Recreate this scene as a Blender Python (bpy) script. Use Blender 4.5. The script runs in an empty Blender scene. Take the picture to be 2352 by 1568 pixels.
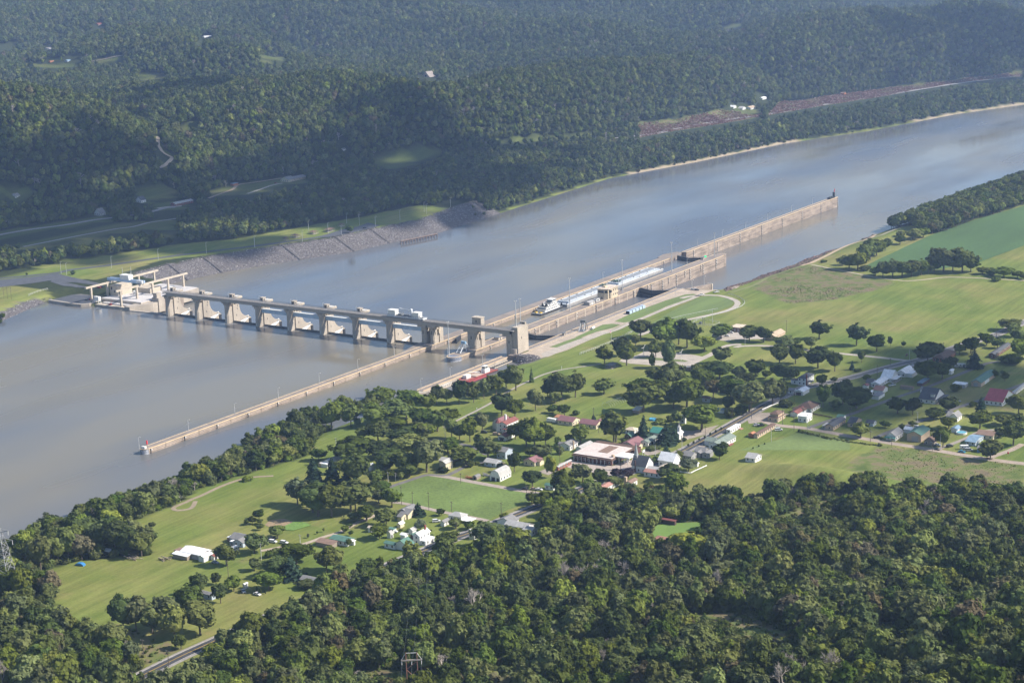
import bpy, bmesh, math, random
import numpy as np
from mathutils import Vector, Matrix, Euler
from mathutils.geometry import delaunay_2d_cdt
random.seed(7); RNG = np.random.default_rng(11)
S = bpy.context.scene; COL = S.collection
# ------------------------------------------------------------------ camera
CAM = np.array([1171.33, -1174.21, 354.45]); YAW, PITCH, ROLL, FPX = -.5840, .2312, -.0353, 3977.
FW = np.array([math.cos(PITCH)*math.sin(YAW), math.cos(PITCH)*math.cos(YAW), -math.sin(PITCH)])
RT0 = np.array([math.cos(YAW), -math.sin(YAW), 0]); UP0 = np.cross(RT0, FW)
RT = RT0*math.cos(ROLL)+UP0*math.sin(ROLL); UP = -RT0*math.sin(ROLL)+UP0*math.cos(ROLL)
cd = bpy.data.cameras.new('camera'); cam = bpy.data.objects.new('camera', cd); COL.objects.link(cam)
cam.matrix_world = Matrix(((RT[0], UP[0], -FW[0], CAM[0]), (RT[1], UP[1], -FW[1], CAM[1]), (RT[2], UP[2], -FW[2], CAM[2]), (0, 0, 0, 1)))
cd.sensor_width = 36; cd.lens = FPX/2352*36; cd.clip_start = 5; cd.clip_end = 30000
S.camera = cam
# ------------------------------------------------------------------ light
SUN_EL = math.radians(40); SUN_AZ = math.radians(63)      # azimuth clockwise from +Y
TOSUN = Vector((math.sin(SUN_AZ)*math.cos(SUN_EL), math.cos(SUN_AZ)*math.cos(SUN_EL), math.sin(SUN_EL)))
W = bpy.data.worlds.new('World'); S.world = W; W.use_nodes = True
nt = W.node_tree; bgn = nt.nodes['Background']; sk = nt.nodes.new('ShaderNodeTexSky'); sk.sky_type = 'NISHITA'
sk.sun_disc = False; sk.sun_elevation = SUN_EL; sk.sun_rotation = SUN_AZ; sk.dust_density = .7; sk.air_density = 1.0; sk.ozone_density = 1.4
nt.links.new(sk.outputs[0], bgn.inputs[0]); bgn.inputs[1].default_value = .1
sl = bpy.data.lights.new('sun', 'SUN'); sl.energy = 4.7; sl.angle = math.radians(.55); sl.color = (1, .93, .83)
so = bpy.data.objects.new('sun', sl); COL.objects.link(so); so.rotation_euler = (-TOSUN).to_track_quat('-Z', 'Y').to_euler(); so.location = (0, 0, 900)
S.view_settings.view_transform = 'Standard'; S.view_settings.look = 'None'; S.view_settings.exposure = .68; S.view_settings.gamma = 1
S.view_settings.use_curve_mapping = False
HAZE = 7.2e-5; HAZE_COL = (.42, .59, 1.0)
S.render.engine = 'CYCLES'; C = S.cycles
C.max_bounces = 6; C.diffuse_bounces = 2; C.glossy_bounces = 2; C.transmission_bounces = 3; C.volume_bounces = 1; C.transparent_max_bounces = 10
C.use_denoising = True; C.caustics_reflective = False; C.caustics_refractive = False; C.sample_clamp_indirect = 6
try: C.denoiser = 'OPENIMAGEDENOISE'; C.denoising_prefilter = 'ACCURATE'
except Exception: pass

# ------------------------------------------------------------------ measured views of the photograph -> rays
CROP = {'A': (918.7, 803.9, .24414), 'B': (1378.1, 717.8, .24414), 'C': (1780.1, 717.8, .24316), 'D': (1091, 918.7, .24414),
        'E': (803.9, 1062.3, .21973), 'F': (344.5, 1091, .21973), 'G': (0, 1148.4, .26763), 'H': (689.1, 832.6, .19531),
        'K': (1780.1, 402, .24316), 'L': (1550.4, 574.2, .24414), 'M': (1263.3, 1062.3, .3226), 'Q': (1091, 545.5, .24414),
        'R': (0, 459.4, .26855), 'T': (0, 0, .3418), 'U': (1550.4, 0, .34083), 'V': (459.4, 344.5, .3418), 'N': (1780.1, 1062.3, .3226),
        'O': (631.6, 1205.9, .29296), 'Z': (0, 0, 1.)}
def px(c, u, v):
    a, b, s = CROP[c]; return a+u*s, b+v*s
def ray(x, y): return FW+RT*(x-1176)/FPX-UP*(y-784)/FPX
def at(x, y, z):
    d = ray(x, y); return CAM+d*((z-CAM[2])/d[2])
def proj(P):
    d = np.asarray(P, float)-CAM; z = d@FW; return np.array([1176+FPX*(d@RT)/z, 784-FPX*(d@UP)/z, z])

# ------------------------------------------------------------------ terrain
POOL_UP, POOL_LOW, WALL, LOCKW = 8.5, 0.0, 12.3, 5.0
def _h(ix, iy, s):
    n = (ix.astype(np.int64)*374761393+iy.astype(np.int64)*668265263+s*1442695041) & 0xffffffff
    n = ((n ^ (n >> 13))*1274126177) & 0xffffffff
    return ((n ^ (n >> 16)) & 0xffff)/65535.
def vnoise(x, y, s=0):
    ix = np.floor(x); iy = np.floor(y); fx = x-ix; fy = y-iy; fx = fx*fx*(3-2*fx); fy = fy*fy*(3-2*fy)
    return (_h(ix, iy, s)*(1-fx)+_h(ix+1, iy, s)*fx)*(1-fy)+(_h(ix, iy+1, s)*(1-fx)+_h(ix+1, iy+1, s)*fx)*fy
def fbm(x, y, sc, o=4, s=0):
    t = 0; a = .5
    for k in range(o): t = t+a*(vnoise(x/sc, y/sc, s+k)-.5); sc /= 2.; a *= .5
    return t
def sst(t): t = np.clip(t, 0, 1); return t*t*(3-2*t)
NB = np.array([(-3000, 392), (-700, 392), (-140, 392), (-128, 411), (-14, 411), (-4, 396), (296, 396), (304, 412), (340, 413), (741, 436), (1000, 452), (1300, 474), (1800, 520), (2600, 640), (8000, 2200)], float)
NBW = np.array([(-3000, 16), (-140, 16), (-128, 12), (-14, 12), (-4, 3), (296, 3), (310, 26), (400, 42), (3000, 48), (8000, 50)], float)
FS = np.array([(-3000, -130), (-600, -110), (-290, -98), (-140, -100), (-89, -134), (-20, -160), (0, -166), (3, -100), (104, -100), (120, -140), (158, -143), (219, -136), (295, -113), (379, -79), (453, -71), (530, -58), (632, -66), (761, -76), (1016, -95), (1220, -56), (1471, -23), (1684, 44), (1974, 99), (2168, 163), (2500, 270), (3200, 520), (8000, 2000)], float)
FBW = np.array([(-3000, 22), (-20, 22), (0, 3), (104, 3), (130, 31), (540, 31), (640, 40), (8000, 48)], float)
TOE = np.array([(-3000, -900), (-200, -700), (100, -570), (400, -525), (650, -485), (880, -425), (1150, -335), (1357, -275), (1648, -215), (2158, -175), (2547, 15), (2900, 190), (8000, 2400)], float)
def pl(t, y): return np.interp(y, t[:, 0], t[:, 1])
# hill control points: photograph column, row, horizontal distance
HC = [(51, 160, 3050), (181, 147, 3100), (308, 141, 3150), (513, 146, 3200), (760, 195, 3050), (985, 176, 3050), (1100, 160, 3150), (1290, 132, 3250), (1420, 122, 3300), (1560, 114, 3400),
      (1700, 72, 3650), (1850, 50, 3850), (2000, 42, 4050), (2200, 34, 4300), (2352, 28, 4550), (2600, 20, 4900), (-250, 150, 3000),
      (300, 256, 2750), (560, 268, 2700), (100, 335, 2520), (760, 280, 2760), (420, 330, 2550), (1150, 250, 2880), (1500, 215, 3060), (1850, 130, 3500), (2150, 100, 3900), (1000, 270, 2800),
      (150, 148, 3350), (400, 120, 3500), (0, 105, 3600), (300, 85, 3800), (600, 98, 3600), (900, 95, 3700), (1200, 75, 4000), (1500, 65, 4250), (1680, 66, 4050), (1800, 42, 4400), (2050, 14, 5000),
      (0, 25, 4600), (300, 14, 4700), (600, 8, 4900), (900, 4, 5000), (1176, -2, 5000), (1600, -8, 5200), (2000, -12, 5700), (2352, -10, 6200), (-300, 25, 4700), (2700, -8, 6600), (-250, -45, 5300), (0, -45, 5400), (350, -45, 5600), (800, -45, 5900), (1300, -45, 6200), (222, 62, 4000)]
_P = []
for x, y, D in HC:
    d = ray(x, y); p = CAM+d*(D/math.hypot(d[0], d[1])); _P.append((p[0], p[1], p[2]-14))
for (x, y, D, z) in [(985, 160, 3330, 28), (1290, 120, 3540, 22), (760, 150, 3330, 45), (1850, 45, 4150, 40), (2200, 20, 4600, 30), (1500, 110, 3640, 30), (1150, 140, 3420, 25), (600, 60, 4150, 85), (1100, 60, 4350, 80), (100, 60, 4150, 115), (1500, 30, 4650, 80), (1800, 0, 6800, 60), (2352, 0, 7600, 60)]:
    d = ray(x, y); p = CAM+d*(D/math.hypot(d[0], d[1])); _P.append((p[0], p[1], z))
for y in (-600, -200, 100, 400, 650, 880, 1150, 1357, 1648, 1900, 2158, 2547, 2900, 3600): _P.append((pl(TOE, y), y, 21))
_P = np.array(_P)
_A = np.hypot(_P[:, None, 0]-_P[None, :, 0], _P[:, None, 1]-_P[None, :, 1]); _A = np.sqrt(_A**2+60.**2)
_Wt = np.linalg.solve(_A-np.eye(len(_P))*8., _P[:, 2]-60.)
def hill(X, Y):
    out = np.zeros(X.shape)
    f = X.ravel(); g = Y.ravel(); o = np.zeros(f.shape)
    for i in range(len(_P)): o += _Wt[i]*np.sqrt((f-_P[i, 0])**2+(g-_P[i, 1])**2+3600.)
    return (o+60.).reshape(X.shape)
NTOE = [(430, -760), (600, -640), (663, -430), (760, -300), (868, -150), (1000, 20), (1200, 230), (1600, 600)]
def ntoe_s(X, Y):
    best = None; sg = None
    for a, b in zip(NTOE[:-1], NTOE[1:]):
        dx, dy = b[0]-a[0], b[1]-a[1]; L2 = dx*dx+dy*dy
        t = np.clip(((X-a[0])*dx+(Y-a[1])*dy)/L2, 0, 1); ex = X-a[0]-t*dx; ey = Y-a[1]-t*dy; d = np.hypot(ex, ey); s = np.sign(ex*dy-ey*dx)
        if best is None: best, sg = d, s
        else: m = d < best; best = np.where(m, d, best); sg = np.where(m, s, sg)
    return best*sg
def relief(X, Y):
    a = fbm(X+.3*Y, Y-.2*X, 560, 2, 21); r = np.abs(a)*2.; return 62*np.clip(r, 0, .5)*2-30+fbm(X, Y, 240, 3, 3)*40+fbm(X*.38-Y*.1, Y+.15*X, 330, 2, 55)*170
def hgt(X, Y):
    X = np.asarray(X, float); Y = np.asarray(Y, float)
    wl = np.where(Y < 5, POOL_UP, POOL_LOW)
    # near side
    dn = X-pl(NB, Y); bw = pl(NBW, Y); top = WALL+np.clip((X-440)*.012, 0, 3.2)
    lowb = np.where(Y < 5, 3.5, -5.)
    u = np.clip(dn/bw, -.4, 1); zn = np.where(u >= 0, wl-.2+(top-wl+.2)*np.where(bw > 5, u*(1.25-.25*u), u), wl-.2+(u/.4)*(wl-lowb))
    s = ntoe_s(X, Y); sp = np.clip(s, 0, None); zn = zn+np.where(s > 0, .03*sp+.00062*sp**2*np.exp(-sp/900.)+5*np.clip(sp/80, 0, 1)*fbm(X, Y, 90, 3, 40), 0)
    bm = np.clip(1-np.hypot((X-760)/70., (Y+205)/26.), 0, 1); zn = zn+7*sst(bm)
    # far side
    df = pl(FS, Y)-X; fb = pl(FBW, Y); ftop = 15.2+np.clip(df-34, 0, 500)*.009
    uf = np.clip(df/fb, -.4, 1); zf = np.where(uf >= 0, wl-.2+(ftop-wl+.2)*uf, wl-.2+(uf/.4)*(wl-lowb))
    tt = pl(TOE, Y)-X
    m = tt > 0
    if np.any(m):
        hz = hill(X[m], Y[m]) if X.ndim else hill(np.array([X]), np.array([Y]))
        k = sst(tt[m]/120.) if X.ndim else sst(np.array([tt])/120.)
        nz = relief(X[m], Y[m]) if X.ndim else relief(np.array([X]), np.array([Y]))
        add = np.maximum(hz-20, 0)*k+nz*k*np.clip((hz-20)/60., 0, 1)
        if X.ndim: zf[m] += add
        else: zf = zf+add[0]
    dy = np.maximum(np.maximum(np.abs(X+134)-27, np.abs(Y-14)-20), 0); zf = np.where((Y > -6) & (Y < 90) & (X > -200), np.minimum(zf, 10.4+.42*dy), zf)
    return np.maximum(zn, zf)
def G(c, u=None, v=None):
    x, y = px(c, u, v)
    d = ray(x, y)
    if y > 535 or (x > 1650 and y > 420):
        z = 14.
        for _ in range(12):
            p = at(x, y, z); z2 = float(hgt(p[0], p[1])); z = z+.7*(z2-z)
        p = at(x, y, z); return Vector((p[0], p[1], z))
    D = np.arange(1600, 7000, 8.); h = math.hypot(d[0], d[1]); p = CAM[None]+d[None]*(D/h)[:, None]
    g = hgt(p[:, 0], p[:, 1]); i = int(np.argmax(p[:, 2] < g)); q = p[max(i-1, 0)]*.5+p[i]*.5
    return Vector((q[0], q[1], float(hgt(q[0], q[1]))))
def gz(X, Y): return float(hgt(float(X), float(Y)))
def inpoly(X, Y, poly):
    r = np.zeros(X.shape, bool); n = len(poly)
    for i in range(n):
        x1, y1 = poly[i][:2]; x2, y2 = poly[(i+1) % n][:2]
        if y1 == y2: continue
        r ^= ((y1 > Y) != (y2 > Y)) & (X < (x2-x1)*(Y-y1)/(y2-y1)+x1)
    return r
def GP(c, pts): return [tuple(G(c, u, v)) for u, v in pts]

# ------------------------------------------------------------------ materials
_M = {}
def M(name, col, rough=.85, var=.18, sc=.6, sc2=None, metal=0., col2=None, spec=.35, bump=0., stretch=None):
    if name in _M: return _M[name]
    m = bpy.data.materials.new(name); m.use_nodes = True; t = m.node_tree; b = t.nodes['Principled BSDF']
    b.inputs['Roughness'].default_value = rough; b.inputs['Metallic'].default_value = metal; b.inputs['Specular IOR Level'].default_value = spec
    ge = t.nodes.new('ShaderNodeNewGeometry'); n1 = t.nodes.new('ShaderNodeTexNoise'); n1.inputs['Scale'].default_value = sc; n1.inputs['Detail'].default_value = 5
    if stretch:
        mp = t.nodes.new('ShaderNodeMapping'); mp.inputs['Scale'].default_value = stretch; t.links.new(ge.outputs['Position'], mp.inputs[0]); src = mp.outputs[0]
    else: src = ge.outputs['Position']
    t.links.new(src, n1.inputs['Vector'])
    r = t.nodes.new('ShaderNodeValToRGB'); c2 = col2 or tuple(min(1, c*(1+var)) for c in col); c1 = tuple(c*(1-var) for c in col)
    r.color_ramp.elements[0].position = .32; r.color_ramp.elements[1].position = .68
    r.color_ramp.elements[0].color = (*c1, 1); r.color_ramp.elements[1].color = (*c2, 1)
    t.links.new(n1.outputs['Fac'], r.inputs[0]); out = r.outputs[0]
    if sc2:
        n2 = t.nodes.new('ShaderNodeTexNoise'); n2.inputs['Scale'].default_value = sc2; n2.inputs['Detail'].default_value = 3; t.links.new(ge.outputs['Position'], n2.inputs['Vector'])
        mr = t.nodes.new('ShaderNodeMapRange'); mr.inputs[1].default_value = .3; mr.inputs[2].default_value = .7; mr.inputs[3].default_value = 1-var; mr.inputs[4].default_value = 1+var
        t.links.new(n2.outputs['Fac'], mr.inputs[0]); mx = t.nodes.new('ShaderNodeMix'); mx.data_type = 'RGBA'; mx.blend_type = 'MULTIPLY'; mx.inputs[0].default_value = 1
        t.links.new(out, mx.inputs[6]); t.links.new(mr.outputs[0], mx.inputs[7]); out = mx.outputs[2]
    t.links.new(out, b.inputs['Base Color'])
    if bump:
        bp = t.nodes.new('ShaderNodeBump'); bp.inputs['Strength'].default_value = bump; bp.inputs['Distance'].default_value = .3; t.links.new(n1.outputs['Fac'], bp.inputs['Height']); t.links.new(bp.outputs[0], b.inputs['Normal'])
    _M[name] = m; return m
def leafmat(name, col, hv=.02, vv=.42, tr=.3, sat=.1):
    if name in _M: return _M[name]
    m = bpy.data.materials.new(name); m.use_nodes = True; t = m.node_tree; t.nodes.remove(t.nodes['Principled BSDF']); o = t.nodes['Material Output']
    oi = t.nodes.new('ShaderNodeObjectInfo'); wn = t.nodes.new('ShaderNodeTexWhiteNoise'); wn.noise_dimensions = '1D'; t.links.new(oi.outputs['Random'], wn.inputs['W'])
    sp = t.nodes.new('ShaderNodeSeparateColor'); t.links.new(wn.outputs['Color'], sp.inputs[0])
    ge = t.nodes.new('ShaderNodeNewGeometry'); n1 = t.nodes.new('ShaderNodeTexNoise'); n1.inputs['Scale'].default_value = .33; n1.inputs['Detail'].default_value = 4; t.links.new(ge.outputs['Position'], n1.inputs['Vector'])
    def mr(src, a, b, lo=0, hi=1):
        k = t.nodes.new('ShaderNodeMapRange'); k.inputs[1].default_value = lo; k.inputs[2].default_value = hi; k.inputs[3].default_value = a; k.inputs[4].default_value = b; t.links.new(src, k.inputs[0]); return k.outputs[0]
    hs = t.nodes.new('ShaderNodeHueSaturation'); hs.inputs['Color'].default_value = (*col, 1)
    t.links.new(mr(sp.outputs[0], .5-hv, .5+hv), hs.inputs['Hue']); t.links.new(mr(sp.outputs[1], 1-sat*2, 1+sat), hs.inputs['Saturation'])
    mu = t.nodes.new('ShaderNodeMath'); mu.operation = 'MULTIPLY'; t.links.new(mr(sp.outputs[2], 1-vv*.6, 1+vv), mu.inputs[0]); t.links.new(mr(n1.outputs['Fac'], .65, 1.4, .3, .7), mu.inputs[1]); t.links.new(mu.outputs[0], hs.inputs['Value'])
    df = t.nodes.new('ShaderNodeBsdfDiffuse'); tl = t.nodes.new('ShaderNodeBsdfTranslucent'); mx = t.nodes.new('ShaderNodeMixShader'); mx.inputs[0].default_value = tr
    t.links.new(hs.outputs[0], df.inputs[0]); t.links.new(hs.outputs[0], tl.inputs[0]); t.links.new(df.outputs[0], mx.inputs[1]); t.links.new(tl.outputs[0], mx.inputs[2]); t.links.new(mx.outputs[0], o.inputs[0])
    _M[name] = m; return m

# ------------------------------------------------------------------ mesh building
class MB:
    def __init__(s): s.v = []; s.f = []; s.m = []
    def add(s, V, F, m=0):
        o = len(s.v); s.v += [tuple(v) for v in V]; s.f += [tuple(i+o for i in f) for f in F]; s.m += [m]*len(F); return s
    def box(s, x0, x1, y0, y1, z0, z1, m=0):
        return s.add([(x0, y0, z0), (x1, y0, z0), (x1, y1, z0), (x0, y1, z0), (x0, y0, z1), (x1, y0, z1), (x1, y1, z1), (x0, y1, z1)],
                     [(0, 3, 2, 1), (4, 5, 6, 7), (0, 1, 5, 4), (1, 2, 6, 5), (2, 3, 7, 6), (3, 0, 4, 7)], m)
    def prism(s, poly, z0, z1, m=0):          # polygon counter-clockwise seen from above
        n = len(poly); V = [(p[0], p[1], z0) for p in poly]+[(p[0], p[1], z1) for p in poly]
        return s.add(V, [tuple(range(n-1, -1, -1)), tuple(range(n, 2*n))]+[(i, (i+1) % n, n+(i+1) % n, n+i) for i in range(n)], m)
    def xprism(s, poly, x0, x1, m=0):         # polygon of (y,z) swept along x
        n = len(poly); V = [(x0, p[0], p[1]) for p in poly]+[(x1, p[0], p[1]) for p in poly]
        return s.add(V, [tuple(range(n-1, -1, -1)), tuple(range(n, 2*n))]+[(i, (i+1) % n, n+(i+1) % n, n+i) for i in range(n)], m)
    def yprism(s, poly, y0, y1, m=0):         # polygon of (x,z) swept along y
        n = len(poly); V = [(p[0], y0, p[1]) for p in poly]+[(p[0], y1, p[1]) for p in poly]
        return s.add(V, [tuple(range(n)), tuple(range(2*n-1, n-1, -1))]+[((i+1) % n, i, n+i, n+(i+1) % n) for i in range(n)], m)
    def cone(s, a, b, r0, r1, n=6, m=0):
        a = Vector(a); b = Vector(b); d = (b-a).normalized(); q = Vector((0, 0, 1)) if abs(d.z) < .9 else Vector((1, 0, 0)); e = d.cross(q).normalized(); g = d.cross(e)
        V = [a+(e*math.cos(k*2*math.pi/n)+g*math.sin(k*2*math.pi/n))*r0 for k in range(n)]+[b+(e*math.cos(k*2*math.pi/n)+g*math.sin(k*2*math.pi/n))*r1 for k in range(n)]
        return s.add(V, [tuple(range(n)), tuple(range(2*n-1, n-1, -1))]+[((i+1) % n, i, n+i, n+(i+1) % n) for i in range(n)], m)
    def bar(s, a, b, w, m=0): return s.cone(a, b, w*.6, w*.6, 4, m)
    def ball(s, c, r, m=0, n=6, k=4):
        V = []; F = []
        rx, ry, rz = r if hasattr(r, '__len__') else (r, r, r)
        for j in range(k+1):
            for i in range(n): V.append((c[0]+rx*math.sin(math.pi*j/k)*math.cos(2*math.pi*i/n), c[1]+ry*math.sin(math.pi*j/k)*math.sin(2*math.pi*i/n), c[2]+rz*math.cos(math.pi*j/k)))
        for j in range(k):
            for i in range(n): F.append((j*n+i, (j+1)*n+i, (j+1)*n+(i+1) % n, j*n+(i+1) % n))
        return s.add(V, F, m)
    def mesh(s, name, mats, smooth=False):
        me = bpy.data.meshes.new(name); me.from_pydata(s.v, [], s.f)
        for m in (mats if isinstance(mats, (list, tuple)) else [mats]): me.materials.append(m)
        if any(s.m): me.polygons.foreach_set('material_index', s.m)
        if smooth: me.polygons.foreach_set('use_smooth', [True]*len(s.f))
        me.update(); return me
    def build(s, name, mats, parent=None, smooth=False, loc=None, **kw):
        o = bpy.data.objects.new(name, s.mesh(name, mats, smooth)); COL.objects.link(o)
        if parent is not None: o.parent = parent
        if loc is not None: o.location = loc
        return tag(o, **kw)
def tag(o, label=None, cat=None, group=None, kind=None):
    if label: o['label'] = label
    if cat: o['category'] = cat
    if group: o['group'] = group
    if kind: o['kind'] = kind
    return o
def empty(name, loc, rz=0., **kw):
    o = bpy.data.objects.new(name, None); o.empty_display_size = .5; COL.objects.link(o); o.location = loc; o.rotation_euler = (0, 0, rz); return tag(o, **kw)
def lobj(name, me, parent=None, loc=None, **kw):
    o = bpy.data.objects.new(name, me); COL.objects.link(o)
    if parent is not None: o.parent = parent
    if loc is not None: o.location = loc
    return tag(o, **kw)
_KIDS = {}
def dup(o, loc, rz=None, sc=None, **kw):                                # copies a thing, its parts and their sub-parts
    r = o.copy(); COL.objects.link(r); r.location = loc
    if rz is not None: r.rotation_euler = (0, 0, rz)
    if sc is not None: r.scale = sc
    tag(r, **kw)
    if o not in _KIDS: _KIDS[o] = [(c, list(c.children)) for c in o.children]
    for c, gs in _KIDS[o]:
        k = c.copy(); COL.objects.link(k); k.parent = r
        for g in gs:
            q = g.copy(); COL.objects.link(q); q.parent = k
    return r
def sheet(name, poly, mat, step=5., lift=.06, zfix=None, **kw):          # a polygon draped on the ground
    P = [Vector((p[0], p[1])) for p in poly]; B = []
    for a, b in zip(P, P[1:]+P[:1]):
        n = max(1, int((b-a).length/step))
        for k in range(n): B.append(a+(b-a)*(k/n))
    xs = [p.x for p in P]; ys = [p.y for p in P]
    nb = len(B); V = list(B)
    if zfix is None:
        gx, gy = np.meshgrid(np.arange(min(xs), max(xs), step), np.arange(min(ys), max(ys), step)); mk = inpoly(gx, gy, [(p.x, p.y) for p in P])
        for x, y in zip(gx[mk], gy[mk]): V.append(Vector((x+.13*step*math.sin(x*7.7+y), y+.13*step*math.sin(x+y*5.3))))
    r = delaunay_2d_cdt(V, [(i, (i+1) % nb) for i in range(nb)], [], 1, 1e-4)
    vs = np.array([(p.x, p.y) for p in r[0]]); z = hgt(vs[:, 0], vs[:, 1])+lift if zfix is None else np.full(len(vs), zfix)
    me = bpy.data.meshes.new(name); F = []
    for f in r[2]:
        a, b, c = (vs[i] for i in f[:3]); F.append(f if (b[0]-a[0])*(c[1]-a[1])-(b[1]-a[1])*(c[0]-a[0]) > 0 else f[::-1])
    me.from_pydata([(x, y, q) for (x, y), q in zip(vs, z)], [], F); me.materials.append(mat); me.update()
    return lobj(name, me, **kw)
def smooth_line(P, step=6.):
    P = [np.array(p[:2], float) for p in P]
    if len(P) > 2:
        Q = [P[0]]
        for i in range(len(P)-1):
            p0 = P[max(i-1, 0)]; p1 = P[i]; p2 = P[i+1]; p3 = P[min(i+2, len(P)-1)]; n = max(2, int(np.linalg.norm(p2-p1)/step))
            for k in range(1, n+1):
                t = k/n; Q.append(.5*((2*p1)+(-p0+p2)*t+(2*p0-5*p1+4*p2-p3)*t*t+(-p0+3*p1-3*p2+p3)*t**3))
        return Q
    n = max(2, int(np.linalg.norm(P[1]-P[0])/step)); return [P[0]+(P[1]-P[0])*k/n for k in range(n+1)]
def strip(name, pts, width, mat, lift=.08, off=0., step=6., dash=None, **kw):
    Q = smooth_line(pts, step); V = []; F = []
    Q = np.array(Q); T = np.gradient(Q, axis=0); T /= np.linalg.norm(T, axis=1)[:, None]+1e-9; Nn = np.stack([-T[:, 1], T[:, 0]], 1)
    w = width if hasattr(width, '__len__') else (width, width); ws = np.linspace(w[0], w[1], len(Q))[:, None]/2
    A = Q+Nn*(off-ws); B = Q+Nn*(off+ws); za = hgt(A[:, 0], A[:, 1])+lift; zb = hgt(B[:, 0], B[:, 1])+lift
    zm = np.maximum(za, zb)
    for i in range(len(Q)): V += [(A[i, 0], A[i, 1], (za[i]+zm[i])/2), (B[i, 0], B[i, 1], (zb[i]+zm[i])/2)]
    for i in range(len(Q)-1):
        if dash and i % 2: continue
        F.append((2*i, 2*i+2, 2*i+3, 2*i+1))
    me = bpy.data.meshes.new(name); me.from_pydata(V, [], F); me.materials.append(mat); me.update(); return lobj(name, me, **kw)
# ------------------------------------------------------------------ ground regions
FOREST_N = [GP('Z', p) for p in [
    [(-60, 1430), (60, 1440), (120, 1455), (230, 1470), (300, 1492), (345, 1560), (400, 1640), (-80, 1640)],
    [(430, 1575), (500, 1500), (575, 1440), (655, 1425), (705, 1405), (730, 1380), (770, 1335), (860, 1318), (1000, 1300), (1090, 1280), (1180, 1296), (1245, 1268), (1250, 1215), (1275, 1170),
     (1300, 1145), (1420, 1140), (1540, 1140), (1640, 1162), (1720, 1160), (1850, 1120), (1960, 1122), (2100, 1132), (2220, 1130), (2420, 1150), (2500, 1640), (420, 1640)],
    [(-60, 1285), (100, 1310), (180, 1285), (340, 1275), (345, 1235), (250, 1215), (330, 1185), (400, 1162), (460, 1120), (600, 1078), (700, 1048), (735, 1000), (800, 965), (780, 940), (700, 965), (500, 1075), (300, 1155), (100, 1235), (-60, 1290)],
    [(-60, 1330), (70, 1315), (110, 1370), (130, 1390), (90, 1420), (-60, 1440)]]]
CLEARPX = []
def cn(c, p): CLEARPX.append([px(c, u, v) for u, v in p]); return GP(c, p)
CLEAR_N = [cn('M', p) for p in [[(742, 440), (900, 424), (1150, 415), (1135, 470), (1060, 520), (960, 545), (700, 590), (715, 500)], [(930, 1075), (1200, 1060), (1390, 1070), (1500, 1120), (1790, 1230), (1790, 1310), (1500, 1290), (1250, 1190), (1000, 1140)]]]
CLEAR_N += [cn('N', [(0, 385), (140, 330), (300, 280), (560, 205), (590, 225), (470, 275), (330, 330), (160, 420), (20, 430)]), cn('N', [(560, 1200), (800, 1130), (880, 1110), (880, 1150), (1010, 1190), (900, 1230), (590, 1240)]),
            cn('O', [(600, 1160), (760, 1130), (980, 1135), (1200, 1180), (1330, 1170), (1330, 1250), (600, 1250)])]
BELT = GP('K', [(1040, 500), (1090, 420), (1200, 340), (1420, 290), (1560, 190), (1640, 160), (1900, 100), (2250, 20), (2400, -60), (2450, 240), (2330, 285), (2000, 395), (1900, 420), (1650, 520), (1480, 560), (1380, 560), (1240, 470), (1220, 490), (1100, 520)])
MEADOW = GP('L', [(700, 345), (900, 245), (1255, 148), (1500, 165), (1800, 235), (2055, 300), (2000, 350), (1500, 465), (1150, 500), (1040, 497), (850, 412)])
SOY = GP('K', [(830, 870), (1000, 785), (1450, 572), (1900, 415), (2352, 285), (2500, 240), (2500, 600), (2352, 670), (1910, 835), (1500, 900), (1000, 910)])
ROUGH_E = GP('C', [(240, 1122), (500, 1180), (1000, 1250), (1500, 1310), (2000, 1400), (2352, 1440), (2352, 1620), (1300, 1600), (700, 1500), (720, 1400), (980, 1262)])
RIVERSHRUB = GP('K', [(-483, 1082), (-300, 1005), (-41, 899), (260, 765), (500, 670), (800, 550), (1050, 470), (1040, 510), (900, 590), (700, 640), (500, 735), (330, 832), (200, 868), (-41, 948), (-242, 1020), (-460, 1102)])
MEADOW_G = GP('G', [(880, 1060), (1010, 1080), (1200, 1130), (1380, 1200), (1500, 1260), (1480, 1330), (1330, 1400), (1230, 1370), (1190, 1230), (1060, 1130), (900, 1120)])

def axis(segs):
    o = []
    for a, b, s in segs: o += list(np.arange(a, b, s))
    return np.array(o+[segs[-1][1]])
GX = axis([(-5200, -1200, 32), (-1200, -260, 16), (-260, -20, 5), (-20, 360, 10), (360, 900, 4), (900, 1500, 12)])
GY = axis([(-1500, -760, 20), (-760, 700, 5), (700, 1500, 9), (1500, 3200, 18), (3200, 7400, 36)])
gx, gy = np.meshgrid(GX, GY); gzz = hgt(gx, gy)
nz = fbm(gx, gy, 40, 3, 9)*.25; gzz = gzz+np.where((gx > 430) & (gzz > 13), nz, 0)
nx, ny = len(GX), len(GY)
V = np.stack([gx.ravel(), gy.ravel(), gzz.ravel()], 1)
idx = np.arange(nx*ny).reshape(ny, nx); F = np.stack([idx[:-1, :-1].ravel(), idx[:-1, 1:].ravel(), idx[1:, 1:].ravel(), idx[1:, :-1].ravel()], 1)
gm = bpy.data.meshes.new('ground'); gm.vertices.add(len(V)); gm.vertices.foreach_set('co', V.ravel()); gm.loops.add(len(F)*4); gm.loops.foreach_set('vertex_index', F.ravel().astype(np.int32))
gm.polygons.add(len(F)); gm.polygons.foreach_set('loop_start', np.arange(0, len(F)*4, 4, dtype=np.int32)); gm.update(calc_edges=True); gm.polygons.foreach_set('use_smooth', np.ones(len(F), bool))
X, Y, Z = V[:, 0], V[:, 1], V[:, 2]
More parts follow.
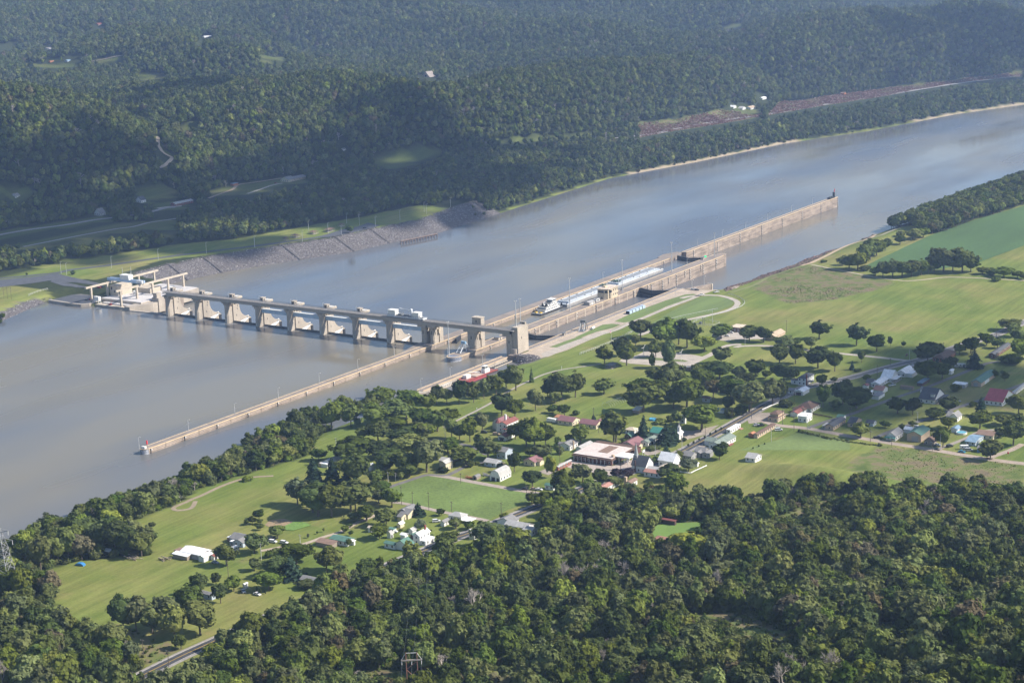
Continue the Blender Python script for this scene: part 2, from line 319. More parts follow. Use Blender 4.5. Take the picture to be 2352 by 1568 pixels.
def multi(polys): return np.any([inpoly(X, Y, p) for p in polys], axis=0)
near = X > 200
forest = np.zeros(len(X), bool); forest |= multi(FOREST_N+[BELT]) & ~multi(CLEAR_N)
FARCLEAR = []; FARPX = []                               # clearings on the far shore; a tree that would hide one is left out too
def fc(c, pts): FARCLEAR.append(GP(c, pts)); FARPX.append([px(c, u, v) for u, v in pts])
fc('R', [(-60, 470), (300, 350), (560, 285), (1050, 200), (1480, 165), (1530, 195), (1530, 260), (1200, 255), (820, 320), (560, 345), (300, 400), (-60, 480)])         # meadow between the two roads
fc('R', [(-60, 340), (0, 262), (400, 205), (800, 150), (960, 140), (960, 175), (700, 215), (400, 265), (60, 315)])      # road verge
fc('T', [(900, 1270), (1080, 1250), (1200, 1270), (1215, 1300), (1150, 1330), (1040, 1340), (930, 1310)])
fc('T', [(-60, 1270), (60, 1260), (150, 1275), (240, 1250), (130, 1350), (-60, 1330)])
fc('T', [(640, 1395), (720, 1390), (740, 1440), (640, 1450)]); fc('T', [(900, 1330), (990, 1320), (1000, 1365), (900, 1370)]); fc('T', [(1020, 1365), (1230, 1350), (1260, 1400), (1050, 1420)])
fc('T', [(1400, 1290), (1540, 1250), (1900, 1190), (2080, 1190), (2080, 1225), (1900, 1250), (1660, 1310), (1400, 1320)])
fc('T', [(1040, 890), (1080, 890), (1100, 1000), (1170, 1040), (1165, 1080), (1100, 1125), (1060, 1125), (1130, 1060), (1050, 990)])
fc('T', [(1200, 870), (1300, 805), (1350, 805), (1330, 850), (1200, 890)])
fc('T', [(150, 420), (330, 432), (530, 428), (520, 450), (350, 458), (160, 436)]); fc('T', [(600, 190), (680, 175), (700, 190), (610, 200)])
fc('T', [(600, 415), (740, 385), (840, 370), (830, 390), (620, 425)]); fc('T', [(-60, 320), (90, 288), (170, 300), (30, 345), (-60, 350)]); fc('T', [(1740, 400), (1850, 385), (1950, 390), (1920, 405), (1760, 420)])
fc('T', [(1290, 285), (1330, 270), (1370, 255), (1380, 270), (1300, 300)]); fc('T', [(1310, 428), (1380, 424), (1380, 440), (1310, 440)])
ROADCUT = [(-250, 830), (0, 812), (150, 775), (300, 742), (440, 752), (450, 770), (620, 775), (700, 690), (1100, 635), (1500, 582), (1800, 548), (2352, 478), (2352, 515), (1900, 560), (1400, 652), (1000, 715), (650, 775), (450, 812), (200, 855), (0, 885), (-250, 930)]
fc('U', ROADCUT); fc('U', [(370, 725), (530, 715), (600, 760), (450, 775)])
fc('V', [(-650*0+1150, 60), (1250, 10), (1500, -20), (1640, 0), (1560, 50), (1400, 100), (1260, 130)])
fc('U', [(-1200, 948), (-600, 905), (-250, 880), (-250, 892), (-600, 922), (-1200, 966)])
fc('U', [(300, 175), (470, 155), (470, 185), (330, 205)])
fc('T', [(930, 500), (1000, 490), (1110, 500), (1110, 535), (930, 540)])
BANK_LAWN = GP('R', [(-60, 690), (0, 665), (400, 560), (700, 505), (1060, 455), (1500, 380), (2000, 335), (2352, 315), (2352, 420), (2352, 420), (1850, 460), (1350, 520), (1000, 640), (820, 680), (400, 670)])
BANK_LAWN2 = GP('V', [(-900, 740), (-400, 690), (0, 640), (400, 570), (800, 500), (1100, 450), (1400, 385), (1500, 372), (1680, 395), (1800, 405), (1560, 470), (1400, 480), (1000, 560), (500, 640), (0, 700), (-600, 800), (-900, 850)])
PENIN = [(-420, -400), (-60, -400), (-90, -140), (-120, -60), (-150, 0), (-190, 20), (-290, 10), (-420, -60)]
CLEARPX.append([(330, 1545), (360, 1520), (470, 1462), (500, 1470), (385, 1545)]); WILD = list(FARCLEAR)
FARCLEAR += [BANK_LAWN, BANK_LAWN2, PENIN]
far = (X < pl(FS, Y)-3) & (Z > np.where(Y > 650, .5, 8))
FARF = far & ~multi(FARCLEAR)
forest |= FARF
rock = ((X < -40) & (X > -230) & (Y > 104) & (Y < 690) & (Z < 15)) | ((X < -60) & (X > -260) & (Y < 4) & (Y > -420) & (Z < 12.8))
rock |= (np.abs(X-411) < 16) & (np.abs(Y+8) < 14)
rock |= (X > 390) & (Y > 296) & (Y < 338) & (X < 420)
VERGE = GP('U', ROADCUT); brush = multi([MEADOW, ROUGH_E, RIVERSHRUB, MEADOW_G, VERGE]+CLEAR_N[1:])
sand = (X < 300) & (Y > 960) & (Z < 2.2) & (fbm(X, Y, 120, 2, 31) > -.09)
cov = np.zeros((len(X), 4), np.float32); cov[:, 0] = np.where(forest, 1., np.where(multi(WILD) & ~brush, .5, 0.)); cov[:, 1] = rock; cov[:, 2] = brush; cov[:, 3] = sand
ca = gm.color_attributes.new('cover', 'FLOAT_COLOR', 'POINT'); ca.data.foreach_set('color', cov.ravel())
def ground_mat():
    m = bpy.data.materials.new('ground'); m.use_nodes = True; t = m.node_tree; b = t.nodes['Principled BSDF']; b.inputs['Roughness'].default_value = .95; b.inputs['Specular IOR Level'].default_value = .1
    ge = t.nodes.new('ShaderNodeNewGeometry'); at_ = t.nodes.new('ShaderNodeAttribute'); at_.attribute_name = 'cover'; sc = t.nodes.new('ShaderNodeSeparateColor'); t.links.new(at_.outputs['Color'], sc.inputs[0])
    def noise(s, d=4, st=None):
        n = t.nodes.new('ShaderNodeTexNoise'); n.inputs['Scale'].default_value = s; n.inputs['Detail'].default_value = d; n.inputs['Roughness'].default_value = .62
        if st:
            mp = t.nodes.new('ShaderNodeMapping'); mp.inputs['Scale'].default_value = st; mp.inputs['Rotation'].default_value = (0, 0, .2); t.links.new(ge.outputs['Position'], mp.inputs[0]); t.links.new(mp.outputs[0], n.inputs['Vector'])
        else: t.links.new(ge.outputs['Position'], n.inputs['Vector'])
        return n.outputs['Fac']
    def ramp(f, *st):
        r = t.nodes.new('ShaderNodeValToRGB'); e = r.color_ramp.elements
        while len(e) < len(st): e.new(.5)
        for k, (p, c) in enumerate(st): e[k].position = p; e[k].color = (*c, 1)
        t.links.new(f, r.inputs[0]); return r.outputs[0]
    def mix(f, a, c, mode='MIX'):
        x = t.nodes.new('ShaderNodeMix'); x.data_type = 'RGBA'; x.blend_type = mode
        if hasattr(f, 'links'): t.links.new(f, x.inputs[0])
        else: x.inputs[0].default_value = f
        t.links.new(a, x.inputs[6]); t.links.new(c, x.inputs[7]); return x.outputs[2]
    grass = ramp(noise(.011, 5), (.3, (.125, .175, .04)), (.46, (.165, .2, .05)), (.58, (.205, .212, .066)), (.74, (.235, .2, .085)))
    grass = mix(.75, grass, ramp(noise(.07, 5, (1, .25, 1)), (.35, (.75, .8, .7)), (.65, (1.2, 1.15, 1.2))), 'MULTIPLY')
    grass = mix(.55, grass, ramp(noise(.33, 2, (1, .035, 1)), (.4, (.8, .82, .76)), (.6, (1.15, 1.14, 1.12))), 'MULTIPLY')
    grass = mix(ramp(noise(.028, 6), (.6, (0, 0, 0)), (.72, (.55, .55, .55))), grass, ramp(noise(.5, 2), (.3, (.27, .2, .1)), (.7, (.3, .24, .13))))
    grass = mix(.6, grass, ramp(noise(.9, 3), (.3, (.75, .78, .7)), (.7, (1.2, 1.18, 1.15))), 'MULTIPLY')
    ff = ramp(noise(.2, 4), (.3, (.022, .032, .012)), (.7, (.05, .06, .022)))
    rk = ramp(noise(.8, 5), (.3, (.08, .072, .072)), (.52, (.14, .128, .125)), (.7, (.22, .205, .2)))
    br = ramp(noise(.09, 6), (.32, (.085, .12, .03)), (.47, (.14, .165, .05)), (.56, (.2, .165, .09)), (.7, (.15, .12, .08)))
    sd = ramp(noise(.15, 4), (.3, (.3, .24, .16)), (.7, (.42, .35, .25)))
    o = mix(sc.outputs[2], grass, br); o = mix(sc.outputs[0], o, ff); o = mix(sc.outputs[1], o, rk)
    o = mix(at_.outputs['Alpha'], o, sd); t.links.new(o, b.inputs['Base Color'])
    return m
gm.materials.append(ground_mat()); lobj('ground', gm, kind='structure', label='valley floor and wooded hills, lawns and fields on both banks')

# ------------------------------------------------------------------ water
def water_mat(name, base):
    m = bpy.data.materials.new(name); m.use_nodes = True; t = m.node_tree; b = t.nodes['Principled BSDF']
    b.inputs['Base Color'].default_value = (*base, 1); b.inputs['Roughness'].default_value = .08; b.inputs['IOR'].default_value = 1.33; b.inputs['Specular IOR Level'].default_value = .5
    ge = t.nodes.new('ShaderNodeNewGeometry')
    def nz(s, d, st):
        mp = t.nodes.new('ShaderNodeMapping'); mp.inputs['Scale'].default_value = st; t.links.new(ge.outputs['Position'], mp.inputs[0]); n = t.nodes.new('ShaderNodeTexNoise'); n.inputs['Scale'].default_value = s; n.inputs['Detail'].default_value = d; t.links.new(mp.outputs[0], n.inputs['Vector']); return n.outputs['Fac']
    a = nz(.5, 2, (1, .5, 1)); c = nz(.005, 4, (1.8, .45, 1)); e = nz(.0035, 3, (1.5, .6, 1))
    r = t.nodes.new('ShaderNodeMapRange'); r.inputs[1].default_value = .36; r.inputs[2].default_value = .64; r.inputs[3].default_value = .08; r.inputs[4].default_value = .30; t.links.new(c, r.inputs[0]); t.links.new(r.outputs[0], b.inputs['Roughness'])
    bp = t.nodes.new('ShaderNodeBump'); bp.inputs['Strength'].default_value = .05; bp.inputs['Distance'].default_value = .2; t.links.new(a, bp.inputs['Height']); t.links.new(bp.outputs[0], b.inputs['Normal'])
    r2 = t.nodes.new('ShaderNodeMapRange'); r2.inputs[1].default_value = .38; r2.inputs[2].default_value = .62; t.links.new(e, r2.inputs[0])
    mx = t.nodes.new('ShaderNodeMix'); mx.data_type = 'RGBA'; mx.inputs[6].default_value = (base[0]*.72, base[1]*.82, base[2]*1.12, 1); mx.inputs[7].default_value = (base[0]*1.3, base[1]*1.18, base[2]*1., 1); t.links.new(r2.outputs[0], mx.inputs[0]); t.links.new(mx.outputs[2], b.inputs['Base Color'])
    return m
WATER = water_mat('river_water', (.148, .146, .128))
def flat(name, poly, z, mat, **kw):
    me = bpy.data.meshes.new(name); me.from_pydata([(x, y, z) for x, y in poly], [], [tuple(range(len(poly)))]); me.materials.append(mat); return lobj(name, me, **kw)
flat('upper_pool_water', [(-440, -1490), (470, -1490), (470, -3), (394.2, -3), (394.2, 70.6), (359.8, 70.6), (359.8, 6), (347.6, 6), (347.6, 449), (314.4, 449), (314.4, 6), (-44, 6), (-44, 2), (-440, 2)], POOL_UP, WATER, kind='structure', label='murky green upper pool of the river')
flat('aux_lock_water', [(359.8, 70.7), (394.2, 70.7), (394.2, 284), (359.8, 284)], LOCKW, WATER, kind='structure', label='still green water inside the smaller lock chamber')
flat('lower_river_water', [(-420, 7), (520, 7), (520, 1400), (1400, 4300), (2400, 7400), (1200, 7400), (-420, 3200)], POOL_LOW, WATER, kind='structure', label='wide blue grey lower river below the dam')
flat('creek_water', [tuple(at(x, y, 15.2)[:2]) for x, y in [(-20, 1535), (60, 1545), (75, 1600), (-20, 1600)]], 15.2, water_mat('creek_water', (.10, .075, .045)), kind='structure', label='muddy brown creek at the lower left corner')

# ------------------------------------------------------------------ roads, paths and paved yards
ASPH = M('asphalt', (.062, .062, .066), .9, .2, .3, 2); ASPH2 = M('old_asphalt', (.16, .15, .14), .9, .16, .2, 1.5); GRAV = M('gravel', (.33, .28, .23), .95, .18, .3, 2.5)
CONC = M('concrete_paving', (.42, .37, .31), .9, .14, .15, 1.5); DIRT = M('dirt', (.34, .26, .18), .95, .2, .3, 2); YEL = M('yellow_paint', (.55, .36, .06), .8, .1); WHITE = M('white_paint', (.75, .74, .7), .6, .06, .5)
LOTGREY = M('dark_lot_asphalt', (.085, .09, .1), .9, .15, .2, 1.5)
def road(name, c, pts, w, mat, label, lift=.1, **kw): return strip(name, GP(c, pts), w, mat, lift, kind='structure', label=label, **kw)
MAIN = [(592, -700), (592, -618), (594, -583), (602, -500), (614, -410)]+[tuple(G('Z', x, y)[:2]) for x, y in [(1060, 1230), (1100, 1216), (1230, 1165), (1395, 1100), (1450, 1083), (1560, 1040), (1690, 970), (1760, 930), (1830, 896), (1875, 884), (1950, 868), (2023, 848), (2072, 835), (2120, 824), (2191, 799), (2286, 769), (2340, 745), (2420, 712)]]
strip('shoulder', MAIN, 10.5, M('shoulder_gravel', (.3, .27, .24), .95, .15), .07, kind='structure', label='pale gravel shoulder along the main road')
strip('main_road', MAIN[:13], 7., ASPH, .14, kind='structure', label='fresh dark asphalt main road through the town')
strip('main_road', MAIN[12:], 7., ASPH2, .14, kind='structure', label='older grey asphalt main road at the right of town')
strip('center_line', MAIN[:13], .35, YEL, .2, kind='structure', label='yellow centre line of the main road')
for s in (-3.3, 3.3): strip('edge_line', MAIN, .22, WHITE, .2, off=s, kind='structure', label='white edge line of the main road')
road('side_street', 'C', [(-130, 1010), (0, 1060), (330, 1097), (700, 1166), (1000, 1217), (1500, 1297), (2000, 1382), (2400, 1432)], 6.5, M('tan_road', (.36, .29, .23), .95, .12, .2, 1.5), 'tan side street along the edge of the rough meadow')
road('side_street', 'C', [(310, 1092), (400, 1058), (480, 1030), (700, 965), (900, 890), (1150, 800), (1420, 710), (1700, 600), (2000, 480), (2120, 465)], 4.2, ASPH2, 'narrow grey street behind the town houses')
road('side_street', 'C', [(940, 1190), (1080, 1125), (1320, 1042), (1450, 1000), (1730, 895), (1930, 830), (2100, 765), (2400, 655)], 4.2, ASPH2, 'grey street past the red roofed house')
road('side_street', 'C', [(1520, 1300), (1560, 1282), (1800, 1190), (1950, 1120), (2120, 1105)], 3.6, M('gravel_lane', (.3, .26, .22), .95), 'gravel lane past the pool yard')
road('side_street', 'C', [(2010, 1384), (2080, 1350), (2230, 1298), (2340, 1240)], 4.5, M('tan_road', (1, 1, 1)), 'short tan street at the right edge of town')
road('access_drive', 'C', [(1320, 458), (1230, 453), (1000, 425), (600, 385), (270, 350), (120, 325), (-20, 318), (-150, 312), (-330, 318), (-370, 330)], 5.2, CONC, 'pale drive from the main road to the lock offices')
road('access_drive', 'B', [(1330, 300), (1250, 303), (1180, 318), (1050, 390), (900, 462), (800, 505), (690, 505)], 6., CONC, 'pale drive down to the visitor parking lot')
road('park_walk', 'A', [(410, 725), (540, 660), (690, 585), (860, 495), (1000, 402), (1100, 345), (1210, 293), (1350, 230), (1520, 185), (1720, 155), (1890, 130)], 2.4, M('walk_concrete', (.36, .32, .27), .9), 'paved walk along the riverside park')
road('side_street', 'E', [(-90*0+300, 300), (420, 252), (620, 185), (790, 130), (900, 130), (1030, 128), (1150, 65), (1240, 30), (1310, 0), (1400, 0)], 4., ASPH2, 'grey lane bending past the cream house')
road('side_street', 'E', [(850, 128), (1030, 152), (1250, 195), (1500, 240), (1750, 285), (2025, 330), (2090, 345)], 5., M('pink_gravel', (.36, .3, .25), .95), 'gravel lane along the top of the square lawn')
road('side_street', 'E', [(440, 408), (540, 422), (670, 447), (900, 500), (1100, 540), (1290, 575), (1440, 607)], 4., M('pink_gravel', (1, 1, 1)), 'gravel lane along the bottom of the square lawn')
road('side_street', 'A', [(200, 880), (330, 838), (430, 850), (560, 880), (700, 912), (760, 950), (820, 985)], 4., ASPH2, 'shaded lane behind the park trees')
road('farm_track', 'F', [(1160, 790), (1300, 765), (1430, 738), (1600, 722), (1800, 650), (2000, 590), (2120, 520), (2230, 470), (2400, 400)], 3.4, M('track', (.4, .33, .25), .95), 'pale farm track to the grey roofed farmhouse')
road('dirt_path', 'F', [(1290, 8), (1150, 14), (1000, 32), (850, 75), (700, 135), (540, 212), (440, 250), (370, 285), (260, 330), (245, 352), (290, 368), (400, 355), (450, 325), (475, 270)], 3., M('path_dirt', (.3, .24, .17), .95), 'worn dirt path looping across the long field')
road('bank_path', 'K', [(-420, 1110), (-200, 1040), (0, 945), (150, 895), (260, 857)], 3.4, M('mown_strip', (.2, .21, .08), .95), 'mown strip along the top of the lower bank')
road('bank_path', 'K', [(250, 858), (340, 830), (420, 795), (500, 757), (600, 705), (700, 660), (800, 628), (900, 597), (950, 560), (985, 540)], (5.5, 4.), M('path_tan', (.5, .38, .25), .95), 'wide tan dirt path along the lower bank')
road('bank_path', 'K', [(900, 597), (1000, 570), (1100, 528), (1220, 484)], 3.2, M('path_grey', (.36, .33, .24), .95), 'grey track running into the tree belt')
road('bank_path', 'K', [(340, 845), (450, 868), (700, 918), (1000, 974), (1150, 992), (1250, 1000), (1400, 990), (1600, 967), (1800, 968), (2000, 977), (2400, 1000)], 3.4, M('path_grey2', (.42, .36, .25), .95), 'pale farm road between the meadow and the bean field')
ESP = M('esplanade_concrete', (.44, .36, .28), .9, .15, .12, 1.2)
def yard(name, c, pts, mat, label, lift=.09, **kw): return sheet(name, [tuple(p[:2]) for p in GP(c, pts)], mat, lift=lift, kind='structure', label=label, **kw)
flatz = [(402, 2), (424, -6), (430, 30), (428, 80), (425, 140), (424, 200), (430, 250), (432, 300), (448, 318), (446, 330), (430, 332), (415, 312), (402, 296)]
sheet('lock_esplanade', flatz, ESP, lift=.05, kind='structure', label='tan concrete esplanade along the smaller lock')
yard('paved_strip', 'Q', [(620, 1090), (650, 1080), (900, 985), (1180, 885), (1290, 880), (1130, 945), (900, 1030), (690, 1122), (640, 1122)], CONC, 'broad pale concrete strip between the lock lawns', .14)
road('loop_road', 'Q', [(1200, 905), (1320, 870), (1470, 800), (1600, 750), (1800, 665), (2000, 590), (2110, 545)], 5., CONC, 'pale concrete road between the striped lawns', .12)
road('loop_road', 'L', [(60, 455), (120, 438), (200, 430), (300, 425), (400, 428), (480, 442), (560, 470), (590, 500), (560, 540), (480, 575), (380, 600), (240, 630), (0, 685), (-160, 740), (-330, 800)], 5.5, CONC, 'pale loop road curving round the lock lawn', .12)
road('cross_walk', 'Q', [(1310, 795), (1400, 805), (1480, 800)], 4, ESP, 'tan cross walk joining the esplanade and the road', .1)
yard('parking_lot', 'B', [(350, 400), (430, 362), (560, 365), (700, 375), (900, 400), (960, 415), (880, 470), (800, 512), (690, 510), (480, 495), (280, 480), (180, 460), (200, 440)], CONC, 'pale visitor parking lot among the park trees', .13)
yard('grass_island', 'B', [(330, 428), (440, 415), (600, 432), (780, 445), (830, 457), (800, 465), (600, 455), (420, 440)], M('island_grass', (.15, .18, .06), .95), 'grass island in the visitor parking lot', .2)
yard('store_yard', 'D', [(780, 600), (905, 560), (940, 575), (1290, 620), (1480, 560), (1500, 500), (1570, 520), (1640, 545), (1480, 640), (1280, 705), (1150, 690), (900, 640)], M('yard_concrete', (.42, .35, .3), .9), 'pale forecourt round the country store')
yard('church_lot', 'D', [(1930, 285), (2050, 290), (2200, 255), (2300, 232), (2180, 320), (2000, 370), (1950, 375)], GRAV, 'gravel church parking lot beside the main road')
yard('gravel_lot', 'B', [(1380, 985), (1500, 940), (1590, 940), (1700, 935), (1780, 955), (1590, 1020), (1480, 1035), (1400, 1045)], GRAV, 'gravel lot in front of the tan two level shop')
yard('driveway', 'D', [(1560, 480), (1640, 440), (1760, 480), (1700, 510), (1620, 520)], GRAV, 'concrete driveway beside the maroon roofed house')
yard('driveway', 'D', [(2000, 430), (2080, 415), (2230, 445), (2200, 462), (2060, 455)], GRAV, 'pale driveway beside the long green roofed house')
yard('yard', 'B', [(1060, 250), (1180, 190), (1330, 185), (1560, 215), (1560, 250), (1240, 255), (1210, 275)], CONC, 'paved work yard at the lock offices')
yard('driveway', 'D', [(590, 675), (680, 640), (770, 670), (690, 705)], GRAV, 'gravel driveway beside the brick garage')
yard('vegetable_garden', 'F', [(1200, 520), (1250, 470), (1400, 452), (1520, 490), (1440, 525), (1250, 540)], M('garden_soil', (.3, .22, .13), .95), 'bare tan garden plot near the farmhouse')
yard('corn_patch', 'F', [(1390, 540), (1500, 490), (1620, 495), (1690, 525), (1500, 580), (1420, 575)], M('corn', (.14, .24, .05), .95, .3, 1.), 'green corn patch beside the bare garden plot', .3)
yard('crop_field', 'K', [(835, 868), (1000, 787), (1450, 578), (1900, 422), (2352, 292), (2500, 248), (2500, 600), (2352, 668), (1910, 832), (1500, 895), (1000, 905)], M('beans', (.065, .125, .036), .95, .14, .03, .35, stretch=(1, .25, 1)), 'smooth dark green bean field behind the tree row', .25)
yard('square_lawn', 'E', [(430, 258), (620, 190), (800, 138), (1020, 160), (1500, 250), (2010, 338), (1880, 410), (1640, 500), (1440, 600), (1100, 530), (680, 445), (520, 405)], M('lawn', (.145, .205, .05), .95, .2, .03, .5), 'bright mown square lawn between the lanes', .05)
yard('lawn', 'B', [(1300, 1294), (1700, 1190), (1900, 1120), (2352, 1205), (2352, 1294)], M('lawn2', (.15, .2, .06), .95, .12, .02, .4), 'broad mown lawn south of the side street', .05)
yard('lawn', 'M', [(742, 445), (900, 428), (1140, 420), (1060, 515), (960, 540), (720, 560)], M('lawn3', (.14, .23, .05), .95, .12, .03), 'bright green clearing in front of the red barn', .05)
yard('lawn', 'Q', [(1310, 790), (1500, 700), (1800, 590), (1980, 535), (2060, 530), (2095, 545), (2000, 580), (1800, 650), (1570, 745), (1480, 790), (1400, 800)], M('striped_lawn', (.14, .19, .055), .95, .16, .12, .8, stretch=(1.2, .06, 1)), 'striped lawn beside the lock esplanade', .09)
yard('lawn', 'L', [(-170, 660), (30, 540), (200, 455), (300, 436), (400, 440), (500, 460), (560, 490), (530, 520), (400, 575), (200, 620), (0, 660), (-140, 720), (-330, 790), (-380, 780)], M('striped_lawn', (1, 1, 1)), 'large striped lawn inside the loop road', .09)
yard('lawn', 'Q', [(700, 1030), (820, 985), (950, 940), (1020, 940), (960, 975), (800, 1035)], M('striped_lawn', (1, 1, 1)), 'narrow striped lawn beside the concrete strip', .09)
yard('lawn', 'Q', [(940, 938), (1200, 820), (1290, 810), (1370, 820), (1300, 850), (1150, 885), (1000, 940)], M('striped_lawn', (1, 1, 1)), 'pointed striped lawn near the esplanade', .09)
# far shore paving
road('highway', 'R', [(-200, 345), (0, 298), (250, 255), (550, 212), (800, 175), (950, 155), (1180, 122), (1260, 108), (1420, 70), (1500, 60)], 9, M('pale_asphalt', (.3, .28, .27), .9), 'grey highway on the far shore', .2)
road('railway_bed', 'R', [(200, 400), (500, 340), (750, 292), (1000, 250), (1140, 228), (1280, 190), (1480, 162), (1600, 140)], 5, M('ballast', (.33, .31, .3), .95), 'pale railway bed below the highway on the far shore', .2)
road('highway', 'U', [(-420, 935), (-150, 905), (0, 872), (150, 845), (400, 803), (700, 762), (1000, 708), (1200, 678), (1400, 645), (1750, 588), (2000, 552), (2352, 508)], 12, M('pale_asphalt', (1, 1, 1)), 'pale highway along the foot of the right hand hill', .5)
road('hill_road', 'T', [(1080, 905), (1062, 945), (1072, 995), (1105, 1022), (1145, 1045), (1158, 1062), (1145, 1085), (1105, 1110), (1070, 1125)], 5, M('track', (1, 1, 1)), 'winding pale track in a clearing on the far hill', .6)
road('driveway', 'T', [(1662, 1305), (1740, 1275), (1830, 1248), (1900, 1232)], 5, CONC, 'concrete drive up to the long far shore house', .3)
road('driveway', 'T', [(1400, 1335), (1470, 1310), (1560, 1275), (1600, 1245), (1700, 1225), (1900, 1200)], 5, DIRT, 'dirt track past the orange shed on the far shore', .3)
road('hill_road', 'T', [(600, 415), (740, 390), (830, 372)], 6, GRAV, 'pale track crossing the upper far field', .6)
road('driveway', 'T', [(1060, 1400), (1140, 1393), (1220, 1388)], 8, CONC, 'concrete lot beside the brick building on the far shore', .3)
PL = [tuple(at(*px('R', u, v), 15.4)[:2]) for u, v in [(-60, 690), (0, 680), (250, 655), (500, 628), (620, 600), (900, 565), (1300, 505), (1750, 445), (2170, 395), (2352, 372)]]+[tuple(at(*px('V', u, v), 15.4)[:2]) for u, v in [(0, 690), (400, 640), (700, 600), (830, 578), (960, 540), (1050, 518)]]
for yg in (178, 226, 322, 390, 450): strip('gutter', [(pl(FS, yg)+3, yg-2), (pl(FS, yg)-16, yg), (pl(FS, yg)-33, yg+1)], 1.6, M('gutter_rock', (.09, .083, .082), .95, .2, .6), 1.1, kind='structure', label='dark drainage gutter down the stone bank')
strip('bank_road', PL, 7.5, LOTGREY, .15, kind='structure', label='dark asphalt road on top of the stone bank')
yard('parking_lot', 'V', [(790, 590), (870, 565), (1040, 520), (1130, 492), (1210, 505), (1160, 530), (1000, 560), (880, 590)], LOTGREY, 'dark parking lot beside the picnic shelters', .22)
yard('parking_lot', 'R', [(-60, 690), (110, 672), (300, 655), (500, 630), (560, 650), (520, 690), (420, 690), (300, 710), (130, 730), (-60, 760)], LOTGREY, 'dark asphalt apron above the powerhouse', .22)
yard('access_ramp', 'R', [(500, 650), (560, 648), (700, 680), (860, 715), (860, 735), (640, 705), (560, 705), (800, 755), (850, 765), (700, 752), (540, 735), (430, 700)], LOTGREY, 'dark ramp down to the powerhouse yard', .26)
# ------------------------------------------------------------------ dam
CON = M('concrete', (.42, .365, .3), .9, .14, .12, 1.1, stretch=(1, 1, .35)); CON2 = M('pale_concrete', (.5, .43, .34), .9, .1, .2, 1.5); COND = M('stained_concrete', (.285, .23, .185), .9, .34, .18, 1.4, stretch=(.4, .4, 1.6))
COPE = M('coping', (.66, .5, .31), .85, .1, .3); DARK = M('dark_recess', (.03, .03, .03), .9, .2); STEEL = M('grey_steel', (.2, .21, .22), .55, .15, .5, metal=.3); BSTEEL = M('blue_grey_steel', (.5, .64, .8), .5, .1, .3)
WSTEEL = M('white_steel', (.72, .73, .74), .5, .08, .4); BLACK = M('black_steel', (.025, .027, .03), .6, .3, .5); GLASS = M('window_glass', (.025, .035, .045), .12, .3, .2, spec=.6); RED = M('red_paint', (.5, .05, .04), .6, .1); POLE = M('galvanised_pole', (.55, .55, .54), .5, .1)
WALLDECK = M('wall_top_concrete', (.27, .225, .19), .9, .16, .1, .9)
def lamp_pole(h, arm=2., name='lamp_post', heads=1):
    r = empty(name, (0, 0, 0)); MB().cone((0, 0, 0), (0, 0, h), .2 if heads == 1 else .42, .15 if heads == 1 else .25, 6).build('pole', POLE, r)
    if heads == 1:
        MB().cone((0, 0, h), (arm*.8, .0, h+.3), .07, .07, 4).build('arm', POLE, r); MB().ball((arm, 0, h+.15), (.5, .28, .2)).build('lamp_head', WHITE, r)
    else:
        MB().ball((0, 0, h), (.8, .8, .18), 0, 8).build('lamp_ring', STEEL, r)
        for k in range(heads):
            a = 2*math.pi*k/heads; MB().ball((.95*math.cos(a), .95*math.sin(a), h-.25), (.42, .42, .32)).build('lamp_head', WHITE, r)
    return r
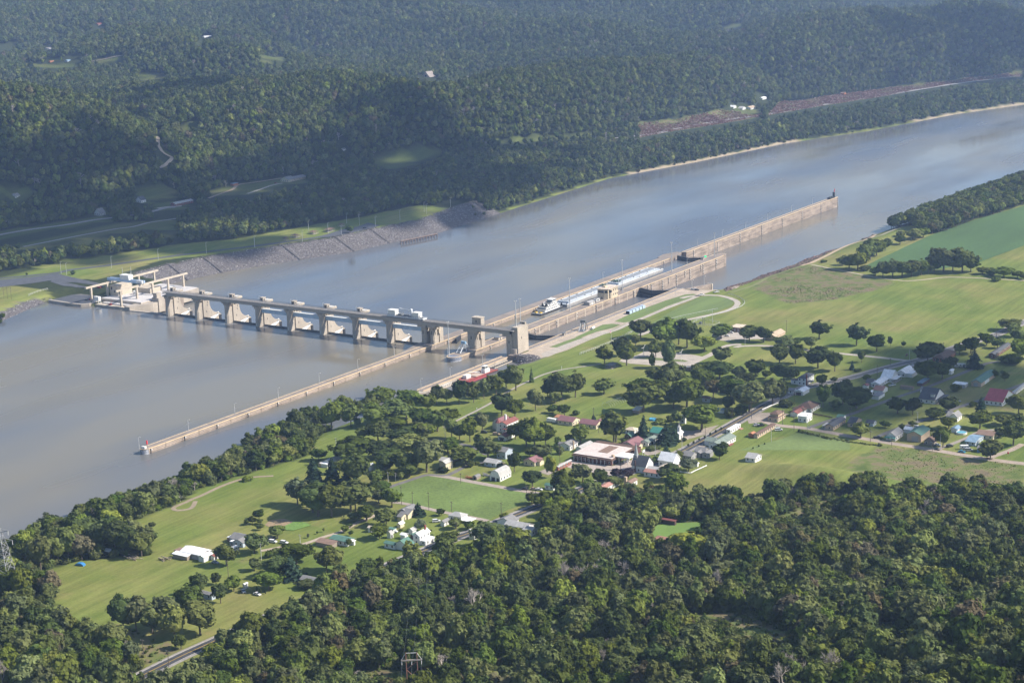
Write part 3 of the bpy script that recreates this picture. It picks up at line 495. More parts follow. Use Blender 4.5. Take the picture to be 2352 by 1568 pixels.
def make_pier():
    r = empty('dam_pier', (0, 0, 0))
    m = MB(); m.xprism([(8, -7), (32, -7), (32, 8.2), (30, 9.6), (28.5, 10.6), (26, 11), (23, 12), (20, 14.3), (18, 17), (16.8, 21), (16.6, 29.6), (8, 29.6)], -2.45, 2.45)
    b = m.build('pier_body', CON, r)
    MB().xprism([(4.4, -7), (8.05, -7), (8.05, 24), (4.4, 24)], -1.5, 1.5).build('slot_wall', CON, r)
    MB().prism([(-1.3, 0), (1.3, 0), (2.45, 1.4), (2.45, 4.6), (-2.45, 4.6), (-2.45, 1.4)], -7, 16).prism([(-1.3, .3), (1.3, .3), (2.1, 1.4), (2.1, 4.4), (-2.1, 4.4), (-2.1, 1.4)], 16, 25.6).build('bridge_column', CON, r)
    MB().xprism([(-.2, 28.7), (-.2, 27.2), (.2, 25.6), (6.4, 25.6), (6.8, 27.2), (6.8, 28.7)], -2.3, 2.3).xprism([(-.2, 28.7), (-.2, 27.6), (6.8, 27.6), (6.8, 28.7)], -4.2, 4.2).build('bridge_corbel', CON, r)
    MB().box(-3.6, 3.6, 5.6, 20.5, 29.6, 31.4).build('hoist_platform', CON2, r); MB().box(-3.2, 3.2, 12.8, 20.2, 31.4, 31.75).build('roof_slab', M('pale_slab', (.62, .58, .52), .8, .08), r)
    h = MB().box(-1.9, 1.9, 8.6, 12.4, 31.7, 34.6).box(-2.2, 2.2, 8.3, 12.7, 34.6, 34.9).build('hoist_house', CON, r)
    MB().box(1.9, 1.95, 9.6, 11, 32.4, 33.6).build('window', GLASS, h); MB().box(-.8, .8, 8.55, 8.6, 31.8, 33.8).build('door', DARK, h)
    rl = MB()
    for y in (6, 20.2):
        rl.box(-3.5, 3.5, y-.05, y+.05, 32.4, 32.5)
        for k in range(5): rl.box(-3.5+k*1.72, -3.38+k*1.72, y-.05, y+.05, 31.4, 32.5)
    for x in (-3.5, 3.4): rl.box(x, x+.1, 6, 20.2, 32.4, 32.5)
    for x in (-3.5, 3.4):
        for k in range(8): rl.box(x, x+.1, 6+k*2, 6.12+k*2, 31.4, 32.5)
    rl.build('railing', STEEL, r)
    for (y, z) in ((13.6, 20.5), (14.3, 23.2), (12.2, 14.5)): MB().box(2.45, 2.5, y-.35, y+.35, z-.9, z+.9).build('slit_window', DARK, r)
    MB().box(2.45, 3.1, 9.5, 15.5, 25.8, 27.6).build('sheave_box', BLACK, r); MB().box(-3.1, -2.45, 9.5, 15.5, 25.8, 27.6).build('sheave_box', BLACK, r)
    MB().box(-2.5, 2.5, 25.6, 28.2, 7.8, 10.2).cone((-3.0, 26.9, 9.1), (3.0, 26.9, 9.1), .8, .8, 8).build('trunnion', STEEL, r)
    MB().box(2.45, 2.95, 28.6, 31.6, 1.5, 8).build('stoplog_slot', DARK, r)
    MB().box(-.25, .25, -.06, 0, 9.5, 12.6).build('gauge_board', WHITE, r)
    MB().cone((-1.6, 7, 31.4), (-1.6, 7, 36.6), .1, .08, 5).cone((-1.6, 7, 36.6), (-.4, 7, 36.8), .06, .06, 4).ball((-.3, 7, 36.6), (.35, .25, .2)).build('lamp_post', POLE, r)
    MB().ball((-1.2, 30, 9.9), (.6, .6, .4)).build('winch', WHITE, r); MB().box(.4, 1.2, 28.8, 30.2, 9.8, 10.9).build('control_box', WHITE, r)
    return r
PIERX = [37.85*i for i in range(8)]
WHICH = ['first', 'second', 'third', 'fourth', 'fifth', 'sixth', 'seventh', 'eighth', 'ninth', 'tenth', 'eleventh', 'twelfth', 'thirteenth', 'fourteenth', 'fifteenth', 'sixteenth', 'seventeenth', 'eighteenth', 'nineteenth', 'twentieth']
p0 = make_pier(); tag(p0, 'tan concrete gate pier nearest the powerhouse with hoist house on top', 'dam pier', 'gate piers of the dam')
for i in range(1, 8): dup(p0, (PIERX[i], 0, 0), label=f'tan concrete gate pier with hoist house, {WHICH[i]} one from the powerhouse', cat='dam pier', group='gate piers of the dam')
# radial gates
def make_gate():
    r = empty('tainter_gate', (0, 0, 0)); L = 37.85-4.9; m = MB(); n = 8; ax, az, R = 26.9, 9.1, 19.
    P = [(ax-R*math.cos(a), az+R*math.sin(a)) for a in [math.radians(-38+k*(39.5/n)) for k in range(n+1)]]
    P2 = [(y+.5, z) for y, z in P[::-1]]; m.xprism(P+P2, 2.5, 2.5+L-.1); m.build('skin_plate', M('gate_steel', (.16, .15, .13), .6, .2), r)
    for x in (3.4, 2.5+L-1.2):
        a = MB()
        for k in (3, 5, 6): a.cone((x, ax, az), (x, P[k][0]+.6, P[k][1]), .45, .75, 4)
        q = [P[k] for k in (3, 5, 6)]
        a.xprism([(ax-.5, az-.5), (ax-.5, az+.5), (q[2][0]+.6, q[2][1]-.2), (q[0][0]+.6, q[0][1])], x-.12, x+.12).build('gate_arm', WSTEEL, r)
    MB().box(2.5, 2.5+L-.1, P[-1][0]-.1, P[-1][0]+.8, P[-1][1]-.05, P[-1][1]+.25).build('gate_crest', BLACK, r)
    return r
g0 = make_gate(); tag(g0, 'closed radial gate between the two piers nearest the powerhouse', 'dam gate', 'radial gates of the dam')
for i in range(1, 8): dup(g0, (PIERX[i], 0, 0), label=f'closed radial gate with white arms, {WHICH[i]} one from the powerhouse', cat='dam gate', group='radial gates of the dam')
# bulkheads hanging between the piers
for k, i in enumerate(range(3, 8)):
    r = empty('bulkhead', (PIERX[i]+2.2, 5.2, 0), label=['blue grey bulkhead beam hanging in the fourth bay from the powerhouse', 'blue grey bulkhead beam hanging in the fifth bay from the powerhouse', 'blue grey bulkhead beam hanging in the sixth bay from the powerhouse', 'blue grey bulkhead beam hanging in the seventh bay from the powerhouse', 'blue grey bulkhead beam under the white bridge crane'][k], cat='bulkhead', group='bulkheads hanging between the piers')
    MB().box(0, 33.3, 0, .25, 21.8, 25.0).build('face_plate', BSTEEL, r); MB().box(-.0, 33.3, -.15, 2.6, 25.0, 25.3).box(0, 33.3, -.15, 2.6, 21.5, 21.8).build('flange', WSTEEL, r)
    m = MB()
    for q in range(12): m.box(q*2.9+.4, q*2.9+.6, .25, 2.2, 21.8, 25.0)
    m.build('stiffener', BSTEEL, r)
# service bridge
br = empty('service_bridge', (0, 0, 0), label='long tan service bridge running along the tops of the dam piers', cat='bridge')
SUP = PIERX+[304, 353., 392.5]
for a, b in zip(SUP[:-1], SUP[1:]):
    for y in (.1, 5.4): MB().box(a+.04, b-.04, y, y+1.1, 28.75, 31.6).box(a+.04, b-.04, y-.2, y+1.3, 31.2, 31.6).build('girder', M('bridge_concrete', (.4, .36, .31), .9, .1, .1, 1), br)
MB().box(-3.4, 397, -.4, 7.1, 31.62, 32.2).build('deck', M('bridge_deck', (.34, .31, .28), .9, .1), br)
for y in (-.3, 6.85):
    m = MB()
    for k in range(200): m.box(-3.3+k*2, -3.2+k*2, y, y+.12, 32.2, 33.4)
    for z in (32.7, 33.05, 33.35): m.box(-3.3, 396.9, y+.02, y+.1, z, z+.09)
    m.build('railing', STEEL, br)
for y in (1.2, 5.3): MB().box(-3, 396, y, y+.25, 32.2, 32.4).build('crane_rail', STEEL, br)
# bridge piers on the lock walls
def lock_pier(x0, x1, label, tower=None, z0=WALL, side=1):
    r = empty('bridge_pier', (0, 0, 0), label=label, cat='bridge pier', group='bridge piers on the lock walls'); xm = (x0+x1)/2
    MB().prism([(x0+1, 1.2), (x1-1, 1.2), (x1, 2.4), (x1, 6.4), (x0, 6.4), (x0, 2.4)], z0-4, 28.2).build('column', CON, r)
    MB().box(x0-2.6, x1+2.6, .0, 6.8, 26.8, 28.7).build('bridge_corbel', CON, r)
    MB().box(x0+.8, x1-.8, 6.3, 10.2, z0-4, 27).build('web_wall', CON, r)
    MB().prism([(x0, 10), (x1, 10), (x1, 15.4), (x0, 15.4)], z0-4, tower or 28.6).build('rear_column', CON, r)
    MB().box(x1, x1+1.2, 7.6, 10.4, 20.5, 24.6).box(x1-.9, x1+.1, 7.6, 10.4, 20.5, 24.6).build('stair_balcony', CON2, r)
    MB().box(xm-.4, xm+.4, 1.15, 1.2, 20.5, 23.4).box(x1, x1+.05, 3.6, 4.3, 20, 22.6).build('slit_window', DARK, r)
    MB().cone((x1-1.4, 2.6, z0-4), (x1-1.4, 2.6, z0+3.6), 1.9, 1.9, 12).build('nose', CON, r)
    return r
lock_pier(300.2, 305.4, 'tan bridge pier at the end of the gates beside the river wall'); lock_pier(309.4, 314.0, 'tan bridge pier standing on the river wall of the main lock')
t = lock_pier(348.6, 357.6, 'tan bridge pier with a tall elevator tower on the middle wall', 37.4)
MB().box(349.9, 356, 9.95, 10, 30, 30.8).box(352.4, 353.2, 9.9, 10, 33.2, 35.4).build('tower_window', DARK, t); MB().box(348.2, 358, 9.6, 15.8, 37.4, 37.8).build('tower_cap', CON2, t); MB().ball((353, 12.6, 38.6), .45).build('beacon', WHITE, t)
r = empty('bridge_pier', (0, 0, 0), label='massive tan bridge pier on the land wall at the end of the bridge', cat='bridge pier', group='bridge piers on the lock walls')
MB().prism([(388.6, 1.4), (394, 1.4), (394, 6.6), (388.6, 6.6)], 8, 28.2).build('column', CON, r); MB().box(385.6, 394, 0, 6.8, 26.6, 28.7).build('bridge_corbel', CON, r)
MB().box(394, 399.4, 2.6, 19, 8, 34.6).box(392.4, 397.8, 17, 19, 8, 36.4).build('end_wall', CON, r); MB().cone((396, 2.6, 8), (396, 2.6, 16.5), 2.6, 2.6, 14).build('nose', CON, r)
MB().box(391.0, 391.8, 1.35, 1.4, 20.5, 23).box(399.4, 399.45, 8, 8.8, 24, 26).box(395, 397, 16.95, 17, 34.7, 36).build('slit_window', DARK, r)
def mast(x, y, z, h, label):
    r = lamp_pole(h, name='light_mast', heads=4); r.location = (x, y, z); tag(r, label, 'light mast', 'tall light masts of the locks')
# bridge crane
r = empty('bridge_crane', (284, 3.4, 32.4), label='white crane with two cabins standing on the service bridge', cat='crane')
MB().box(-19, 20, -3.2, -2.5, .2, 1.5).box(-19, 20, 2.5, 3.2, .2, 1.5).box(-19, -17, -3, 3, .2, 1.2).box(18, 20, -3, 3, .2, 1.2).build('frame', WSTEEL, r)
MB().box(-18, -10.5, -2.6, 2.6, 1.5, 6.).box(-18.3, -10.2, -2.9, 2.9, 6, 6.3).build('machine_house', WHITE, r); MB().box(8.5, 15, -2.6, 2.6, 1.5, 5.8).box(8.2, 15.3, -2.9, 2.9, 5.8, 6.1).build('machine_house', WHITE, r)
MB().cone((5.6, 0, 1.5), (5.6, 0, 7.4), 1.2, 1.0, 8).ball((5.6, 0, 7.4), 1.3).build('mast', WSTEEL, r); MB().bar((5.6, 0, 6.4), (-7, 0, 8.2), .55).bar((5.6, 0, 7.2), (-7, 0, 8.2), .25).build('jib', WSTEEL, r)
MB().box(-10, 6, -1.5, 1.5, 1.5, 2.3).box(-8, -4, -1.8, 1.8, 2.3, 3.4).box(-2, 3, -1.2, 1.2, 2.3, 3.1).cone((16, -2, 1.5), (16, -2, 4), .4, .4).build('winch', STEEL, r)
m = MB()
for x in range(-18, 20, 2): m.box(x, x+.1, -3.15, -3.05, 1.5, 2.6)
m.box(-18, 20, -3.15, -3.05, 2.5, 2.6).build('railing', STEEL, r)
for x in (-18, -14, 14, 18):
    for y in (-2.8, 2.8): MB().cone((x, y-.2, -.1), (x, y+.2, -.1), .4, .4, 8).build('wheel', BLACK, r)

# ------------------------------------------------------------------ lock walls
def wall(name, label, runs, zlow, z=WALL, cope=(True, True), face=COND, grp=None, rail=None):
    """runs: list of (x0, x1, y0, y1, step): one block per step, each a separate monolith with an open joint"""
    r = empty(name, (0, 0, 0), label=label, cat='lock wall', group=grp)
    for (x0, x1, y0, y1, st) in runs:
        n = max(1, round((y1-y0)/st)); d = (y1-y0)/n
        for k in range(n):
            a, b = y0+k*d+.12, y0+(k+1)*d-.12
            o = MB().box(x0, x1, a, b, zlow, z-.5).box(x0+.25 if cope[0] else x0, x1-.25 if cope[1] else x1, a, b, z-.5, z).build('wall_block', [face], r)
            MB().box(x0+.26, x1-.26, a, b, z+.002, z+.05).build('wall_top', WALLDECK, o)
            c = MB()
            if cope[0]: c.box(x0-.12, x0+.62, a, b, z-.35, z+.16)
            if cope[1]: c.box(x1-.62, x1+.12, a, b, z-.35, z+.16)
            c.build('coping', COPE, o)
            f = MB()
            for xf, sg in ((x1, 1), (x0, -1)):
                if not cope[1 if sg > 0 else 0]: continue
                for zz in ((zlow+2.6, 6.5, 9.9) if zlow < 0 else (9.9, 11.)): f.box(min(xf, xf+sg*.14), max(xf, xf+sg*.14), a+.3, b-.3, zz, zz+.28)
            f.build('rubbing_strip', M('armour_strip', (.5, .4, .32), .8, .1), o)
    return r
def joint_marks(r, x, sg, ys, z0, z1):
    for y in ys: MB().box(min(x, x+sg*.2), max(x, x+sg*.2), y-.5, y+.5, z0, z1).build('ladder_recess', DARK, r); m = MB(); [m.box(min(x, x+sg*.25), max(x, x+sg*.25), y+.7, y+1.5, z1-1.4-k*2.6, z1-.5-k*2.6) for k in range(max(1, int((z1-z0)/2.6)))]; m.build('mooring_pin', WHITE, r)
uw = wall('upper_guide_wall', 'long low upper guide wall reaching into the upper pool', [(307.6, 314.5, -344, -4, 17.)], 4, face=COND, rail=1)
joint_marks(uw, 314.5, 1, [-342+k*34 for k in range(10)], 8.6, 12)
# rounded striped head of the guide wall
def head(parent, cx, cy, rad, z, n=14, stripes=True, sy=1.):
    pts = [(cx+rad*math.cos(a), cy+sy*rad*math.sin(a)) for a in [math.pi+k*math.pi/n for k in range(n+1)]]
    MB().prism(pts, 4, z-.02).build('rounded_head', M('head_grey', (.2, .22, .27), .8), parent)
    m = MB()
    for a, b in zip(pts[:-1], pts[1:]): m.add([(a[0]*1, a[1], z-.3), (b[0], b[1], z-.3), (b[0], b[1], z+.2), (a[0], a[1], z+.2), (a[0]+(cx-a[0])*.15, a[1]+(cy-a[1])*.15, z+.2), (b[0]+(cx-b[0])*.15, b[1]+(cy-b[1])*.15, z+.2)], [(0, 1, 2, 3), (3, 2, 5, 4)])
    m.build('coping', COPE, parent)
    m = MB(); N = 26; o = .06
    for k in range(N):
        a0 = math.pi*(1+(k+.1)/N); a1 = math.pi*(1+(k+.6)/N); sh = -1.5*math.pi/N if k < N/2 else 1.5*math.pi/N; R = rad+o
        m.add([(cx+R*math.cos(a0+sh*1.4), cy+sy*R*math.sin(a0+sh*1.4), 8.55), (cx+R*math.cos(a1+sh*1.4), cy+sy*R*math.sin(a1+sh*1.4), 8.55), (cx+R*math.cos(a1-sh), cy+sy*R*math.sin(a1-sh), z-.4), (cx+R*math.cos(a0-sh), cy+sy*R*math.sin(a0-sh), z-.4)], [(0, 1, 2, 3)])
    m.build('hazard_stripe', M('stripe_white', (.62, .62, .64), .7), parent)
head(uw, 311.05, -344, 3.45, WALL)
MB().box(309.2, 312.6, -345.6, -343.8, WALL+.05, WALL+1.5).build('sign_board', WHITE, uw)
rr = empty('river_marker', (310.8, -341.4, WALL), label='red marker drum on a post at the head of the upper guide wall', cat='channel marker'); MB().cone((0, 0, 0), (0, 0, 2.4), .12, .12).build('post', STEEL, rr); MB().cone((0, 0, 2.2), (0, 0, 4.8), .55, .55, 10).build('marker', M('bright_red', (.8, .05, .06), .5), rr)
m = MB()
for k in range(112): m.box(308, 308.1, -342+k*3, -341.9+k*3, WALL, WALL+1.1)
m.box(308, 308.08, -342, -6, WALL+1.0, WALL+1.1); m.build('railing', STEEL, uw)
def xwall_fill(parent, poly, z0, z1, mat, name='wall_block'): return MB().prism(poly, z0, z1).build(name, mat, parent)
rw = wall('river_wall', 'river wall of the main lock with the towboat alongside', [(302.5, 314.5, 15.6, 432, 18.1)], -5, cope=(False, True))
xwall_fill(rw, [(307.5, -42), (307.5, -3.9), (314.4, -3.9), (314.4, 15.5), (299, 15.5), (299, -4)], 4, WALL-.03, WALLDECK)
MB().box(314.4, 314.62, -4, 15.5, WALL-.3, WALL+.16).build('coping', COPE, rw)
joint_marks(rw, 314.5, 1, [20+k*36.2 for k in range(12)], 8.6, 12)
xwall_fill(rw, [(299.5, 432.2), (312, 432.2), (312, 449), (309, 470), (303, 470), (296.5, 450)], -5, WALL-.02, WALLDECK); xwall_fill(rw, [(312.02, 432.2), (314.5, 432.2), (314.5, 436), (312.02, 436)], -5, WALL, COND)
lw = wall('lower_guide_wall', 'tall lower guide wall reaching far into the lower river', [(308.6, 314.5, 470.2, 890, 17.5)], -5)
joint_marks(lw, 314.5, 1, [487+k*58 for k in range(7)]+[888], 0.3, 11.8)
mw = wall('middle_wall', 'middle wall between the main and the smaller lock with control house', [(347.5, 360, 15.6, 470, 18.)], -5)
xwall_fill(mw, [(348, 470.2), (360, 470.2), (360, 474), (357, 481), (353, 482), (349, 478)], -5, WALL-.02, COND)
xwall_fill(mw, [(347.5, -24), (360, -24), (360, 15.5), (347.5, 15.5)], 4, WALL-.02, COND); MB().box(347.8, 359.7, -24, 15.5, WALL, WALL+.05).build('wall_top', WALLDECK, mw)
MB().box(359.4, 360.12, -24, 15.5, WALL-.35, WALL+.16).box(347.4, 348.1, -24, 15.5, WALL-.35, WALL+.16).build('coping', COPE, mw); head(mw, 353.75, -24, 6.25, WALL, sy=1.5)
joint_marks(mw, 360, 1, [19+k*36 for k in range(13)], 5.2, 11.8); joint_marks(mw, 360, 1, [300+k*30 for k in range(6)], .4, 11.8)
# shallow panels on the chamber face of the middle wall
for k in range(13):
    y = 82+k*16; MB().box(360, 360.22, y, y+1.2, 5, 12).build('wall_pilaster', CON2, mw)
ld = wall('land_wall', 'land wall of the smaller lock with railings along the esplanade', [(394, 402, 15.6, 296, 17.5)], -5)
xwall_fill(ld, [(394, -5), (402, -5), (402, 15.5), (394, 15.5)], 4, WALL-.02, COND)
m = MB()
for k in range(95): m.box(401.4, 401.5, 16+k*3, 16.1+k*3, WALL, WALL+1.1)
for z in (.55, 1.05): m.box(401.4, 401.5, 16, 296, WALL+z, WALL+z+.08)
m.build('railing', POLE, ld)
gw = wall('guard_wall', 'low concrete guard wall beside the moored work boats', [(388, 394, -126, -5.2, 20)], 4, z=10.6, face=CON)
xwall_fill(gw, [(389, -131), (394, -133), (397, -126.2), (388, -126.2)], 4, 10.4, CON)
wg = empty('wing_wall', (0, 0, 0), label='sloping concrete wing wall at the lower end of the land wall', cat='lock wall')
MB().add([(402, 296.2, -4), (402, 296.2, 12.3), (409, 335, 10.5), (409, 335, -4), (406, 296.2, -4), (406, 296.2, 12.3), (413, 334, 10.5), (413, 334, -4)], [(0, 3, 2, 1), (4, 5, 6, 7), (1, 2, 6, 5), (2, 3, 7, 6), (0, 1, 5, 4)]).build('wall_slab', COND, wg)
MB().add([(398, 297, 11.8), (402, 297, 11.8), (409, 334, 10.4), (404, 334, 1), (396, 312, 1)], [(0, 1, 2, 3, 4)]).build('slope_slab', CON, wg); MB().box(408, 413.5, 334, 336, -3, 11).build('end_buttress', CON2, wg)
for i, (x, y) in enumerate([(308.6, -347+k*49.7) for k in range(7)]):
    if i == 0: L0 = lamp_pole(8.6, 1.6); L0.location = (x, y, WALL)
    tag(L0 if i == 0 else dup(L0, (x, y, WALL)), f'slim lamp post on the upper guide wall, {WHICH[i]} from its striped head', 'lamp post', 'lamp posts on the upper guide wall')
for i, y in enumerate((507, 568, 629, 689, 757, 821)): dup(L0, (309.4, y, WALL), label=f'slim lamp post on the lower guide wall, {WHICH[5-i]} from its far end', cat='lamp post', group='lamp posts on the lower guide wall')
for i, (x, y) in enumerate(((389.2, -122), (389.2, -82), (389.2, -36))): dup(L0, (x, y, 10.6), label=f'slim lamp post on the guard wall, {WHICH[i]} from its left end', cat='lamp post', group='lamp posts on the guard wall')
for x, y, l in [(391.5, 1, 'slim lamp post at the foot of the bridge end pier'), (352.5, -33, 'slim lamp post beside the tall mast on the striped nose'), (353, 398, 'slim lamp post on the middle wall near the far gate'), (352, 452, 'slim lamp post near the end of the middle wall, left one'), (353.5, 466, 'slim lamp post near the end of the middle wall, right one'), (407, 270, 'slim lamp post beside the smaller lock lower gate'), (409, 300, 'slim lamp post on the wing wall'), (411, 322, 'slim lamp post at the end of the wing wall'), (309, 300, 'slim lamp post on the river wall behind the barges')]:
    dup(L0, (x, y, WALL), label=l, cat='lamp post', group='lamp posts on the lock walls')
for x, y, z, h, l in [(351, -29, WALL, 29.7, 'tall light mast on the striped nose of the middle wall'), (394.6, 8, 32.2, 24, 'tall light mast rising from the end of the service bridge'), (344*0+349.5, 84, WALL, 27.1, 'tall light mast on the middle wall beside the towboat'), (352, 165, WALL, 30.8, 'tall light mast on the middle wall before the control house'), (354, 260, WALL, 31.3, 'tall light mast on the middle wall behind the control house'), (353, 364, WALL, 31.3, 'tall light mast on the middle wall near the far lock gate'), (355, 457, WALL, 26, 'tall light mast near the far end of the middle wall')]: mast(x, y, z, h, l)
# mitre gates
def mitre(name, label, x0, x1, y, apex, z0, zt, opened=None):
    r = empty(name, (0, 0, 0), label=label, cat='lock gate', group='mitre gates of the locks'); xm = (x0+x1)/2
    for (a, b) in (((x0, y), (xm-.05, y+apex)), ((x1, y), (xm+.05, y+apex))):
        if opened: b = (a[0]+opened[0]*(1 if a[0] < xm else -1), a[1]+opened[1])
        d = Vector((b[0]-a[0], b[1]-a[1], 0)); n = Vector((-d.y, d.x, 0)).normalized()*.75
        V = [(a[0]+n.x*s, a[1]+n.y*s, z) for z in (z0, zt) for s in (-1, 1)]+[(b[0]+n.x*s, b[1]+n.y*s, z) for z in (z0, zt) for s in (-1, 1)]
        F = [(0, 4, 6, 2), (1, 3, 7, 5), (2, 6, 7, 3), (0, 2, 3, 1), (4, 5, 7, 6)]
        o = MB().add(V, F).build('gate_leaf', BLACK, r)
        k = MB(); 
        for s in (-.9, .9):
            for j in range(12): q = Vector((a[0], a[1], 0))+d*(j/11.); k.box(q.x+n.x*s-.05, q.x+n.x*s+.05, q.y+n.y*s-.05, q.y+n.y*s+.05, zt, zt+1.1)
            A = Vector((a[0], a[1], zt+1.05))+n*s; B = Vector((b[0], b[1], zt+1.05))+n*s; k.bar(A, B, .1)
        k.build('walkway_railing', STEEL, o)
        q = MB()
        for j in range(4):
            zz = z0+(zt-z0)*(j+.5)/4; A = Vector((a[0], a[1], zz)); B = Vector((b[0], b[1], zz)); nn = n.normalized()*.8
            if nn.y > 0: nn = -nn
            q.bar(A+nn, B+nn, .4)
        q.build('girder', STEEL, o)
    return r
mitre('lock_gate', 'black upper mitre gate of the smaller lock, closed', 360, 394, 73, -7.5, -3, 12.3); mitre('lock_gate', 'black lower mitre gate of the smaller lock, closed', 360, 394, 284, -7.5, -3, 12.3)
mitre('lock_gate', 'black lower mitre gate of the main lock, closed at the far end', 314.5, 347.5, 450, -8, -3, 12.3)
mitre('lock_gate', 'black upper mitre gate of the main lock, swung half open', 314.5, 347.5, 40, -8, 4, 12.3, opened=(6, -15.5))
r = empty('signal_light', (349, 448, WALL), label='bright green signal box at the main lock lower gate', cat='signal light'); MB().cone((0, 0, 0), (0, 0, 1.2), .1, .1).build('post', STEEL, r)
gl = bpy.data.materials.new('green_lamp'); gl.use_nodes = True; gb = gl.node_tree.nodes['Principled BSDF']; gb.inputs['Base Color'].default_value = (.02, .5, .2, 1); gb.inputs['Emission Color'].default_value = (.02, .9, .35, 1); gb.inputs['Emission Strength'].default_value = .7
MB().box(-1.1, 1.1, -.6, -.2, 1, 2.8).build('lamp_box', gl, r)
# control house
r = empty('control_house', (353.5, 231, WALL), label='cream two storey control house with rounded bay on the middle wall', cat='control house')
CRM = M('cream_wall', (.56, .47, .34), .85, .08, .4)
MB().prism([(-5.2, -9), (2, -9), (5.2, -7), (5.2, 12), (-5.2, 12)], 0, 9.4).build('wall', CRM, r); MB().prism([(-5.8, -9.8), (2.2, -9.8), (6., -7.4), (6., 12.6), (-5.8, 12.6)], 9.4, 10.0).build('roof', M('tan_roof', (.6, .5, .4), .8), r)
MB().box(-3, 0, -3, 1, 10, 11.6).build('roof_hatch', CRM, r); MB().cone((5.2, -3.4, 0), (5.2, -3.4, 9.3), 1.9, 1.9, 14).build('bay', CRM, r)
for y in (-.5, 3, 6.5, 9.8):
    for z in (2, 6.4): MB().box(5.2, 5.26, y, y+1.2, z, z+1.7).build('window', GLASS, r)
MB().box(-4.4, 1.6, -9.06, -9, 6, 8.2).build('window', GLASS, r); MB().add([(2.6, -8.7, 6), (5.0, -7.2, 6), (5.0, -7.2, 8.2), (2.6, -8.7, 8.2)], [(0, 1, 2, 3)]).build('window', GLASS, r); MB().cone((5.22, -3.4, 6), (5.22, -3.4, 8.2), 1.95, 1.95, 14).build('bay_window', GLASS, r); MB().box(-1, .2, -9.05, -9, 0, 2.2).build('door', DARK, r)
r = empty('store_shed', (354, 197, WALL), label='low grey shed on the middle wall before the control house', cat='shed'); MB().box(-3, 3, -5, 5, 0, 2.6).build('wall', M('grey_wall', (.42, .4, .36), .85), r); MB().yprism([(-3.4, 2.6), (3.4, 2.6), (0, 3.6)], -5.3, 5.3).build('roof', M('grey_roof', (.36, .35, .34), .8), r)
MB().box(3, 3.05, -1, 1, 0, 2.2).build('door', WHITE, r)
r = empty('generator_box', (353.6, 211, WALL), label='white ribbed equipment box beside the control house', cat='equipment box'); MB().box(-1.6, 1.6, -3, 3, .3, 2.8).build('housing', WHITE, r); MB().box(-1.2, 1.2, -2, 2, 2.8, 3.2).build('vent', STEEL, r); MB().box(1.6, 1.65, -2, 2, .8, 2.4).build('louvre', STEEL, r)
for i, (x, y, w, l) in enumerate([(354.5, 40, 5, 'low tan machinery box behind the elevator tower pier'), (350, 268, 2.4, 'small dark machinery box beside the control house'), (347.8+2, 440, 3, 'small tan machinery box at the far lock gate'), (399, 77, 2.6, 'grey machinery box by the smaller lock upper gate')]):
    r = empty('machinery_box', (x, y, WALL), label=l, cat='machinery box'); MB().box(-w/2, w/2, -w*.6, w*.6, 0, 2.2).build('housing', CON2, r); MB().box(-w/2-.2, w/2+.2, -w*.6-.2, w*.6+.2, 2.2, 2.4).build('roof', STEEL, r); MB().box(w/2, w/2+.04, -.5, .5, .1, 1.8).build('door', DARK, r)
# stack of bulkhead sections on the esplanade, storage tank, derrick
for i in range(5):
    r = empty('stoplog', (408.4, 176+i*6.2, WALL+.05), .0, label=f'blue grey steel stop log on the esplanade, {WHICH[i]} from the left', cat='stop log', group='stop logs stored on the esplanade'); MB().box(-1.9, 1.9, -2.4, 2.4, .3, 2.9).build('body', BSTEEL, r); m = MB(); [m.box(-2.05, 2.05, -2.4+k*1.55, -2.2+k*1.55, .2, 3.) for k in range(4)]; m.build('rib', WSTEEL, r)
r = empty('storage_tank', (410, 108, WALL+.05), math.radians(10), label='white horizontal tank beside the lock derrick', cat='tank'); MB().cone((0, -2.6, 1.2), (0, 2.6, 1.2), 1.1, 1.1, 12).ball((0, -2.6, 1.2), (1.1, .5, 1.1), 0, 10).ball((0, 2.6, 1.2), (1.1, .5, 1.1), 0, 10).build('tank', WHITE, r); MB().box(-.9, .9, -2, -1.6, 0, .5).box(-.9, .9, 1.6, 2, 0, .5).build('cradle', STEEL, r)
def derrick(x, y, z, rz, mat, label):
    r = empty('stiffleg_derrick', (x, y, z), rz, label=label, cat='derrick')
    for s in (-1, 1): MB().bar((s*2.2, -4.5, .2), (s*1.5, 2.5, 7.4), .7).build('leg', mat, r); MB().bar((s*2.2, 3.5, .2), (s*1.5, 2.6, 7.4), .8).build('strut', mat, r)
    MB().box(-2.4, 2.4, 1.8, 3.4, 6.8, 9).build('head_frame', M('blue_paint', (.25, .4, .55), .5) if mat is WSTEEL else mat, r); MB().bar((1.4, 2.6, 9), (2.6, 6, 4), .6).bar((2.6, 6, 4), (2.8, 6.8, .2), .5).build('boom', mat, r); MB().box(-2.8, 2.8, -5, 4, 0, .4).build('base', STEEL, r); return r
derrick(352.5, -12.5, WALL, math.radians(-8), WSTEEL, 'white steel derrick standing on the striped middle wall nose'); derrick(404.5, 99, WALL, math.radians(15), STEEL, 'grey steel derrick standing on the esplanade edge')
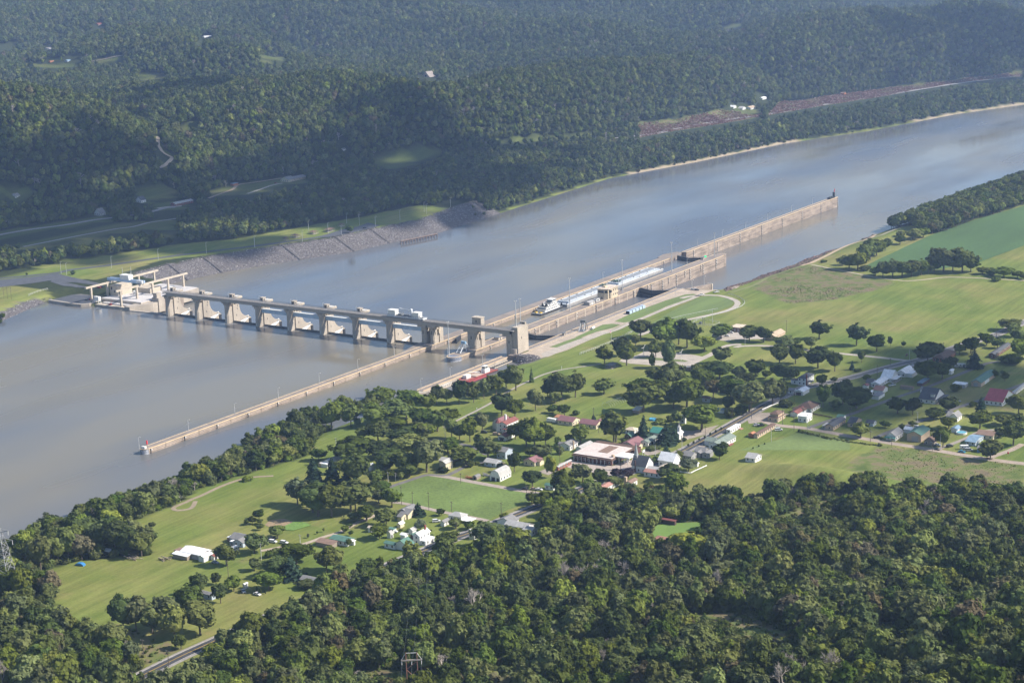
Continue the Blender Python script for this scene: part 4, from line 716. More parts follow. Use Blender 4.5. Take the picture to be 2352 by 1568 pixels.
# end light on the lower guide wall
r = empty('navigation_light', (311.5, 884, WALL), label='dark cabinet with red beacon at the far end of the lower guide wall', cat='navigation light'); MB().box(-1.6, 1.6, -1.2, 1.2, 0, 7).build('cabinet', STEEL, r); MB().box(-.6, .6, -1.3, -1.2, .5, 6.5).build('door', BLACK, r); MB().cone((0, 0, 7), (.6, .6, 11), .5, .55, 8).build('beacon', M('bright_red', (1, 0, 0)), r)
MB().box(-2.6, 1.4, -16, -3, 0, 2.0).build('machinery', BLACK, r)

# ------------------------------------------------------------------ powerhouse
ph = empty('powerhouse', (0, 0, 0), label='concrete powerhouse with white roof deck and crane runway beyond the dam', cat='powerhouse')
WROOF = M('white_roof_deck', (.55, .52, .5), .75, .1, .1, .8)
MB().box(-109, -52, 18, 100, 2, 13.2).build('main_block', CON, ph); MB().box(-108, -53, 19, 99, 13.2, 13.8).build('roof_deck', WROOF, ph)
MB().box(-104, -60, 6, 18, 2, 10.2).build('intake_deck', CON2, ph); MB().box(-100, -62, 12, 17.8, 10.2, 11.2).build('trash_rack', WROOF, ph)
MB().prism([(-60, 3), (-52, 2), (-44, 26), (-44, 34), (-52, 34), (-60, 18)], 2, 12.4).build('end_pier', CON, ph); MB().prism([(-51.9, 33), (-43, 33), (-43, 41), (-51.9, 41)], 2, 16).prism([(-51, 34), (-46, 34), (-46, 40), (-51, 40)], 16, 20.5).build('lift_tower', CON, ph)
MB().prism([(-51.9, 41), (-45, 41), (-45, 70), (-51.9, 70)], 1, 11.6).build('outlet_wall', COND, ph)
MB().prism([(-64, -1), (-60, 1.6), (-30, 3.2), (-4, 3.4), (-4, 6.6), (-30, 6.4), (-52, 5.8), (-61, 2.8)], 2, 9.2).build('training_wall', CON, ph)
for k, (x, y) in enumerate([(-56.5, 9), (-56.5, 34*0+14)]): MB().box(x-2.2, x+2.2, y-6.2, y-6.1, 6, 11.6).build('gate_slot', DARK, ph) if k == 0 else None
cx0, cx1 = -70, -111; ys = [9, 31, 53, 75, 97]
for x in (cx0, cx1):
    for y in ys: MB().box(x-.95, x+.95, y-.9, y+.9, 6, 25.6).build('crane_column', CON2, ph)
    MB().box(x-1.0, x+1.0, 3 if x == cx0 else 2, 103, 25.6, 27.3).build('runway_beam', CON2, ph)
MB().box(-108.5, -98, 32, 52, 13.8, 24.5).build('service_block', CON2, ph); MB().box(-98, -76.5, 56, 72, 13.8, 18.6).build('service_block', CON2, ph)
for (a, b, z) in ((-107, -105.2, 20), (-103, -101.5, 17)): MB().box(a, b, 31.94, 32, z, z+2.6).build('window', DARK, ph)
MB().box(-97.95, -97.9, 36, 38, 14, 18).build('door', DARK, ph); MB().cone((-88, 47, 13.8), (-88, 47, 17), 2.6, 2.6, 14).build('roof_tank', WHITE, ph)
MB().box(-92, -89, 64*0+28, 31, 13.8, 15).box(-64, -60, 60, 63, 13.8, 15).box(-84, -78, 84, 90, 13.8, 14.6).build('roof_vent', WHITE, ph)
r = empty('gantry_crane', (0, 38, 27.6), label='pale blue bridge crane spanning the powerhouse runway', cat='crane'); BL = M('pale_blue_steel', (.42, .55, .72), .5, .08)
for y in (-2.4, 1.4): MB().box(-115, -67, y, y+1.1, .5, 3.2).build('girder', BL, r)
MB().box(-96, -84, -3, 3, 3.2, 7.4).box(-96.4, -83.6, -3.4, 3.4, 7.4, 7.8).build('trolley', WHITE, r); MB().box(-74, -66, -3, -1, .8, 3.6).build('cab', WSTEEL, r)
for x in (-111, -70): MB().box(x-.8, x+.8, -4, 4, 0, .6).build('end_truck', STEEL, r)
m = MB(); [m.box(-114+k*2.4, -113.9+k*2.4, -2.6, -2.5, 3.2, 4.3) for k in range(19)]; m.box(-114, -68, -2.6, -2.5, 4.2, 4.3); m.build('railing', STEEL, r)
r = empty('loader_crane', (-86, 9.5, 10.2), label='small red boom crane on the powerhouse intake deck', cat='crane'); MB().box(-1.4, 1.4, -1, 1, .4, 1.6).build('body', RED, r); MB().bar((0, 0, 1.6), (3.4, .5, 5), .35).build('boom', RED, r); MB().box(-1.6, 1.6, -1.1, 1.1, 0, .4).build('base', BLACK, r)
r = empty('trash_rake', (-104, 10, 10.2), label='white trash rake on legs at the end of the intake deck', cat='trash rake'); MB().box(-3.2, 3.2, -1.6, 1.6, 3, 7).build('cabin', WHITE, r)
for x in (-2.8, 2.8):
    for y in (-1.4, 1.4): MB().box(x-.2, x+.2, y-.2, y+.2, 0, 3).build('leg', WSTEEL, r)
r = empty('quay_wall', (0, 0, 0), label='low curved concrete quay below the powerhouse parking yard', cat='quay'); MB().prism([(-162, -2), (-124, -5), (-113, -4), (-107.5, 2), (-106.5, 16), (-109, 16), (-110.5, 3.5), (-114, -1.6), (-124, -2.4), (-162, .8)], 4, 11.2).build('wall', CON, r)
sheet('parking_yard', [(-160, 1), (-124, -2), (-114, -1), (-110, 4), (-109.2, 20), (-135, 34), (-160, 28)], LOTGREY, zfix=10.9, kind='structure', label='dark paved yard behind the powerhouse quay'); xy = [(-160, 1), (-124, -2), (-114, -1), (-110, 4), (-109.2, 20), (-109.1, 60), (-135, 60), (-160, 28)]
MB().prism(xy, 4, 10.8).build('yard_fill', ASPH2, kind='structure', label='fill under the paved powerhouse yard')
r = empty('substation_frame', (-118, 66, 15), label='tall steel substation frame with insulators above the powerhouse', cat='substation')
for s in (-3, 3): MB().cone((s, s, 0), (s, s, 21), .3, .18, 6).build('pole', POLE, r)
for z in (10, 13, 16): MB().bar((-3.6, -3.6, z), (3.6, 3.6, z), .3).build('cross_beam', STEEL, r)
for k in range(6): MB().ball((-2.8+k*1.1, -2.8+k*1.1, 12+k % 3), (.3, .3, .8)).build('insulator', WHITE, r)
MB().box(-4, 4, -2, 2, 0, 3).build('transformer', STEEL, r)

# ------------------------------------------------------------------ vessels
def barge(y0, y1, raked, label, bow):
    L = y1-y0; r = empty('tank_barge', (324, y0, POOL_UP), label=label, cat='barge', group='tank barges in the main lock'); w = 8.
    GRYD = M('barge_deck', (.42, .46, .5), .5, .12, .15, .8); 
    m = MB().xprism([(.0 if not bow else 0, -2), (L-(6 if bow else 0), -2), (L, 1.2), (L, 2.4), (0, 2.4), (0, 1.2) if bow else (-.0, 1.2)], -w, w)
    m.build('hull', M('barge_hull', (.34, .33, .32), .6, .15, .3), r); MB().box(-w+.2, w-.2, .3, L-.3, 2.402, 2.44).build('deck', GRYD, r)
    MB().box(-w+2, w-2, 6, L-8, 2.44, 3.9).build('trunk_deck', GRYD, r); MB().box(-w+1.99, -w+2.4, 6, L-8, 3.9, 4.1).box(w-2.4, w-1.99, 6, L-8, 3.9, 4.1).build('coaming', WHITE, r)
    MB().box(w-.5, w+.04, 0, L, 2.3, 2.7).box(-w-.04, -w+.5, 0, L, 2.3, 2.7).box(-w, w, L-.5, L+.04, 2.3, 2.7).build('gunwale', WHITE, r)
    for k in range(6): y = 10+k*(L-24)/5; MB().box(-5, -4, y, y+1.2, 3.9, 4.5).box(4, 5, y, y+1.2, 3.9, 4.5).build('hatch', WHITE if k % 2 else STEEL, r)
    m = MB()
    for x in (-2.6, -1.2, .4, 1.8): m.cone((x, 8, 4.2), (x, L-10, 4.2), .16, .16, 5)
    m.build('pipe', STEEL, r); c = L-13 if not bow else 10
    q = MB(); [q.box(-4+k*1.6, -3.2+k*1.6, c-1+(k % 3)*1.2, c+.6+(k % 2)*2, 3.9, 5.4+(k % 2)*.8) for k in range(6)]; q.bar((-3, c, 5.2), (4, c+2, 5.6), .3); q.build('pump_gear', M('dark_green_machine', (.05, .1, .07), .6), r)
    q = MB(); [q.box(-6.6, -5.8, y, y+.5, 2.44, 3.1).box(5.8, 6.6, y, y+.5, 2.44, 3.1) for y in (2, L*.5, L-3)]; q.build('bollard', BLACK, r)
barge(192.5, 288, 0, 'grey tank barge nearest the white towboat in the main lock', False); barge(288.6, 385, 1, 'grey tank barge with raked bow, ahead of the other barge', True)
r = empty('towboat', (324, 150, POOL_UP), label='white towboat with three decks pushing the barges through the lock', cat='towboat')
MB().xprism([(0, -1.6), (38, -1.6), (41, .4), (41, 1.8), (0, 1.5), (-.6, .4)], -5.2, 5.2).build('hull', BLACK, r); MB().box(-5.1, 5.1, .3, 40.6, 1.7, 1.82).build('deck', M('deck_grey', (.35, .35, .35), .7), r)
for (z0, z1, a, b, w) in ((1.82, 4.6, 9, 36, 4.4), (4.6, 7.2, 12, 34, 3.9), (7.2, 9.8, 20, 33, 3.3)):
    o = MB().box(-w, w, a, b, z0, z1).box(-w-.6, w+.6, a-.8, b+.6, z1-.14, z1).build('deckhouse', WHITE, r)
    for k in range(int((b-a)/3.4)): MB().box(w, w+.05, a+1+k*3.2, a+2.2+k*3.2, z0+1.1, z0+2.0).build('window', GLASS, o)
    m = MB(); [m.box(w+.5, w+.58, a+k*2, a+.08+k*2, z1, z1+1).box(-w-.58, -w-.5, a+k*2, a+.08+k*2, z1, z1+1) for k in range(int((b-a)/2))]; m.box(w+.5, w+.58, a, b, z1+.95, z1+1.05).box(-w-.58, -w-.5, a, b, z1+.95, z1+1.05); m.build('railing', WSTEEL, o)
o = MB().box(-2.8, 2.8, 25, 32, 9.8, 12.6).box(-3.3, 3.3, 24.4, 32.6, 12.6, 12.9).build('wheelhouse', WHITE, r); MB().box(-2.85, 2.85, 24.95, 32.05, 11, 12.2).build('window_band', GLASS, o); MB().cone((0, 28, 12.9), (0, 28, 16.5), .12, .08, 5).box(-1, 1, 27.8, 28.2, 14.6, 14.8).build('mast', WHITE, o)
for x in (-2.2, 2.2): MB().cone((x, 15.5, 7.2), (x, 15.5, 10.6), .8, .7, 10).build('funnel', BLACK, r); MB().box(x-1, x+1, 16.8, 19, 7.2, 8.8).build('vent', WHITE, r)
for x in (-3.4, 3.4): MB().box(x-.7, x+.7, 40.6, 41.6, -.5, 5.4).build('push_knee', BLACK, r)
MB().box(-3, -1, 2, 5, 1.82, 3.2).box(1.2, 3.4, 3, 6, 1.82, 2.8).build('skiff', M('yellow_gear', (.6, .4, .05), .6), r); MB().box(-4.6, 4.6, 37, 38, 1.82, 2.8).build('winch', STEEL, r)
r.scale = (1, .97, .8)
# moored work boats in the slip
r = empty('work_boat', (402, -82, POOL_UP), math.radians(-2), label='red decked work boat with white wheelhouse moored by the guard wall', cat='work boat')
MB().xprism([(0, -1), (40, -1), (41.5, 1.2), (-1.5, 1.2)], -5, 5).build('hull', M('dark_hull', (.07, .05, .05), .6), r); MB().box(-4.8, 4.8, -1, 41, 1.2, 1.3).build('deck', M('rust_red_deck', (.3, .12, .1), .8, .2, .4), r)
o = MB().box(-1.8, 2.2, 26, 33, 1.3, 4.2).box(-1.4, 1.8, 27, 31, 4.2, 6.6).box(-1.7, 2.1, 26.6, 31.4, 6.6, 6.8).build('wheelhouse', WHITE, r); MB().box(1.8, 1.85, 27.4, 30.6, 5, 6.2).box(-1.2, 1.6, 26.95, 27, 5, 6.2).build('window', GLASS, o)
MB().box(-4, 0, 4, 10, 1.3, 4).build('deck_cabin', WHITE, r); MB().bar((-2, 25, 2), (-3.6, 12, 5), .4).bar((0, 24, 1.3), (0, 24, 8), .4).build('boom', WSTEEL, r); MB().box(-4.9, -4.7, 0, 40, 1.3, 2.2).box(4.7, 4.9, 0, 40, 1.3, 2.2).build('bulwark', M('dull_red', (.3, .07, .06)), r); MB().box(-4, 4, 12, 22, 1.3, 2.2).build('hatch_cover', M('tan_cargo', (.5, .4, .32), .8), r)
r = empty('deck_barge', (408.6, -84, POOL_UP), math.radians(-2), label='small flat barge with a bright red deck beside the work boat', cat='barge'); MB().box(-2.4, 2.4, 0, 24, -1, 1).build('hull', M('dark_hull', (1, 1, 1)), r); MB().box(-2.2, 2.2, .3, 23.7, 1, 1.08).build('deck', M('bright_red_deck', (.36, .07, .07), .7), r); MB().box(-2.3, -2.1, 0, 24, 1, 1.6).build('rail', RED, r)
r = empty('floating_pontoon', (399, -37, POOL_UP), 0, label='rusty open frame pontoon beside the rock mound', cat='pontoon'); MB().box(-2.5, 2.5, 0, .8, -.5, 1).box(-2.5, 2.5, 27, 27.8, -.5, 1).build('float', STEEL, r)
for s in (-2.4, 2.0): MB().box(s, s+.4, 0, 27.8, .2, 1).build('beam', CON2, r)
for k in range(7): MB().box(-2.4, 2.4, 3+k*3.4, 3.4+k*3.4, .3, .9).build('cross_beam', STEEL, r)
r = empty('gangway', (398, -122, POOL_UP), math.radians(-1), label='white gangway and float at the tip of the guard wall', cat='gangway'); MB().box(-1.4, 1.4, 0, 34, -.4, .5).build('float', CON2, r); m = MB(); [m.bar((-1, 4+k*3, .6), (-1, 6+k*3, 2.2), .14).bar((1, 4+k*3, .6), (1, 6+k*3, 2.2), .14) for k in range(8)]; m.bar((-1, 4, 2.2), (-1, 28, 2.2), .16).bar((1, 4, 2.2), (1, 28, 2.2), .16); m.build('truss', WHITE, r)
r = empty('loading_trestle', (-68, 505, 0), 0, label='dark timber loading trestle at the foot of the stone bank', cat='trestle'); A = at(921, 558, 1.5); B = at(1004, 541, 1.5); r.location = (0, 0, 0)
MB().bar((A[0], A[1], 3.4), (B[0], B[1], 3.4), 1.6).build('deck_beam', M('timber', (.16, .12, .1), .9), r)
for k in range(14): q = A+(B-A)*k/13.; MB().box(q[0]-.5, q[0]+.5, q[1]-.5, q[1]+.5, -3, 3.2).build('pile', M('timber', (1, 1, 1)), r)
# ------------------------------------------------------------------ buildings
def rf(name, c): return M('roof_'+name, c, .75, .12, .4, 2.5)
RF = {'grey': rf('grey', (.22, .215, .21)), 'dark': rf('dark', (.085, .09, .1)), 'white': rf('white', (.82, .82, .81)), 'maroon': rf('maroon', (.24, .12, .125)), 'red': rf('red', (.24, .085, .07)), 'bright': rf('bright', (.4, .09, .1)),
      'brown': rf('brown', (.15, .095, .07)), 'green': rf('green', (.1, .2, .155)), 'teal': rf('teal', (.06, .24, .19)), 'tan': rf('tan', (.45, .35, .25)), 'pink': rf('pink', (.42, .22, .17)), 'cream': rf('cream', (.62, .52, .4)), 'blue': rf('blue', (.2, .3, .4)), 'orange': rf('orange', (.42, .19, .1)), 'rust': rf('rust', (.24, .16, .12)), 'sage': rf('sage', (.2, .24, .2)), 'light': rf('light', (.42, .41, .39)), 'storetan': rf('storetan', (.62, .53, .48))}
def wm(name, c): return M('siding_'+name, c, .8, .06, .5)
WM = {'white': wm('white', (.74, .73, .7)), 'cream': wm('cream', (.66, .57, .4)), 'grey': wm('grey', (.36, .35, .34)), 'blue': wm('blue', (.42, .48, .55)), 'tan': wm('tan', (.5, .38, .27)), 'brick': wm('brick', (.28, .1, .07)), 'dark': wm('dark', (.1, .06, .05)), 'brown': wm('brown', (.25, .16, .12)), 'yellow': wm('yellow', (.66, .5, .25)), 'orange': wm('orange', (.4, .15, .06)), 'dbrick': wm('dbrick', (.13, .06, .05)), 'skyblue': wm('skyblue', (.15, .3, .55)), 'wood': wm('wood', (.3, .25, .2))}
TRIM = M('trim_white', (.72, .71, .68), .7, .05)
def facedims(base, wl, wr, rot=0.):
    c, s = math.cos(rot), math.sin(rot); p0 = proj(base); pa = proj(base+Vector((-s, c, 0))*5); pb = proj(base+Vector((-c, -s, 0))*5)
    return wl/abs(p0[0]-pb[0])*5, wr/abs(pa[0]-p0[0])*5
def block(r, x0, x1, y0, y1, h, roof, wall, rcol, ov=.45, pitch=.42, z0=0., win=True, door=True, th=.22, trimmed=True):
    """one rectangular block: wall, roof and its openings on the two faces seen; ridge 'y' along Y, 'x' along X"""
    w = MB(); R = MB(); LX, LY = x1-x0, y1-y0
    if roof == 'y':
        rh = LX/2*pitch; xm = (x0+x1)/2; w.yprism([(x0, z0-.8), (x1, z0-.8), (x1, h), (xm, h+rh), (x0, h)], y0, y1)
        e = pitch*ov; R.yprism([(x0-ov, h-e), (xm, h+rh), (x1+ov, h-e), (x1+ov, h-e+th), (xm, h+rh+th), (x0-ov, h-e+th)], y0-ov, y1+ov)
    elif roof == 'x':
        rh = LY/2*pitch; ym = (y0+y1)/2; w.xprism([(y0, z0-.8), (y1, z0-.8), (y1, h), (ym, h+rh), (y0, h)], x0, x1)
        e = pitch*ov; R.xprism([(y0-ov, h-e), (ym, h+rh), (y1+ov, h-e), (y1+ov, h-e+th), (ym, h+rh+th), (y0-ov, h-e+th)], x0-ov, x1+ov)
    elif roof == 'hip':
        w.box(x0, x1, y0, y1, z0-.8, h); m_ = min(LX, LY)/2; rh = m_*pitch+.1; a, b, c, d = x0-ov, x1+ov, y0-ov, y1+ov; k = min(LX, LY)/2+ov
        if LX >= LY: t1, t2 = (a+k, (c+d)/2), (b-k, (c+d)/2)
        else: t1, t2 = ((a+b)/2, c+k), ((a+b)/2, d-k)
        V = [(a, c, h), (b, c, h), (b, d, h), (a, d, h), (t1[0], t1[1], h+rh), (t2[0], t2[1], h+rh), (a, c, h-.18), (b, c, h-.18), (b, d, h-.18), (a, d, h-.18)]
        F = [(0, 1, 5, 4), (1, 2, 5), (2, 3, 4, 5), (3, 0, 4)] if LX >= LY else [(0, 1, 4), (1, 2, 5, 4), (2, 3, 5), (3, 0, 4, 5)]
        R.add(V, F+[(6, 7, 1, 0), (7, 8, 2, 1), (8, 9, 3, 2), (9, 6, 0, 3), (9, 8, 7, 6)])
    elif roof == 'gambrel':
        xm = (x0+x1)/2; q = LX/2; P = [(x0, h), (x0+q*.35, h+q*.75), (xm, h+q*1.02), (x1-q*.35, h+q*.75), (x1, h)]
        w.yprism([(x0, z0-.8), (x1, z0-.8)]+P[::-1], y0, y1); R.yprism([(x0-.2, h-.2)]+P[1:4]+[(x1+.2, h-.2)]+[(p[0], p[1]+th) for p in P[::-1]], y0-.3, y1+.3)
    elif roof == 'arch':
        xm = (x0+x1)/2; q = LX/2; P = [(xm-q*math.cos(math.pi*k/8), h+q*.75*math.sin(math.pi*k/8)) for k in range(9)]
        w.yprism([(x0, z0-.8), (x1, z0-.8)]+P[::-1], y0+.05, y1-.05); R.yprism(P+[(p[0]*1.0+(p[0]-xm)*.04, p[1]+.15) for p in P[::-1]], y0-.2, y1+.2)
    elif roof == 'shed':
        w.add([(x0, y0, z0-.8), (x1, y0, z0-.8), (x1, y1, z0-.8), (x0, y1, z0-.8), (x0, y0, h), (x1, y0, h), (x1, y1, h+LY*.14), (x0, y1, h+LY*.14)], [(0, 3, 2, 1), (4, 5, 6, 7), (0, 1, 5, 4), (1, 2, 6, 5), (2, 3, 7, 6), (3, 0, 4, 7)])
        R.xprism([(y0-ov, h-ov*.14), (y1+ov, h+(LY+ov)*.14), (y1+ov, h+(LY+ov)*.14+th), (y0-ov, h-ov*.14+th)], x0-ov, x1+ov)
    else:
        w.box(x0, x1, y0, y1, z0-.8, h); R.box(x0-.15, x1+.15, y0-.15, y1+.15, h, h+.3)
    wo = w.build('wall', WM[wall], r); R.build('roof', RF[rcol], r)
    if win:
        fl = max(1, int((h-z0)/2.6)); wht = wall in ('white', 'cream', 'blue', 'yellow')
        for lv in range(fl):
            zb = z0+.95+lv*2.75
            for k in range(int(LX/3.1)):
                x = x0+(k+.5)*LX/max(1, int(LX/3.1))
                o = MB().box(x-.62, x+.62, y0-.05, y0, zb-.1, zb+1.45).build('window', TRIM, r); MB().box(x-.48, x+.48, y0-.08, y0-.05, zb, zb+1.3).build('pane', GLASS, o)
            n = int(LY/3.1)
            for k in range(n):
                y = y0+(k+.5)*LY/max(1, n)
                if door and lv == 0 and k == n//2: MB().box(x1, x1+.06, y-.5, y+.5, z0, z0+2.1).build('door', M('door_paint', (.22, .2, .19), .6, .1), r); continue
                o = MB().box(x1, x1+.05, y-.62, y+.62, zb-.1, zb+1.45).build('window', TRIM, r); MB().box(x1+.05, x1+.08, y-.48, y+.48, zb, zb+1.3).build('pane', GLASS, o)
    return r
ROT0 = math.radians(-3)
def chimney(r, x, y, z0, z1, mat='brick', w=.45): MB().box(x-w, x+w, y-w, y+w, z0, z1).build('chimney', WM[mat], r)
def porch(r, x0, x1, y0, y1, h, rcol, rail=True):
    MB().box(x0, x1, y0, y1, h, h+.22).build('porch_roof', RF[rcol], r); MB().box(x0, x1, y0, y1, -.3, .25).build('porch_floor', CONC, r)
    for x in (x0+.2, x1-.2):
        for k in range(max(2, int((y1-y0)/2.6))): y = y0+.2+k*(y1-y0-.4)/max(1, max(2, int((y1-y0)/2.6))-1); MB().box(x-.09, x+.09, y-.09, y+.09, .25, h).build('porch_post', TRIM, r)
def gdoor(r, face, a, b, z, mat=None, at_=0.):
    (MB().box(a, b, at_-.06, at_, 0, z) if face == 'y' else MB().box(at_, at_+.06, a, b, 0, z)).build('garage_door', mat or DARK, r)
HOUSES = []
def H(c, u, v, wl, wr, h, roof, wall, rcol, label, name='house', cat=None, rot=0., group=None, pitch=.42, win=True, door=True, ov=.45, maxw=40):
    b = G(c, u, v); s = CROP[c][2]; rt = math.radians(rot); lx, ly = facedims(b, wl*s, wr*s, rt); lx = min(lx, maxw); ly = min(ly, maxw)
    r = empty(name, b, rt, label=label, cat=cat or name.replace('_', ' '), group=group)
    block(r, -lx, 0, 0, ly, h, roof, wall, rcol, ov, pitch, 0., win, door); HOUSES.append((b.x-lx/2, b.y+ly/2, max(lx, ly)/2)); return r, lx, ly
GRP = 'houses and sheds of the riverside town'
# --- town centre
r, a, b = H('D', 300, 306, 78, 110, 6., 'y', 'white', 'red', 'white turreted house with dark red roofs beside the large shade trees', 'house')
MB().cone((-a-.2, .4, 0), (-a-.2, .4, 6.6), 2., 2., 8).build('turret', WM['white'], r); MB().cone((-a-.2, .4, 6.6), (-a-.2, .4, 9.8), 2.5, .05, 8).build('turret_roof', RF['red'], r); chimney(r, -a*.75, b*.45, 5, 11, 'white', .6); porch(r, -a*.4, 2.2, -2, 1.5, 2.8, 'red')
block(r, -a-8, -a-.5, 4.5, b+1, 3.4, 'gambrel', 'white', 'maroon', win=False)
r, a, b = H('D', 288, 384, 72, 88, 2.9, 'y', 'white', 'red', 'white garage with reddish roof in front of the turreted house', 'garage', door=False); gdoor(r, 'y', -a*.75, -a*.3, 2.2)
r, a, b = H('D', 918, 243, 140, 70, 2.9, 'x', 'cream', 'maroon', 'long cream house with maroon roof, nearer the camper', 'house', group=GRP)
r, a, b = H('D', 1140, 274, 160, 64, 3., 'x', 'cream', 'maroon', 'long cream house with maroon roof and rear wing, nearer the big tree', 'house', group=GRP); block(r, -a*.4, -a*.02, b, b+7, 3, 'y', 'cream', 'maroon', win=False)
r, a, b = H('D', 802, 196, 52, 30, 2.4, 'shed', 'white', 'orange', 'open carport with orange red roof next to the camper', 'carport', win=False, door=False)
r, a, b = H('D', 893, 476, 96, 76, 3.4, 'y', 'white', 'grey', 'white gabled house with grey roof and chimney left of the store', 'house'); block(r, -a-2, -a*.35, 2, b*.55, 3.2, 'x', 'white', 'grey', win=False); chimney(r, .3, b*.4, 0, 6, 'tan')
r, a, b = H('D', 1000, 491, 50, 108, 2.9, 'y', 'white', 'light', 'long white garage with pale grey roof behind the store', 'garage', door=False, win=False)
r, a, b = H('D', 1286, 616, 362, 196, 4.4, 'flat', 'dbrick', 'storetan', 'large country store with flat white roof and dark brick front', 'store', door=False, maxw=60)
MB().box(-a-.6, .9, -1.5, .2, 3.4, 4.1).box(-.3, .9, .2, b, 3.4, 4.1).build('awning', RF['brown'], r); MB().box(-a*.55, -a*.3, b*.35, b*.9, 4.72, 4.9).build('roof_patch', RF['rust'], r); chimney(r, -1.2, 4, 4.5, 6.2, 'tan', .8)
for k in range(9): MB().box(-a+1+k*a/10., -a+1.2+k*a/10., -1.4, -1.2, 0, 3.4).build('awning_post', TRIM, r)
MB().box(-a*.6, -a*.35, -1.62, -1.52, 3.5, 4.0).build('sign_board', WM['cream'], r)
for k in range(5): MB().box(.02, .1, 2+k*3.4, 4.6+k*3.4, .9, 2.6).build('shop_window', GLASS, r)
r, a, b = H('D', 1500, 522, 385, 62, 3.6, 'x', 'dbrick', 'brown', 'long low building with brown roof behind the country store', 'building', win=False, door=False, pitch=.3, maxw=60)
P_ = G('D', 1425, 590); r = empty('fuel_canopy', P_, label='white fuel pump canopy in front of the country store', cat='canopy'); MB().box(-6.5, 4.5, -4.5, 5.5, 4.4, 5.2).build('roof', WM['white'], r)
for x in (-4, 2.4):
    for y in (-2.6, 3.4): MB().box(x-.2, x+.2, y-.2, y+.2, 0, 4.4).build('post', TRIM, r)
for k in range(3):
    q = empty('fuel_pump', G('D', 1405+k*20, 592-k*8), label=f'white fuel pump under the store canopy, {WHICH[k]} from the left', cat='fuel pump', group='fuel pumps at the store'); MB().box(-.4, .4, -.5, .5, 0, 1.9).build('cabinet', WHITE, q); MB().box(.4, .44, -.35, .35, 1.1, 1.7).build('display', GLASS, q)
P_ = G('D', 1588, 535); r = empty('store_sign', P_, label='white sign frame on two posts beside the fuel canopy', cat='sign'); MB().box(-.1, .1, -1.6, -1.4, 0, 5).box(-.1, .1, 1.4, 1.6, 0, 5).build('post', TRIM, r); MB().box(-.15, .15, -1.5, 1.5, 3.4, 5).build('panel', WHITE, r)
r, a, b = H('D', 1490, 468, 112, 100, 3.2, 'y', 'cream', 'maroon', 'cream gabled house with faded maroon roof behind the store forecourt', 'house'); block(r, -a*.2, 3.2, 2, 7, 3, 'x', 'cream', 'maroon', win=False)
r, a, b = H('D', 1630, 438, 70, 90, 3., 'y', 'white', 'sage', 'white garage with grey green roof joined to the maroon roofed house', 'garage', door=False); gdoor(r, 'x', .8, 3.4, 2.2); gdoor(r, 'x', 4.2, 6.8, 2.2)
r, a, b = H('D', 1467, 376, 60, 38, 2.6, 'y', 'dark', 'green', 'small dark brown cabin with green roof between two big trees', 'cabin', pitch=.7)
r, a, b = H('D', 1500, 322, 85, 40, 2.8, 'hip', 'white', 'cream', 'house with cream roof half hidden by the rounded trees', 'house')
r, a, b = H('D', 1752, 358, 105, 66, 3.4, 'x', 'white', 'teal', 'white hall with bright teal green roof beside the spruces', 'hall', pitch=.5)
r, a, b = H('D', 1922, 374, 30, 36, 4.2, 'y', 'white', 'white', 'small white chapel with square bell tower beside the gravel lot', 'chapel', pitch=.8)
MB().box(-a*.9, -a*.1, 1.2, 1.2+a*.8, 4, 8.6).build('bell_tower', WM['white'], r); MB().cone((-a*.5, 1.2+a*.4, 8.6), (-a*.5, 1.2+a*.4, 10.2), a*.62, .2, 4).build('tower_roof', RF['light'], r); MB().cone((-a*.5, 1.2+a*.4, 10), (-a*.5, 1.2+a*.4, 13), .14, .05, 5).build('spire', WHITE, r)
r, a, b = H('D', 1606, 690, 132, 72, 4.8, 'x', 'white', 'dark', 'white church with steep dark roof and silver steeple by the main road', 'church', pitch=1.0, door=False)
MB().box(-a-.4, -a+2.4, b*.3, b*.3+2.8, 4, 10).build('steeple_base', WM['grey'], r); MB().cone((-a+1, b*.3+1.4, 10), (-a+1, b*.3+1.4, 18), 1.5, .08, 8).build('steeple', M('silver', (.5, .52, .52), .35, .1, metal=.5), r); chimney(r, -a*.72, -.4, 0, 8, 'dark', .3)
block(r, .02, 9.5, .5, b*.62, 3.2, 'x', 'white', 'light', win=True, door=False); block(r, 6, 12, 3, b+2, 3.4, 'y', 'white', 'cream', win=False)
r, a, b = H('D', 1866, 634, 140, 66, 4., 'x', 'white', 'white', 'white house with bright white metal roof behind the church', 'house', pitch=.85); porch(r, .1, 3, 0, b*.8, 2.6, 'white')
r, a, b = H('D', 2035, 570, 88, 58, 3., 'x', 'grey', 'grey', 'grey house with long grey roof right of the white metal roof', 'house', group=GRP); block(r, -a*.3, 2, b, b+5, 3, 'y', 'grey', 'grey', win=False)
r, a, b = H('D', 2196, 548, 60, 46, 3., 'y', 'grey', 'grey', 'small grey house beside the dark round tree', 'house'); block(r, -a-7, -a, 3, b+4, 3, 'x', 'grey', 'grey', win=False)
r, a, b = H('D', 2092, 628, 22, 12, 2.2, 'y', 'white', 'white', 'tiny white shed at the end of the picket fence', 'shed', win=False, door=False)
r, a, b = H('B', 1130, 1292, 108, 150, 3.2, 'y', 'white', 'sage', 'long white house with grey green roof beside the main road', 'house'); block(r, -a-6, -a+1, 6, 14, 3, 'x', 'white', 'sage', win=False); MB().box(.1, 2, b*.45, b*.7, 0, .5).build('deck', RF['red'], r)
r, a, b = H('D', 784, 668, 18, 124, 2.9, 'y', 'brick', 'light', 'long red brick garage with pale grey roof', 'garage', door=False)
